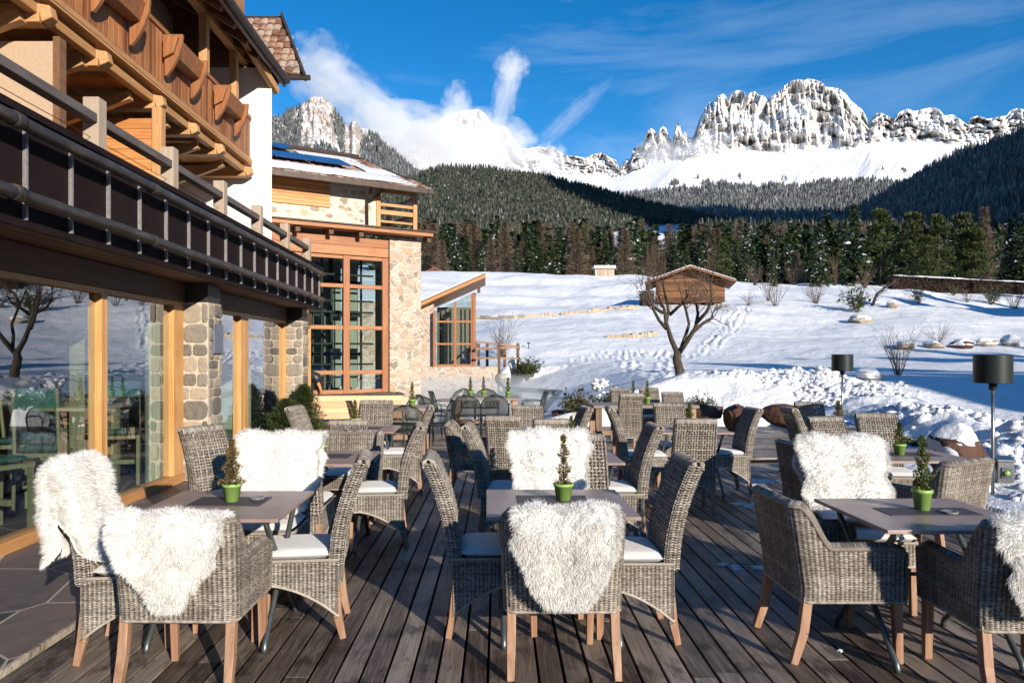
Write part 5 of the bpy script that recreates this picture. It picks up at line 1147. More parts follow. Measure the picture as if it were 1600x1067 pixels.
# ------------------------------------------------------------------ winter garden wing (facade turned about 30 degrees)
d = np.array([.862, .507, 0]); d /= np.linalg.norm(d); nin = np.array([-.507, .862, 0]); nin /= np.linalg.norm(nin); Z3 = np.array([0, 0, 1.])
O2 = np.array([-2.61, 20., 0]); ang = math.atan2(d[1], d[0])
Ww = bpy.data.objects.new('winter_garden_wing', None); COL.objects.link(Ww); Ww.location = O2; Ww.rotation_euler = (0, 0, ang); tag(Ww, 'glazed winter garden wing with cream stone-dotted upper wall and snowy roof', 'building')
def Q(mb, name, mat, parent=Ww, **k): return mb.build(name, mat, parent, **k)   # local frame: x along the facade, y into the house
Q(MB().box(-6.5, -.06, .02, .3, 0, .62), 'plinth', 'mortar')
for x in (-4.5, -3.42, -2.32, -1.22, -.14): 
    Q(MB().box(x - .085, x + .085, -.08, .06, .62, 4.2), 'glazing_post', 'red_timber', bevel=.006)
for x0, x1 in ((-4.415, -3.505), (-3.335, -2.405), (-2.235, -1.305), (-1.135, -.225)):
    for z in (.62, 1.12, 2.28, 3.36, 4.11):
        Q(MB().box(x0, x1, -.06, .05, z, z + .10), 'glazing_rail', 'red_timber_x', bevel=.005)
    for za, zb in ((.72, 1.12), (1.22, 2.28), (2.38, 3.36), (3.46, 4.11)): Q(MB().box(x0 + .002, x1 - .002, -.004, .004, za, zb), 'pane', 'glass')
m = MB()
for k in range(2): m.box(-6.6, -.07, -.12, .02, 4.212 + k*.235, 4.44 + k*.235, random.random())
Q(m, 'board_band', 'red_timber_x', bevel=.004)
Q(MB().box(-6.6, 1.05, -.55, .02, 4.80, 4.90), 'porch_roof', 'red_timber_x', bevel=.01); Q(MB().box(-6.6, 1.12, -.60, .02, 4.905, 4.94), 'porch_flashing', 'gutter')
for x in (-3.3, -2.6, -1.75, -.95, .98): Q(MB().box(x - .06, x + .06, -.44, -.13, 4.66, 4.795), 'rafter_end', 'beam_dark', bevel=.005)
# inside: dark frames, pale curtains, rear wall
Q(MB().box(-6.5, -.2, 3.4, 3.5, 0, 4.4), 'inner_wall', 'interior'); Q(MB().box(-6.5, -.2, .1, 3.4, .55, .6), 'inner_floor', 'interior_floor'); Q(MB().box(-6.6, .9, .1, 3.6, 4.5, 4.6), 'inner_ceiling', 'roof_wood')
m = MB()
for x in (-4.6, -4.1, -3.6, -2.9, -2.35, -1.85, -1.1, -.6): m.box(x - .05, x + .05, 1.5, 1.6, .6, 4.4)
for z in (1.6, 2.7, 3.6): m.box(-5, -.2, 1.52, 1.58, z, z + .1)
for x in (-4.9, -4.55, -4.2, -3.85, -3.1, -2.75, -2.0, -1.65, -.9, -.55): m.box(x - .025, x + .025, .62, .67, .6, 4.4)
for z in (1.35, 1.9, 2.75, 3.05, 3.75): m.box(-5, -.2, .625, .665, z, z + .05)
Q(m, 'inner_frame', 'darktrim')
m = MB()
for x in (-4.35, -2.6, -2.1, -.86, -.35): m.box(x - .16, x + .16, 1.85, 1.9, .7, 4.3)
Q(m, 'inner_curtain', 'curtain')
# stone buttress
c = Q(MB().box(-.05, .88, -.16, .9, -.1, 4.76), 'stone_pier', 'rubble', bevel=.03); 
# upper wall, boards, downpipe
Q(MB().box(-6.6, -.32, .10, 3.5, 4.942, 6.12), 'upper_wall', 'cream'); m = MB(); scatter_stones(m, (-6.5, .10, 4.97), (1, 0, 0), (0, 0, 1), 6.1, .75, 34, 3, .13); scatter_stones(m, (-1.55, .10, 5.0), (1, 0, 0), (0, 0, 1), 1.15, 1.05, 9, 4, .13); Q(m, 'stone_facing', 'stone_warm')
m = MB()
for k in range(8): m.box(-6.6, -1.62, .055, .09, 5.42 + k*.088, 5.503 + k*.088, random.random())
Q(m, 'upper_boarding', 'orange_board', bevel=.003)
Q(MB().tube([(-.62, .0, 4.95), (-.62, .02, 5.62), (-.62, -.12, 5.75), (-.62, -.32, 6.0)], .035, 8).tube([(-.62, .02, 5.66), (-.35, -.10, 5.85), (-.3, -.3, 6.0)], .03, 8), 'downpipe', 'gutter', smooth=True)
# open timber balcony at the corner
for x in (-.28, .80):
    for y in (.12, 1.9): Q(MB().box(x - .06, x + .06, y - .06, y + .06, 4.945, 6.12), 'balcony_post', 'balcony_z', bevel=.005)
m = MB(); m.box(-.22, .74, .09, .15, 5.40, 5.52); m.box(-.22, .74, .10, .14, 5.18, 5.24); m.box(-.22, .74, .09, .15, 5.62, 5.70); m.box(-.22, .74, .07, .17, 5.98, 6.10); m.bar((.77, .2, 5.45), (.77, 1.84, 5.45), .06, .12); m.bar((.77, .2, 5.9), (.77, 1.84, 5.9), .06, .1)
m.bar((-.2, 1.9, 5.1), (.74, 1.9, 5.6), .06, .08); m.bar((-.2, 1.9, 5.45), (.74, 1.9, 5.45), .06, .1); Q(m, 'balcony_rail', 'balcony', bevel=.004)
# roof: tile deck, snow and solar strips
e0, e1, y0_, zR, yR = -7.0, 1.02, -.5, 7.95, 4.3
sl = np.array([0, yR - y0_, zR - 6.06]); SL = np.linalg.norm(sl); slu = sl/SL; nrf = np.cross((1, 0, 0), slu)
def rp(x, t, h=0.): return np.array([x, y0_, 6.06]) + slu*t + nrf*h
b = MB(); b.hexa([rp(e0, 0, -.10), rp(e1, 0, -.10), rp(.75, SL, -.10), rp(e0, SL, -.10), rp(e0, 0), rp(e1, 0), rp(.75, SL), rp(e0, SL)]); rfw = Q(b, 'roof', 'roof_wood')
m = MB(); r_ = np.random.default_rng(9)
for i in range(36):
    x = e0 + i*.223 + .11
    for j in range(14):
        t0, t1 = j*.34 - .04, j*.34 + .36
        if x > e1 - (j*.34)/SL*.27 - .05: continue
        a = np.linspace(0, np.pi, 5); V = np.vstack([[rp(x + .11*np.cos(k), t0, .02 + .055*np.sin(k)) for k in a], [rp(x + .11*np.cos(k), t1, .0 + .045*np.sin(k)) for k in a]]); m.add(V, [(k, k+1, 5+k+1, 5+k) for k in range(4)], [(0, 1, 2), (0, 2, 3), (0, 3, 4)], r_.uniform(0, 1))
Q(m, 'tiles', 'tile', rfw)
m = MB(); n = 60
def snowstrip(x0, x1f, ta, tb, hh=.035, wob=.06):
    xs = np.linspace(x0, 1, n); G = []
    for k, tt in enumerate(np.linspace(0, 1, 8)):
        row = []
        for q in range(n):
            f = q/(n-1); t = ta + (tb - ta)*tt; x1 = x1f(t); x = x0 + (x1 - x0)*f; te = t + (wob*math.sin(f*37 + ta*5) + wob*.6*math.sin(f*83))*(1 - tt if ta < .5 else .3); row.append(rp(x, te, .055 + hh*math.sin(math.pi*min(max(tt, .02), .98))**.5*(1 - f**12)))
        G.append(row)
    m.grid(np.array(G))
sx = lambda t: e1 - t/SL*.27 - .35
snowstrip(e0, sx, .10, 1.55); snowstrip(e0, lambda t: sx(t) - .2, 2.75, 3.75, .03, .04)
snowstrip(-.28, lambda t: sx(t) + .18, 1.5, 2.75, .03, .05); snowstrip(-1.55, lambda t: sx(t) - .1, 3.7, 4.7, .02, .04)
Q(m, 'roof_snow', 'snow_lumpy', rfw, smooth=True)
for t0, t1, x1 in ((1.62, 2.68, -.3), (3.85, 4.75, -1.6)):
    k = 0; x = e0
    while x + 1.05 < x1: 
        q4 = [rp(x, t0, .15), rp(x + 1.02, t0, .15), rp(x + 1.02, t1, .15), rp(x, t1, .15)]; Q(MB().hexa([*q4, *[v + nrf*.04 for v in q4]]), 'solar_panel', 'solar', rfw); x += 1.05
for t in (1.15,):
    pass
m = MB(); m.bar(rp(e0, -.05, -.04), rp(e1 + .03, -.05, -.04), .10, .13); m.bar(rp(e1, -.05, -.03), rp(.77, SL, -.03), .06, .16); m.tube([rp(e0, SL, .06), rp(.75, SL, .06)], .09, 8); Q(m, 'gutter_and_ridge', 'gutter', rfw)

# timber trough with stone spout in front of the winter garden
tr = bpy.data.objects.new('timber_water_trough', None); COL.objects.link(tr); tr.location = (-4.55, 18.45, 0); tr.rotation_euler = (0, 0, R(12)); tag(tr, 'pale timber-clad water trough with dark rim before the winter garden', 'trough')
m = MB()
for k in range(4): m.box(-.0, 2.45, -.02, .03, .02 + k*.145, .16 + k*.145, random.random())
for k in range(4): m.box(-.03, .0, .0, .9, .02 + k*.145, .16 + k*.145, random.random()); m.box(2.452, 2.48, 0, .9, .02 + k*.145, .16 + k*.145, random.random())
m.build('side_boards', 'planter_board', tr, bevel=.003); MB().box(-.06, 2.52, -.06, .10, .605, .64).box(-.06, 2.52, .82, .95, .605, .64).box(-.06, .05, .10, .82, .605, .64).box(2.4, 2.52, .10, .82, .605, .64).build('rim', 'gutter', tr, bevel=.004); MB().box(.05, 2.4, .1, .82, .5, .56).build('water', 'water', tr)
sp = bpy.data.objects.new('water_spout', None); COL.objects.link(sp); sp.location = (-4.55, 18.9, 0); tag(sp, 'dark curved stone spout pouring at the end of the timber trough', 'fountain')
MB().tube([(.0, .0, 0), (-.02, 0, .5), (-.02, 0, .95), (.08, 0, 1.12), (.25, -.04, 1.05), (.32, -.06, .92)], [.20, .19, .18, .17, .13, .09], 12).build('spout', 'darkmetal', sp, True); MB().tube([(.27, -.08, .98), (.34, -.09, .82), (.40, -.10, .62)], [.05, .04, .02], 8).build('channel', 'orange_board', sp, True)

# ------------------------------------------------------------------ pool, terrace wall, bay
Bb = thing('garden_bay', (-3.3, 36, 1.1), 0, 'small timber-glazed bay with rising mono-pitch roof on a stone terrace wall', 'building')
YB = 36.6
c = P(MB().box(-6.5, .55, 36.0, 36.9, -.3, 1.09), 'terrace_wall', 'rubble', Bb)
c = P(MB().box(-6.5, -2.62, 36.91, 37.4, 1.0, 4.3), 'side_wall', 'rubble', Bb)
XL, XR = -2.62, -.66
def ztop(x): return 3.78 + (x - XL)*.47
for x in (XL + .06, (XL + XR)/2 + .1, XR - .04): P(MB().hexa([(x - .06, YB, 1.10), (x + .06, YB, 1.10), (x + .06, YB + .12, 1.10), (x - .06, YB + .12, 1.10), (x - .06, YB, ztop(x - .06)), (x + .06, YB, ztop(x + .06)), (x + .06, YB + .12, ztop(x + .06)), (x - .06, YB + .12, ztop(x - .06))]), 'glazing_post', 'red_timber', Bb)
P(MB().box(XR, XR + .14, YB - .03, YB + .15, 1.10, ztop(XR)), 'corner_post', 'red_timber', Bb)
for xa, xb in ((XL + .12, (XL + XR)/2 + .04), ((XL + XR)/2 + .16, XR - .10)):
    for z in (1.10, 2.15, 3.25): P(MB().box(xa, xb, YB + .01, YB + .10, z, z + .09), 'glazing_rail', 'red_timber_x', Bb)
    for za, zb in ((1.2, 2.15), (2.25, 3.25)): P(MB().box(xa, xb, YB + .05, YB + .06, za, zb), 'pane', 'glass', Bb)
    P(MB().hexa([(xa, YB + .05, 3.35), (xb, YB + .05, 3.35), (xb, YB + .06, 3.35), (xa, YB + .06, 3.35), (xa, YB + .05, ztop(xa)), (xb, YB + .05, ztop(xb)), (xb, YB + .06, ztop(xb)), (xa, YB + .06, ztop(xa))]), 'pane', 'glass', Bb)
m = MB()
for x in (-2.35, -2.1, -1.85, -1.6, -1.3, -1.1, -.85): m.box(x - .04, x + .05, YB + 1.5, YB + 1.6, 1.1, 4.0)
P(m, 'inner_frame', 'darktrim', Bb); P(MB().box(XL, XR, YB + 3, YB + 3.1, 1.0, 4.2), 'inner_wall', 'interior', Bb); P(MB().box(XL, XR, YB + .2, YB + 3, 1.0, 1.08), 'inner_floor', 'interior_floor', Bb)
def rz_(x): return 4.0 + (x + 3.3)*.44
q = [(-3.3, YB - .55), (-.05, YB - .55), (-.05, YB + 3.6), (-3.3, YB + 3.6)]
rfb = P(MB().hexa([*[(x, y, rz_(x) - .02) for x, y in q], *[(x, y, rz_(x) + .14) for x, y in q]]), 'roof', 'orange_board', Bb); P(MB().hexa([*[(x, y - .02, rz_(x) + .143) for x, y in q], *[(x, y - .02, rz_(x) + .19) for x, y in q]]), 'roof_edge', 'gutter', rfb); P(MB().hexa([*[(x, y + (.1 if y < YB else -.1), rz_(x) + .193) for x, y in q], *[(x, y + (.1 if y < YB else -.1), rz_(x) + .27) for x, y in q]]), 'roof_snow', 'snow_lumpy', rfb, bevel=.02)
P(MB().box(-.45, -.30, YB - .3, YB + .2, 4.72, 4.98), 'rafter_end', 'beam_dark', rfb)
# timber railing
rl = thing('timber_railing', (-.5, 36.4, 1.1), 0, 'rough timber railing along the stone terrace wall beside the bay', 'railing')
for x, yy in ((.04, 37.4), (.62, 36.3), (1.55, 36.8), (.95, 38.8), (-.4, 38.6)): P(MB().box(x - .07, x + .07, yy - .07, yy + .07, .6, 2.25), 'post', 'beam_dark', rl, bevel=.01)
m = MB(); m.bar((-.55, 36.3, 1.95), (.62, 36.3, 1.98), .08, .10); m.bar((-.55, 36.3, 1.5), (.62, 36.3, 1.5), .08, .10); m.bar((.62, 36.3, 2.0), (1.65, 36.8, 2.05), .08, .10); m.bar((.62, 36.3, 1.5), (1.65, 36.8, 1.5), .08, .10); m.bar((1.62, 36.8, 1.95), (1.7, 38.8, 2.15), .07, .09); m.bar((-.5, 38.6, 2.35), (1.7, 38.8, 2.1), .08, .10); m.bar((-.5, 36.3, 1.95), (-.5, 38.6, 2.3), .07, .09); m.bar((.6, 36.3, 1.45), (.62, 36.3, 2.02), .05, .05)
P(m, 'rail', 'chunky', rl, bevel=.01)
# small pines on the wall top behind the pier
o = MB().add([(-3.9, 18, -.01), (1.15, 18, -.01), (3.2, 32.8, -.01), (.93, 37, -.01), (-6.4, 37, -.01), (-3.9, 26, -.01)], None, [(0, 1, 2), (0, 2, 3), (0, 3, 4), (0, 4, 5)]).build('pool_water', 'water'); tag(o, kind='structure')
m = MB(); m.bar((1.15, 18, .02), (3.25, 32.8, .02), .25, .16); m.bar((3.3, 32.8, .02), (.95, 37.1, .02), .25, .16); o = m.build('pool_rim', 'frame'); tag(o, 'dark rim of the steaming outdoor pool, curving towards the boulders', 'pool rim')
# steam over the pool
t = NT('steam_volume'); n = t.noise(t.obj((1, 1, 1)), .6, 4, .6); pv = t.node('ShaderNodeVolumePrincipled'); pv.inputs['Color'].default_value = (.92, .93, .95, 1); t.put(pv.inputs['Density'], t.math('MULTIPLY', t.ramp(n, [(.35, (0, 0, 0)), (.75, (1, 1, 1))]), .16)); t.l.new(pv.outputs[0], t.out.inputs[1]); MT['steam'] = t.m
o = MB().box(-3.4, 2.2, 22.5, 35.8, .02, .75).build('pool_steam', 'steam'); tag(o, kind='stuff', label='thin steam drifting over the heated pool')

# potted conifer bushes near the second pillar
for i, (x, y, h, l) in enumerate([(-3.58, 13.3, .58, 'dark bushy conifer leaning on the second stone pillar'), (-3.42, 13.95, .82, 'taller dark conifer in a pale tub between the second pillar and the trough')]):
    root = thing('conifer_bush', (x, y, 0), 0, l, 'bush', 'dark conifers by the second pillar'); MB().lathe([(.001, 0), (.14, 0), (.18, .28), (.165, .28), (.15, .24), (0, .24)], 20).build('tub', 'slate', root, True)
    r = np.random.default_rng(70 + i); n = 5200; tt = r.uniform(0, 1, n)**1.2; a = r.uniform(0, 6.283, n); rad = .36*(1 - tt)**.7 + .03; q = rad*r.uniform(.2, 1.1, n)*(1 + .2*np.sin(a*5 + tt*20)); C = np.stack([q*np.cos(a), q*np.sin(a), .22 + h*tt], 1); D = np.stack([np.cos(a), np.sin(a), r.uniform(-.2, 1.2, n)], 1) + r.normal(0, .4, (n, 3)); D /= np.linalg.norm(D, axis=1)[:, None]; sd = np.cross(D, r.normal(0, 1, (n, 3))); sd /= np.linalg.norm(sd, axis=1)[:, None]
    V = np.stack([C - sd*.008, C + sd*.008, C + D*r.uniform(.05, .1, n)[:, None]], 1).reshape(-1, 3); MB().add(V, None, np.arange(3*n).reshape(-1, 3), np.repeat(np.clip(r.uniform(0, .6, n), 0, 1), 3)).build('foliage', 'pine_needles', root)

# ------------------------------------------------------------------ lamps, outlet post, path light
def lamp(x, y, z, label):
    root = thing('standing_lamp', (x, y, z), 0, label, 'lamp', 'black-shaded standing lamps'); MB().lathe([(0, 0), (.15, 0), (.15, .02), (.03, .035), (0, .035)], 28).build('base', 'steel', root, True)
    MB().tube([(0, 0, .02), (0, 0, 1.30)], .0165, 12).build('pole', 'steel', root, True); m = MB(); n = 48
    a = np.linspace(0, 2*np.pi, n + 1); zz = np.arange(0, .295, .0105)
    rows = []
    for k, z_ in enumerate(zz):
        for dz, rr in ((0, .177), (.005, .182)): rows.append(np.stack([(rr + .0015*np.cos(a*24 + k*np.pi))*np.cos(a), (rr + .0015*np.cos(a*24 + k*np.pi))*np.sin(a), np.full(n + 1, 1.30 + z_ + dz)], 1))
    m.grid(np.array(rows)); m.lathe([(.175, 1.30), (.175, 1.60)], 48); m.build('shade', 'lampshade', root, True); MB().lathe([(.0, 1.31), (.04, 1.31), (.04, 1.24), (.018, 1.22)], 16).lathe([(0, 1.585), (.172, 1.585), (.179, 1.60)], 40).build('shade_fitting', 'lampshade', root, True)
lamp(5.37, 7.9, .0, 'larger black-shaded standing lamp with steel pole near the frame edge'); lamp(6.45, 13.5, .02, 'smaller black-shaded standing lamp behind the open-weave chair')
root = thing('outlet_post', (5.83, 8.4, 0), R(-14), 'short grey metal outlet post with green socket beside the big lamp', 'outlet post'); MB().box(-.085, .085, -.07, .07, 0, .40).build('housing', 'steel', root, bevel=.01); MB().hexa([(-.095, -.09, .40), (.095, -.09, .40), (.095, .08, .405), (-.095, .08, .405), (-.095, -.09, .425), (.095, -.09, .425), (.095, .08, .46), (-.095, .08, .46)]).build('lid', 'steel', root, bevel=.006)
MB().box(-.05, .05, -.085, -.07, .22, .34).build('socket_plate', 'frame', root, bevel=.004); MB().tube([(0, -.085, .28), (0, -.11, .28)], .028, 14).build('socket', 'pot', root, True)
m = MB(); m.tube([(5.83, 8.3, .1), (5.95, 8.15, .02), (6.15, 7.95, .03), (6.1, 7.6, .02), (5.7, 7.55, .02), (5.4, 7.75, .03)], .009, 6); o = m.build('power_cable', 'lampshade', None, True); tag(o, 'black cable looping over the snow from outlet post to lamp', 'cable')
x, y, z = gp(826, 545); root = thing('path_light', (x, y, z), 0, 'small dark path light standing alone in the snow', 'light'); s = y/F; MB().tube([(0, 0, -.1), (0, 0, .38)], .03, 8).build('stem', 'darkmetal', root, True); MB().lathe([(0, .46), (.12, .44), (.12, .37), (0, .36)], 14).build('head', 'darkmetal', root, True)

# ------------------------------------------------------------------ log hut
x, y, z = gp(1078, 477); z += .1; ht = bpy.data.objects.new('log_hut', None); COL.objects.link(ht); ht.location = (x, y, z); ht.rotation_euler = (0, 0, R(-13)); tag(ht, 'brown log hut with snow-dusted gable roof on stone footings, up the slope', 'hut'); s = y/F
ht.scale = (1.36, 1.36, 1.08); wd, dp, hw_ = 4.6, 5.2, 2.0
for sx_ in (-1, 0, 1):
    for sy in (0, 1): MB().box(sx_*(wd/2 - .3) - .28, sx_*(wd/2 - .3) + .28, .2 + sy*(dp - .9), .7 + sy*(dp - .9), -.9, .12).build('footing', 'rock_pale', ht, bevel=.04)
m = MB(); k = 0; zz = .14
while zz < hw_ + .2:
    h = .17; m.box(-wd/2 - .18, wd/2 + .18, 0, .15, zz, zz + h - .012, random.random()); m.box(-wd/2 - .18, wd/2 + .18, dp - .15, dp, zz, zz + h - .012, random.random()); zz += h
rise = 1.15; zc = hw_ + .2; 
while zc < hw_ + .2 + rise - .1:
    f = 1 - (zc - hw_ - .1)/rise; m.box(-wd/2*f, wd/2*f, .02, .13, zc, zc + .158, random.random()); zc += .17
m.box(-wd/2 + .06, wd/2 - .06, .06, dp - .06, .2, hw_ + .15); m.build('log_walls', 'hut', ht, bevel=.03)
m = MB()
for yy in np.arange(.16, dp - .2, .3): m.box(-wd/2, -wd/2 + .08, yy, yy + .2, .14, hw_ + .2, random.random()); m.box(wd/2 - .08, wd/2, yy, yy + .28, .14, hw_ + .2, random.random())
m.build('side_boards', 'hut', ht, bevel=.01); MB().box(-wd/2 + .1, wd/2 - .1, .2, dp - .2, .1, hw_).build('dark_core', 'darktrim', ht)
zr = hw_ + .28 + rise; ov = .95; sl_ = rise/(wd/2)
for sx_ in (-1, 1):
    xe = sx_*(wd/2 + ov); ze = zr - sl_*(wd/2 + ov)*.86; a_ = [(0, -.75, zr), (xe, -.75, ze), (xe, dp + .5, ze), (0, dp + .5, zr)]; ro = MB().hexa([*[(p[0], p[1], p[2] - .08) for p in a_], *[(p[0], p[1], p[2] + .05) for p in a_]]).build('roof', 'hut', ht)
    MB().hexa([*[(p[0]*.985, p[1]*.99, p[2] + .055) for p in a_], *[(p[0]*.975, p[1]*.99, p[2] + .15) for p in a_]]).build('roof_snow', 'snow_lumpy', ro, bevel=.03); MB().bar((xe*.99, -.78, ze - .05), (0, -.78, zr - .05), .05, .2).build('bargeboard', 'hut', ro)
m = MB(); m.box(-.1, .1, -.7, dp + .4, zr - .3, zr - .14)
for sx_ in (-1, 1): m.box(sx_*wd/2 - .1, sx_*wd/2 + .1, -.7, dp + .4, hw_ + .2, hw_ + .34)
m.build('purlin', 'hut', ht)
root = thing('firewood_stack', gp(1010, 478), .2, 'dark covered stack of firewood at the left side of the log hut', 'woodpile'); m = MB(); r = np.random.default_rng(3)
for i in range(7):
    for j in range(8): m.tube([(-.5 + i*.17 + .08*(j % 2), -.4, .1 + j*.16), (-.5 + i*.17 + .08*(j % 2), .5, .1 + j*.16)], .08, 7, True, r.random())
m.build('logs', 'bark', root); MB().box(-.68, .72, -.5, .6, 1.38, 1.46).build('cover', 'darktrim', root, bevel=.02)
# small far sheds
def shed(px, py, w, h, mat, label, dpx=2.):
    x, y, z = gp(px, py, 60, 129.5); s = y/F; root = thing('hay_shed', (x, y, z), 0, label, 'shed', 'small sheds at the far edge of the snowfield'); W_, H_ = w*s, h*s; m = MB()
    for k in range(10): m.box(-W_/2 + k*W_/10, -W_/2 + (k + .92)*W_/10, 0, .06, -.3, H_*.7, random.random())
    m.box(-W_/2, W_/2, .08, 2.6, -.3, H_*.7, .4); m.build('walls', mat, root)
    return root, W_, H_
root, W_, H_ = shed(945, 432, 30, 17, 'grey_wood', 'small grey hay shed with flat snowy roof before the dark trees'); MB().box(-W_/2 - .25, W_/2 + .25, -.3, 2.9, H_*.7, H_*.78).build('roof', 'grey_wood', root); MB().box(-W_/2 - .22, W_/2 + .22, -.27, 2.87, H_*.78 + .003, H_).build('roof_snow', 'snow_lumpy', root, bevel=.05)
root, W_, H_ = shed(679, 420, 20, 13, 'hut', 'tiny brown hut with pitched roof beside the winter garden roofline')
for s_ in (-1, 1): a_ = [(0, -.3, H_), (s_*W_*.65, -.3, H_*.62), (s_*W_*.65, 2.9, H_*.62), (0, 2.9, H_)]; MB().hexa([*[(p[0], p[1], p[2] - .1) for p in a_], *[(p[0], p[1], p[2] + .06) for p in a_]]).build('roof', 'redwood', root)
MB().prism([(-W_/2, .1, H_*.69), (W_/2, .1, H_*.69), (0, .1, H_*.98)], (0, 2.4, 0)).build('gable', 'hut', root)
# hedge
def hedge():
    r = np.random.default_rng(12); A = gp(1392, 452, 60, 125); B = gp(1640, 462, 50, 110); A, B = np.array(A), np.array(B); dd = B - A; L = np.linalg.norm(dd); root = thing('clipped_hedge', tuple(A), 0, 'long brown clipped hedge with snow on top, at the head of the shaded slope', 'hedge'); n = 16000; t = r.uniform(0, 1, n); zz = r.uniform(-.2, 1.62, n); yy = r.uniform(-.55, .55, n)
    dn = np.array([-dd[1], dd[0], 0])/L; C = np.outer(t, dd) + np.outer(yy, dn) + np.stack([0*t, 0*t, zz], 1); V = (C[:, None, :] + r.normal(0, .12, (n, 3, 3))).reshape(-1, 3); MB().add(V, None, np.arange(3*n).reshape(-1, 3), np.repeat(r.uniform(0, 1, n), 3)).build('foliage', 'hedge', root)
    m = MB(); m.prism([dn*.3 + np.array([0, 0, -.3]), -dn*.3 + np.array([0, 0, -.3]), -dn*.3 + np.array([0, 0, 1.4]), dn*.3 + np.array([0, 0, 1.4])], dd); m.build('woody_core', 'hedge', root)
    m = MB(); k = 60; G = []
    for w_ in np.linspace(-1, 1, 6): G.append([dd*q/(k-1) + dn*w_*.5 + np.array([0, 0, 1.66 + .24*math.sqrt(max(0, 1 - w_*w_))*(.4 + .6*vnoise(q*.35, 1.)) + .05*vnoise(q*1.1, w_)]) for q in range(k)])
    m.grid(np.array(G), flip=True); m.build('snow_top', 'snow_lumpy', root, True)
hedge()

# ------------------------------------------------------------------ people and furniture inside
def skin_body(name, joints, edges, parent, mat, sub=2):
    me = bpy.data.meshes.new(name); me.from_pydata([j[:3] for j in joints], edges, []); o = bpy.data.objects.new(name, me); COL.objects.link(o); o.parent = parent; me.materials.append(MT[mat]); o.modifiers.new('s', 'SKIN'); lay = me.skin_vertices[0].data
    for i, j in enumerate(joints): lay[i].radius = (j[3], j[4] if len(j) > 4 else j[3]); lay[i].use_root = (i == 0)
    q = o.modifiers.new('u', 'SUBSURF'); q.levels = sub; q.render_levels = sub; return o
def person(x, y, rz, label, shirt, hands_up, bald):
    root = thing('person', (x, y, 0), rz, label, 'person'); z0 = .72
    j = [(0, 0, z0, .15, .11), (0, .01, z0 + .22, .14, .10), (0, .02, z0 + .42, .17, .10), (0, .02, z0 + .50, .06, .06), (.17, .02, z0 + .43, .06), (-.17, .02, z0 + .43, .06),
         (.24, .10, z0 + .22, .045), (-.24, .10, z0 + .22, .045)]
    if hands_up: j += [(.20, .34, z0 + .34, .036), (-.20, .36, z0 + .46, .036)]
    else: j += [(.16, .36, z0 + .14, .036), (-.16, .36, z0 + .12, .036)]
    j += [(.10, .12, z0 - .06, .085), (-.10, .12, z0 - .06, .085), (.11, .44, z0 - .05, .065), (-.11, .44, z0 - .05, .065), (.11, .46, .14, .045), (-.11, .46, .14, .045), (.11, .60, .05, .04), (-.11, .60, .05, .04)]
    e = [(0, 1), (1, 2), (2, 3), (2, 4), (2, 5), (4, 6), (5, 7), (6, 8), (7, 9), (0, 10), (0, 11), (10, 12), (11, 13), (12, 14), (13, 15), (14, 16), (15, 17)]
    skin_body('clothed_body', j, e, root, shirt)
    zt = z0 + .52
    hd = [(0, .02, zt, .052), (0, .035, zt + .09, .078, .085), (0, .03, zt + .17, .085, .095), (0, .02, zt + .23, .055, .06), (0, .125, zt + .11, .013), (0, .115, zt + .075, .022, .012), (.085, .02, zt + .12, .012), (-.085, .02, zt + .12, .012)]
    skin_body('head', hd, [(0, 1), (1, 2), (2, 3), (1, 4), (1, 5), (1, 6), (1, 7)], root, 'skin')
    if not bald: 
        a, h = np.meshgrid(np.linspace(0, 2*np.pi, 20), np.linspace(.1, 1, 8), indexing='ij'); MB().grid(np.stack([.095*np.cos(a)*np.sqrt(1 - (h*.98)**2), -.005 + .105*np.sin(a)*np.sqrt(1 - (h*.98)**2) + .0*h, zt + .15 + .115*h], 2), flip=True).build('hair', 'hair', root, True)
    for sx_, k in ((1, 8), (-1, 9)):
        p = np.array(j[k][:3]); q = p - np.array(j[k - 2][:3]); q /= np.linalg.norm(q); w = np.cross(q, (1, 0, 0)); w /= np.linalg.norm(w); lat = np.array([1., 0, 0]); J = [(*p, .024), (*(p + q*.05), .030, .018), (*(p + q*.09), .036, .015)]; E = [(0, 1), (1, 2)]
        for f in range(4):
            b = p + q*.095 + lat*(.027 - .018*f); l = (.065, .075, .07, .055)[f]; n0 = len(J); J += [(*b, .0085), (*(b + q*l*.5 - w*.008), .0078), (*(b + q*l*.9 - w*.028), .0065)]; E += [(2, n0), (n0, n0 + 1), (n0 + 1, n0 + 2)]
        n0 = len(J); J += [(*(p + q*.06 + lat*sx_*-.035), .010), (*(p + q*.09 + lat*sx_*-.055 - w*.01), .008)]; E += [(1, n0), (n0, n0 + 1)]; skin_body('hand', J, E, root, 'skin', 1)
    return root
person(-5.25, 8.35, R(-75), 'person in patterned dark shirt sitting behind the big window, facing right', 'shirt', False, False)
person(-5.35, 9.5, R(120), 'bald person in navy jumper behind the window glass, both hands raised', 'navy', True, True)
def indoor_table(x, y, label):
    root = thing('indoor_table', (x, y, 0), 0, label, 'table', 'wooden tables inside the restaurant'); root.scale = (1, 1, 1.3); MB().box(-.4, .4, -.4, .4, .73, .77).build('tabletop', 'indoor_wood', root, bevel=.004)
    for a in (-1, 1):
        for b in (-1, 1): MB().box(a*.34 - .04, a*.34 + .04, b*.34 - .04, b*.34 + .04, 0, .728).build('leg', 'indoor_wood', root)
indoor_table(-4.98, 8.98, 'tall wooden table between the two people behind the window'); indoor_table(-6.6, 12.6, 'wooden table deeper inside, seen through the right-hand glass')
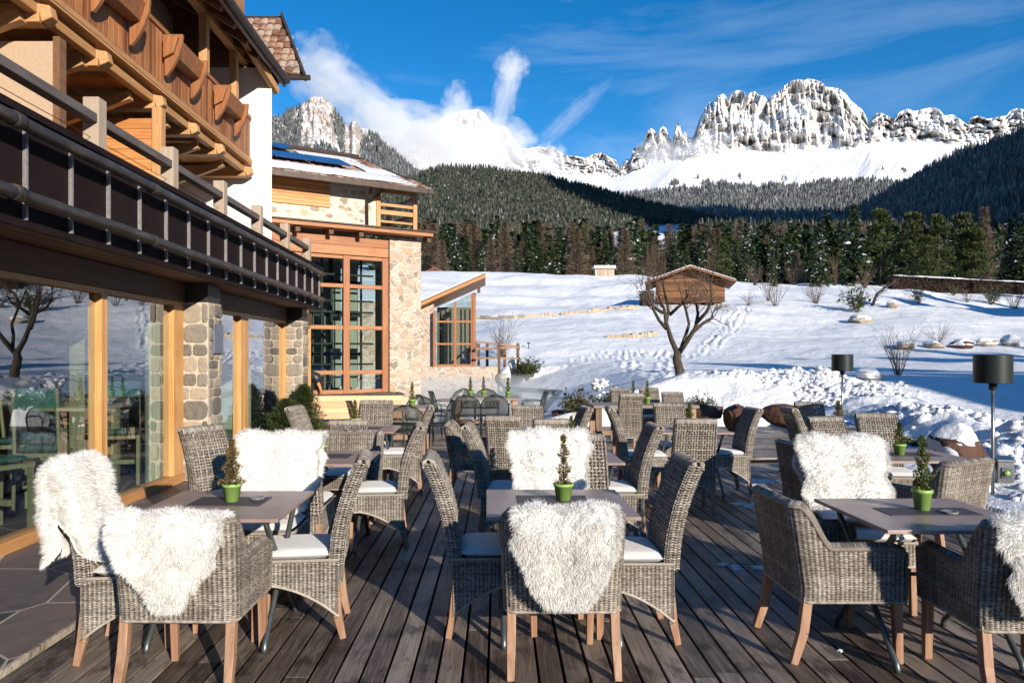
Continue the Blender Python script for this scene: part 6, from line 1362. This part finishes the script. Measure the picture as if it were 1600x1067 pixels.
def indoor_chair(x, y, rz, label):
    root = thing('indoor_chair', (x, y, 0), rz, label, 'chair', 'wooden chairs inside the restaurant'); root.scale = (1, 1, 1.33); MB().box(-.22, .22, -.22, .22, .43, .46).build('seat', 'indoor_wood', root); cushion_mb(-.2, .2, -.2, .2, .462, .51).build('cushion', 'teal', root, True)
    for a in (-1, 1): MB().tube([(a*.2, -.24, 0), (a*.2, -.2, .45), (a*.19, -.26, .95)], .02, 6).build('leg', 'indoor_wood', root, True); MB().box(a*.2 - .02, a*.2 + .02, .17, .21, 0, .43).build('leg', 'indoor_wood', root)
    m = MB(); m.box(-.19, .19, -.265, -.235, .80, .95); m.build('backrest', 'teal', root); MB().box(-.18, .18, -.02, .02, .18, .22).build('stretcher', 'indoor_wood', root)
for x, y, a, l in ((-4.45, 6.75, -20, 'wooden chair with teal seat just inside the glass near the frame edge'), (-4.55, 7.65, 15, 'wooden chair with teal back left of the inner post'), (-4.55, 9.3, -160, 'wooden chair with teal back inside, right of the inner post'), (-5.25, 8.35, -75, 'wooden chair under the person in patterned shirt'), (-5.35, 9.5, 120, 'wooden chair under the bald person in navy')): indoor_chair(x, y, R(a), l)
# ------------------------------------------------------------------ far hills and forests
def prof(pts, x): p = np.array(pts, float); return np.interp(x, p[:, 0], p[:, 1])
def hill(name, crest, base, Y0, Y1, px0, px1, mat, seed, nx=260, nt=60, bulge=.8, rough=.0, curve=1.0, kind='structure', skew=0.):
    """a hillside from base line (near) to crest line (far); returns a sampler"""
    px = np.linspace(px0, px1, nx); t = np.linspace(0, 1, nt); PX, T = np.meshgrid(px, t, indexing='ij'); D = (Y0 + (Y1 - Y0)*T**curve)*(1 + skew*(px1 - PX)/(px1 - px0))
    yc = prof(crest, PX); yb = prof(base, PX); sy = yb + (yc - yb)*T**bulge; X = (PX - CX)*D/F; Z = EYE + (CY - sy)*D/F
    if rough: Z = Z + rough*(fbm(X/(rough*9), D/(rough*9), 4, seed) - .5)*np.sin(np.pi*np.clip(T, 0, 1))
    back = np.stack([X[:, -1], D[:, -1] + (Y1 - Y0)*.6, Z[:, -1] - (Z[:, -1] + 20)*.9], 1)
    P = np.concatenate([np.stack([X, D, Z], 2), back[:, None, :]], 1); o = MB().grid(P, flip=True).build(name, mat, None, True); tag(o, kind=kind)
    def samp(n, r, tmin=0, tmax=1):
        a = r.uniform(px0, px1, n); tt = r.uniform(tmin, tmax, n); fi = (a - px0)/(px1 - px0)*(nx - 1); fj = tt*(nt - 1); i = np.clip(fi.astype(int), 0, nx - 2); j = np.clip(fj.astype(int), 0, nt - 2); u = (fi - i)[:, None]; v = (fj - j)[:, None]; G = P
        return (G[i, j]*(1-u)*(1-v) + G[i+1, j]*u*(1-v) + G[i, j+1]*(1-u)*v + G[i+1, j+1]*u*v), a, tt
    return samp
def cones(pts, h, mat, name, label, r, tone_lo=0, tone_hi=.7, wr=.21, snow=.1, larch=.15, tiers=3, k=5):
    n = len(pts); H = h*r.uniform(.55, 1.2, n)*(1 + .35*(vnoise(pts[:, 0]/60, pts[:, 1]/60, 5) - .5)); Wd = H*wr*r.uniform(.8, 1.2, n); V, T, TN = [], [], []
    base = np.where(r.uniform(0, 1, n) < larch*(.4 + 1.3*vnoise(pts[:, 0]/90, pts[:, 1]/90, 8)), r.uniform(.66, .79, n), r.uniform(tone_lo, tone_hi, n)); off = 0
    TI = ((.05, .55, 1.), (.32, .80, .72), (.58, 1.0, .45)) if tiers == 3 else [(.06 + .9*q/tiers, min(1., .06 + .9*q/tiers + .30), (1 - q/tiers)**.8*(1.1 if q % 2 else .85)) for q in range(tiers)]
    for lev, (z0, z1, w0) in enumerate(TI):
        a = r.uniform(0, 6.283, n)[:, None] + np.linspace(0, 2*np.pi, k, endpoint=False)[None] ; rr = (Wd*w0)[:, None]*r.uniform(.6, 1.25, (n, k))*(np.where(np.arange(k) % 2, .5, 1.15)[None] if tiers > 3 else 1); ring = np.stack([pts[:, 0:1] + rr*np.cos(a), pts[:, 1:2] + rr*np.sin(a), np.repeat((pts[:, 2] + H*z0)[:, None], k, 1) - rr*.3*r.uniform(0, 1, (n, k))], 2)
        top = np.stack([pts[:, 0], pts[:, 1], pts[:, 2] + H*z1], 1)[:, None, :]; V.append(np.concatenate([ring, top], 1).reshape(-1, 3)); b = (np.arange(n)*(k + 1))[:, None]; i = np.arange(k)[None]
        T.append(np.stack([b + i, b + (i + 1) % k, np.repeat(b + k, k, 1)], 2).reshape(-1, 3) + off); off += n*(k + 1)
        tn = np.repeat(base[:, None], k + 1, 1) + r.uniform(-.06, .06, (n, k + 1)); sn = r.uniform(0, 1, (n, k + 1)) < snow; tn = np.where(sn, r.uniform(.86, 1, (n, k + 1)), tn); TN.append(tn.ravel())
    o = MB().add(np.concatenate(V), None, np.concatenate(T), np.clip(np.concatenate(TN), 0, 1)).build(name, mat, None); tag(o, label, kind='stuff'); return o
rr = np.random.default_rng(99)
# behind the meadow edge: lower woods
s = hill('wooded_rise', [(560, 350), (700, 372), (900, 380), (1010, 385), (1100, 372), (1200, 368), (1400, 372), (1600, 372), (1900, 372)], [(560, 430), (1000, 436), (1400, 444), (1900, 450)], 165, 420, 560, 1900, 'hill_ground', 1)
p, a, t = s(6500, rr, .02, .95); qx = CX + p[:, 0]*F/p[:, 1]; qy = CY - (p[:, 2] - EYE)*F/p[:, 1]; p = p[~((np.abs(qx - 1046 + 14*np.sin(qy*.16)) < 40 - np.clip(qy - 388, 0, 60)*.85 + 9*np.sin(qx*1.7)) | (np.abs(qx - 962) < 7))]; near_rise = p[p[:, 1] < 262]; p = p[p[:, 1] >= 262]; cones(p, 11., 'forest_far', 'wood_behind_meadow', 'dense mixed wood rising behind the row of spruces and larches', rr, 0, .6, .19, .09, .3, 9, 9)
# nearer trees of the rise get real branch clumps
def leafy_wood():
    r = np.random.default_rng(31); src = []
    for f in (lambda: spruce_proto('wood_sample', 'x', 10., 61, dens=.5, clump=1.25, snow=.06), lambda: spruce_proto('wood_sample', 'x', 10., 62, rad=.2, dens=.42, clump=1.35, snow=.03), lambda: larch_proto('x', 10., 63)):
        root = f(); cr = [c for c in kids(root) if len(c.data.polygons) > 300][0]; me = cr.data; n = len(me.vertices); co = np.zeros(n*3, np.float32); me.vertices.foreach_get('co', co); tn = np.zeros(n, np.float32); me.attributes['tone'].data.foreach_get('value', tn); k = len(me.polygons[0].vertices); ix = np.zeros(len(me.loops), np.int32); me.loops.foreach_get('vertex_index', ix); src.append((co.reshape(-1, 3), tn, ix.reshape(-1, k)))
        for c in kids(root): bpy.data.objects.remove(c)
        bpy.data.objects.remove(root)
    pts = near_rise[r.permutation(len(near_rise))[:560]]; A_, B_ = MB(), MB()
    for p in pts:
        lar = r.random() < .22 + .3*float(vnoise(p[0]/30, p[1]/30, 4)); i = 2 if lar else r.integers(0, 2); co, tn, ix = src[i]; s = r.uniform(.75, 1.35); w_ = s*(1.5 if lar else r.uniform(.9, 1.3)); a = r.uniform(0, 6.28); ca, sa = math.cos(a), math.sin(a)
        if lar: sel = r.random(len(ix)) < .45; ix = ix[sel]; u_, inv = np.unique(ix, return_inverse=True); co = co[u_]; tn = tn[u_]; ix = inv.reshape(-1, 3)
        V = np.stack([(co[:, 0]*ca - co[:, 1]*sa)*w_ + p[0], (co[:, 0]*sa + co[:, 1]*ca)*w_ + p[1], co[:, 2]*s + p[2]], 1)
        if lar: B_.add(V, None, ix, tn)
        else: A_.add(V, ix, None, np.where(tn < .85, np.clip(tn + r.uniform(-.1, .1), 0, .84), tn))
    tag(A_.build('spruce_wood', 'spruce_needles'), 'dark spruce wood just behind the front row of trees', kind='stuff'); tag(B_.build('larch_wood', 'larch_twigs'), 'bare larches mixed into the spruce wood behind the meadow', kind='stuff')
leafy_wood()
# forested hill on the left
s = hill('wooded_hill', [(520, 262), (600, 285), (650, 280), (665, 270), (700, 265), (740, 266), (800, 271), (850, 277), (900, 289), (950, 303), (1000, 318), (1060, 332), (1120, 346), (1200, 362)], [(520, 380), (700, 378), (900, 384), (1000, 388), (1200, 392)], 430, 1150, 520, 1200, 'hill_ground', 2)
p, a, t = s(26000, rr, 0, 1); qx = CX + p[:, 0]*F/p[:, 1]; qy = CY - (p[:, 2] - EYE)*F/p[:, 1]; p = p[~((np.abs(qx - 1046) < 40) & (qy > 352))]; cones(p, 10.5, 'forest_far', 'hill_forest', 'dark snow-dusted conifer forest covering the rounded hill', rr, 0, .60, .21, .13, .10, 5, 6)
# clearings with snow between the trees
def clearing(px0, px1, ya, yb, surf, seed):
    n, k = 24, 12; G = []
    for q in np.linspace(0, 1, n):
        px = px0 + (px1 - px0)*q; row = []
        for v in np.linspace(0, 1, k):
            top = ya + 4*math.sin(q*9 + seed) + 5*abs(q - .5)**2*8; y = yb + (top - yb)*v; D = surf(px, y); row.append(at(px, y, D - 3 - D*.004))
        G.append(row)
    o = MB().grid(np.array(G), flip=True).build('snowy_clearing', 'meadow', None, True); tag(o, kind='structure')
def s_hill(px, y): c = float(prof([(1000, 318), (1060, 332), (1120, 346)], px)); b = float(prof([(1000, 388), (1200, 392)], px)); return 430 + 720*(max((b - y)/(b - c), 0))**(1/.8)
def s_rise(px, y): c = float(prof([(1010, 385), (1100, 372)], px)); b = float(prof([(1000, 436), (1400, 444)], px)); return 165 + 255*(max((b - y)/(b - c), 0))**(1/.8)
clearing(1006, 1086, 357, 387, s_hill, 1); clearing(1010, 1080, 381, 412, s_rise, 2)
for i, (c, dd) in enumerate([([(950, 365), (972, 360), (975, 400), (958, 398)], 300)]):
    P_ = [at(x, y, dd + (392 - y)*2.2) for x, y in c]; o = MB().add(P_ + [np.mean(P_, 0)], None, [(k, (k+1) % len(c), len(c)) for k in range(len(c))]).build('snowy_clearing', 'meadow'); tag(o, kind='structure')
# shaded slope on the right
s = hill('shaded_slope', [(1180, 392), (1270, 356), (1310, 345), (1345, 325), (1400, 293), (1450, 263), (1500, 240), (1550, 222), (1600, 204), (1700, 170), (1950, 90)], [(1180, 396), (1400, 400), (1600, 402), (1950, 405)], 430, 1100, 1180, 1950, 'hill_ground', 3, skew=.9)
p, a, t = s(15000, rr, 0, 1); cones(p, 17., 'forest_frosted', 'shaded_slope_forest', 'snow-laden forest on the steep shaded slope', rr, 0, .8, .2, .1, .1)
# middle forest under the massif
s = hill('middle_ridge', [(900, 310), (985, 306), (1040, 299), (1090, 296), (1130, 288), (1180, 296), (1220, 289), (1250, 292), (1290, 284), (1340, 283), (1380, 285), (1420, 288), (1500, 292)], [(900, 345), (1100, 362), (1300, 362), (1500, 362)], 1600, 2900, 900, 1500, 'hill_ground', 4, rough=60)
p, a, t = s(9000, rr, 0, 1); cones(p, 24., 'forest_frosted', 'middle_ridge_forest', 'grey frosted forest below the rock massif', rr, 0, .75, .24, .1, .2)
# unseen ridge added out of frame to block the sun: it keeps the right-hand slope in shade
def shoulder():
    a, b = np.meshgrid(np.linspace(-1, 1, 40), np.linspace(-1, 1, 40), indexing='ij'); Yy = 560 + 480*b; X = .78*Yy + 150 + 470*(a + 1); Z = 980*np.clip(1 - a*a, 0, 1)*np.clip(1 - b**4, 0, 1)*(.8 + .4*fbm(a*3, b*3, 4, 60)); o = MB().grid(np.stack([X, Yy, Z - 10], 2), flip=True).build('unseen_shade_ridge', 'hill_ground', None, True); tag(o, kind='structure')
shoulder()
r = np.random.default_rng(4); n = 34; f = np.linspace(0, 1, n); pts = np.stack([33 + 44*f + r.normal(0, 1.5, n), -22 + 27*f + r.normal(0, 1.5, n), np.full(n, .0)], 1)  # near row, out of view, added so its shadow covers the flat snow
pts2 = np.stack([60 + 46*f[:20]*1.7, 52 + 22*f[:20]*1.7, np.full(20, 3.)], 1) + r.normal(0, 1, (20, 3))*np.array([1, 1, 0]); pts = np.concatenate([pts, pts2])
cones(pts, 19., 'forest_far', 'unseen_shade_spruces', 'unseen tall spruces out of frame, near row added to shade the snow', r, 0, .6, .2, .05, .1, 12, 9)
# unseen wooded valley side added behind the viewer to darken window reflections
def behind():
    a, b = np.meshgrid(np.linspace(R(100), R(330), 60), np.linspace(0, 1, 12), indexing='ij'); D = 90 + 260*b; X = D*np.sin(a); Yy = D*np.cos(a); Z = -.5 + 52*b**.9*(.8 + .4*fbm(a*6, b*2, 3, 8)); P_ = np.stack([X, Yy, Z], 2); o = MB().grid(P_).build('unseen_rear_hill', 'hill_ground', None, True); tag(o, kind='structure')
    r = np.random.default_rng(3); n = 5000; i = r.uniform(0, 58.9, n); j = r.uniform(0, 10.9, n); i0, j0 = i.astype(int), j.astype(int); f, g = (i - i0)[:, None], (j - j0)[:, None]; pts = P_[i0, j0]*(1-f)*(1-g) + P_[i0+1, j0]*f*(1-g) + P_[i0, j0+1]*(1-f)*g + P_[i0+1, j0+1]*f*g
    cones(pts, 12., 'forest_far', 'unseen_rear_forest', 'unseen conifer forest added behind the viewer to darken window reflections', r, 0, .6, .2, .05, .2)
behind()
# left peak
def peak():
    px = np.linspace(300, 760, 330); t = np.linspace(0, 1, 150); PX, T = np.meshgrid(px, t, indexing='ij')
    cr = [(300, 210), (426, 186), (440, 181), (455, 172), (470, 166), (476, 160), (484, 153), (493, 151), (505, 152), (513, 158), (521, 167), (526, 178), (533, 187), (541, 196), (546, 197), (551, 187), (555, 189), (560, 197), (567, 207), (580, 212), (592, 216), (605, 230), (625, 250), (650, 270), (690, 287), (760, 300)]
    yc = prof(cr, PX); yb = 300.; D = 1700 + 900*T; j = fbm(PX/9, T*5, 5, 3, .6, True) - .5; cl = np.exp(-((PX - 505)/45)**2)*np.clip((T - .45)*4, 0, 1); D = D - 80*j*(.5 + cl) + 60*cl
    sy = yb + (yc - yb)*T**(.95); X = (PX - CX)*D/F; Z = EYE + (CY - sy)*D/F; back = np.stack([X[:, -1], D[:, -1] + 600, 0*X[:, -1]], 1)
    P_ = np.concatenate([np.stack([X, D, Z], 2), back[:, None]], 1); o = MB().grid(P_, flip=True).build('rocky_peak', 'crag_rock', None, True); tag(o, kind='structure')
    r = np.random.default_rng(5); n = 9000; i = r.integers(0, 330, n); jj = (r.uniform(0, 1, n)*149).astype(int); X_, T_ = PX[i, jj], T[i, jj]
    scar = (np.abs(X_ - (498 + (T_ - .7)*-20)) < 40*np.clip(1.15 - T_, .1, 1)**.5) & (T_ > .46) | (np.abs(X_ - 551) < 12) & (T_ > .35) | (T_ > .9) & (np.abs(X_ - 497) < 24); dens = np.where(scar, .0, np.where(T_ > .75, .5, 1.)); k = r.uniform(0, 1, n) < dens
    cones(P_[i[k], jj[k]] - np.array([0, 0, 3.]), 26., 'forest_frosted', 'peak_forest', 'frosted trees clinging to the flanks of the lone peak', r, 0, .75, .23, .10, .1)
peak()
# dolomite massif
def massif():
    cr = [(560, 200), (640, 208), (676, 196), (690, 184), (705, 178), (722, 173), (735, 172), (747, 171), (757, 177), (765, 188), (775, 200), (783, 196), (792, 199), (800, 214), (812, 231), (825, 233), (838, 229), (852, 231), (862, 228), (872, 236), (885, 243), (900, 244), (915, 247), (928, 241), (942, 239), (952, 246), (962, 250), (968, 262), (973, 256), (978, 248), (985, 250), (989, 234), (994, 230), (999, 226), (1004, 228), (1009, 213), (1013, 204), (1018, 200), (1023, 204), (1027, 214), (1031, 202), (1036, 197), (1041, 201), (1046, 216), (1051, 222), (1055, 200), (1058, 191), (1062, 196), (1066, 210), (1070, 206), (1075, 214), (1082, 216), (1086, 208), (1090, 193), (1095, 182), (1099, 177), (1101, 170), (1106, 165), (1108, 160), (1115, 161), (1117, 156), (1121, 150), (1130, 147), (1135, 150), (1139, 158), (1143, 146), (1152, 141), (1162, 143), (1167, 153), (1172, 145), (1180, 143), (1186, 149), (1194, 150), (1199, 157), (1206, 151), (1214, 146), (1221, 141), (1226, 134), (1236, 127), (1248, 124), (1257, 126), (1262, 123), (1275, 125), (1284, 129), (1290, 136), (1302, 137), (1312, 139), (1322, 147), (1330, 158), (1340, 166), (1348, 172), (1355, 186), (1358, 194), (1363, 184), (1370, 177), (1378, 177), (1386, 181), (1397, 186), (1404, 176), (1418, 170), (1430, 174), (1441, 171), (1455, 168), (1466, 170), (1476, 181), (1488, 179), (1500, 186), (1512, 195), (1517, 184), (1528, 181), (1543, 186), (1557, 183), (1572, 181), (1580, 172), (1592, 169), (1604, 173), (1650, 180), (1750, 176), (1900, 190)]
    px = np.concatenate([np.linspace(560, 860, 160, endpoint=False), np.linspace(860, 1420, 640, endpoint=False), np.linspace(1420, 1900, 260)]); t = np.linspace(0, 1, 260); PX, T = np.meshgrid(px, t, indexing='ij')
    yc = prof(cr, PX); foot = prof([(560, 260), (860, 272), (960, 280), (1000, 268), (1090, 246), (1160, 240), (1200, 244), (1260, 242), (1330, 236), (1360, 226), (1450, 226), (1520, 226), (1900, 220)], PX); yb = prof([(560, 340), (1000, 330), (1300, 330), (1600, 320), (1900, 320)], PX)
    tf = .36; ap = T < tf; a = T/tf; b = (T - tf)/(1 - tf); sy = np.where(ap, yb + (foot - yb)*a, foot + (yc - foot)*b)
    D = np.where(ap, 3000 + 1300*a, 4300 + 420*b)
    # buttresses, gullies and ledges, all as relief in depth
    g = fbm(PX/12. + b*.7, b*2.6 + 5, 5, 21, .55, True); g2 = fbm(PX/34 + .3*b, b*2.6, 3, 25, .5); g3 = fbm(PX/2.8, b*4, 4, 29, .6); led = np.floor(b*6 + 1.6*fbm(PX/26, b*2, 3, 35))/6
    cl = np.clip(b*5, 0, 1); D = D + np.where(ap, 0, cl*(-190*(g - .55) - 320*(g2 - .5) - 60*(g3 - .5) + 430*(led - b)))
    Dap = D + np.where(ap, (260*(fbm(PX/48 - a*1.4, a*1.1, 5, 40, .5) - .5))*np.sin(np.pi*a)**.6, 0); D = Dap
    # flat summit shelves catch snow
    X = (PX - CX)*D/F; jit = 9*(fbm(PX/5, b*9, 3, 50) - .5)*np.where(ap, .3, 1)*np.clip((1 - b)*6, 0, 1)*np.clip(b*4, 0, 1); Z = EYE + (CY - sy + jit*.35)*D/F
    r = np.random.default_rng(15); n = 16000; i = r.integers(0, len(px), n); jj = r.integers(0, int(260*tf*.62), n); q = np.stack([X[i, jj], D[i, jj], Z[i, jj]], 1); k = (vnoise(PX[i, jj]/17, T[i, jj]*24, 71) + .5*vnoise(PX[i, jj]/5, T[i, jj]*60, 72) > .72 + 1.9*T[i, jj]) & (PX[i, jj] > 900); cones(q[k], 24., 'forest_frosted', 'timberline_forest', 'scattered frosted trees along the foot of the snow apron', r, 0, .7, .24, .1, .1)
    back = np.stack([X[:, -1], D[:, -1] + 500, Z[:, -1]*.6], 1); P_ = np.concatenate([np.stack([X, D, Z], 2), back[:, None]], 1); o = MB().grid(P_, flip=True).build('rock_massif', 'massif_rock', None, True); tag(o, kind='structure')
massif()

# ------------------------------------------------------------------ clouds hanging on the peaks
def cloud_mat(name, dens, sc, lo, hi, off=0):
    t = NT(name); tc = t.node('ShaderNodeTexCoord'); gv = tc.outputs['Object']
    n = t.node('ShaderNodeTexNoise'); t.l.new(gv, n.inputs['Vector']); n.inputs['Scale'].default_value = sc; n.inputs['Detail'].default_value = 6; n.inputs['Roughness'].default_value = .65
    ln = t.node('ShaderNodeVectorMath', operation='LENGTH'); t.l.new(gv, ln.inputs[0]); f = t.math('SUBTRACT', 1.0, ln.outputs['Value']); f = t.math('ADD', t.math('MULTIPLY', f, .9), t.math('MULTIPLY', t.math('SUBTRACT', n.outputs[0], .5), 2.6))
    f = t.ramp(f, [(lo, (0, 0, 0)), (hi, (1, 1, 1))]); pv = t.node('ShaderNodeVolumePrincipled'); pv.inputs['Color'].default_value = (1, 1, 1, 1); pv.inputs['Anisotropy'].default_value = .0
    t.put(pv.inputs['Density'], t.math('MULTIPLY', f, dens)); t.l.new(pv.outputs[0], t.out.inputs[1]); return t.m
CM = cloud_mat('cloud_volume', .0095, 2.4, .02, .62); CT = cloud_mat('thin_cloud_volume', .0042, 2.2, .10, .6)
CT2 = cloud_mat('streak_volume', .0022, 3.2, .0, .8)
def cloud(px, py, Y, w, h, mat, label, tilt=0):
    c = at(px, py, Y); s = Y/F; m = MB(); a, b = np.meshgrid(np.linspace(0, 2*np.pi, 25), np.linspace(-np.pi/2, np.pi/2, 13), indexing='ij'); m.grid(np.stack([np.cos(b)*np.cos(a), np.cos(b)*np.sin(a), np.sin(b)], 2), flip=True)
    o = m.build('cloud', mat, None, True); o.location = c; o.scale = (w*s/2, min(w, h*1.6)*s/2, h*s/2); o.rotation_euler = (0, R(tilt), 0); tag(o, label, kind='stuff')
for c in [(655, 225, 3000, 250, 120, CM, 'broad cloud bank left of the hidden summit', 12), (735, 232, 3150, 220, 120, CM, 'dense cloud covering the hidden summit', 0), (610, 195, 3300, 130, 70, CM, 'cloud shoulder beside the lone peak', 30),
          (790, 145, 3300, 44, 150, CM, 'tall plume of cloud rising above the hidden summit', 12), (800, 105, 3350, 62, 44, CM, 'rounded head of the cloud plume', 0), (712, 168, 3250, 52, 90, CM, 'shorter cloud tower over the summit', 8),
          (858, 250, 3200, 66, 56, CM, 'small cloud beside the low ridge', -20), (1030, 242, 3000, 80, 60, CM, 'soft cloud in front of the rock needles', 0), (1090, 232, 3300, 120, 60, CT, 'thin mist drifting over the massif foot', -10),
          (500, 110, 3600, 130, 120, CT, 'faint ragged cloud above the tiled roof', 30), (545, 150, 3500, 200, 100, CT, 'thin cloud veil over the lone peak', 25), (890, 184, 3900, 190, 34, CT2, 'slanting streak of cloud above the low ridge', -42)]:
    cloud(*c)

# ------------------------------------------------------------------ sun, sky, camera
SUN_EL, SUN_AZ = R(17.5), math.atan2(.5, -.87)      # azimuth measured from +Y clockwise: to the right and behind
sd = Vector((math.sin(SUN_AZ)*math.cos(SUN_EL), math.cos(SUN_AZ)*math.cos(SUN_EL), math.sin(SUN_EL)))
ld = bpy.data.lights.new('sun', 'SUN'); ld.energy = 5.0; ld.angle = R(.5); ld.color = (1, .90, .76); lo = bpy.data.objects.new('sun', ld); COL.objects.link(lo); lo.rotation_euler = sd.to_track_quat('Z', 'Y').to_euler()
w = bpy.data.worlds.new('World'); SC.world = w; w.use_nodes = True; nt = w.node_tree; nt.nodes.clear()
out = nt.nodes.new('ShaderNodeOutputWorld'); bg = nt.nodes.new('ShaderNodeBackground'); sky = nt.nodes.new('ShaderNodeTexSky'); sky.sky_type = 'NISHITA'; sky.sun_disc = False; sky.sun_elevation = SUN_EL; sky.sun_rotation = SUN_AZ; sky.altitude = 1500; sky.air_density = 1.0; sky.dust_density = .2; sky.ozone_density = 3.0
hs = nt.nodes.new('ShaderNodeHueSaturation'); hs.inputs['Saturation'].default_value = 1.34; hs.inputs['Value'].default_value = 1.0; nt.links.new(sky.outputs[0], hs.inputs['Color'])
tc = nt.nodes.new('ShaderNodeTexCoord')
def wisps(scale, rot, nsc, lo_, hi_, amt, prev):
    mp = nt.nodes.new('ShaderNodeMapping'); mp.inputs['Scale'].default_value = scale; mp.inputs['Rotation'].default_value = rot; nt.links.new(tc.outputs['Generated'], mp.inputs[0])
    n = nt.nodes.new('ShaderNodeTexNoise'); n.inputs['Scale'].default_value = nsc; n.inputs['Detail'].default_value = 7; n.inputs['Roughness'].default_value = .6; n.inputs['Distortion'].default_value = .4; nt.links.new(mp.outputs[0], n.inputs[0])
    mr = nt.nodes.new('ShaderNodeMapRange'); mr.inputs[1].default_value = lo_; mr.inputs[2].default_value = hi_; mr.inputs[3].default_value = 0; mr.inputs[4].default_value = amt; nt.links.new(n.outputs[0], mr.inputs[0])
    mx = nt.nodes.new('ShaderNodeMix'); mx.data_type = 'RGBA'; nt.links.new(mr.outputs[0], mx.inputs[0]); nt.links.new(prev, mx.inputs[6]); mx.inputs[7].default_value = (7.5, 8.2, 9.2, 1); return mx.outputs[2]
c = wisps((1.2, 1.2, 6.0), (0, .25, 0), 2.2, .52, .82, .17, hs.outputs[0]); c = wisps((2.2, 2.2, 8), (0, -.2, .6), 1.6, .58, .85, .14, c)
nt.links.new(c, bg.inputs[0]); bg.inputs[1].default_value = .12; nt.links.new(bg.outputs[0], out.inputs[0])
cam = bpy.data.cameras.new('camera'); co = bpy.data.objects.new('camera', cam); COL.objects.link(co); co.location = (0, 0, EYE); co.rotation_euler = (R(90), 0, 0)
cam.sensor_width = 36; cam.lens = 36*F/1600; cam.shift_x = (800 - CX)/1600; cam.shift_y = (CY - 533.5)/1600; cam.clip_start = .05; cam.clip_end = 20000; SC.camera = co
SC.view_settings.view_transform = 'Standard'; SC.view_settings.look = 'None'; SC.view_settings.exposure = 0.48; SC.view_settings.gamma = 1
SC.render.engine = 'CYCLES'; cy = SC.cycles; cy.use_denoising = True; cy.max_bounces = 10; cy.diffuse_bounces = 3; cy.glossy_bounces = 4; cy.transparent_max_bounces = 24; cy.volume_bounces = 6; cy.volume_step_rate = 1.0; cy.volume_max_steps = 128; cy.sample_clamp_indirect = 6; cy.use_adaptive_sampling = True; cy.adaptive_threshold = .02; cy.caustics_reflective = False; cy.caustics_refractive = False
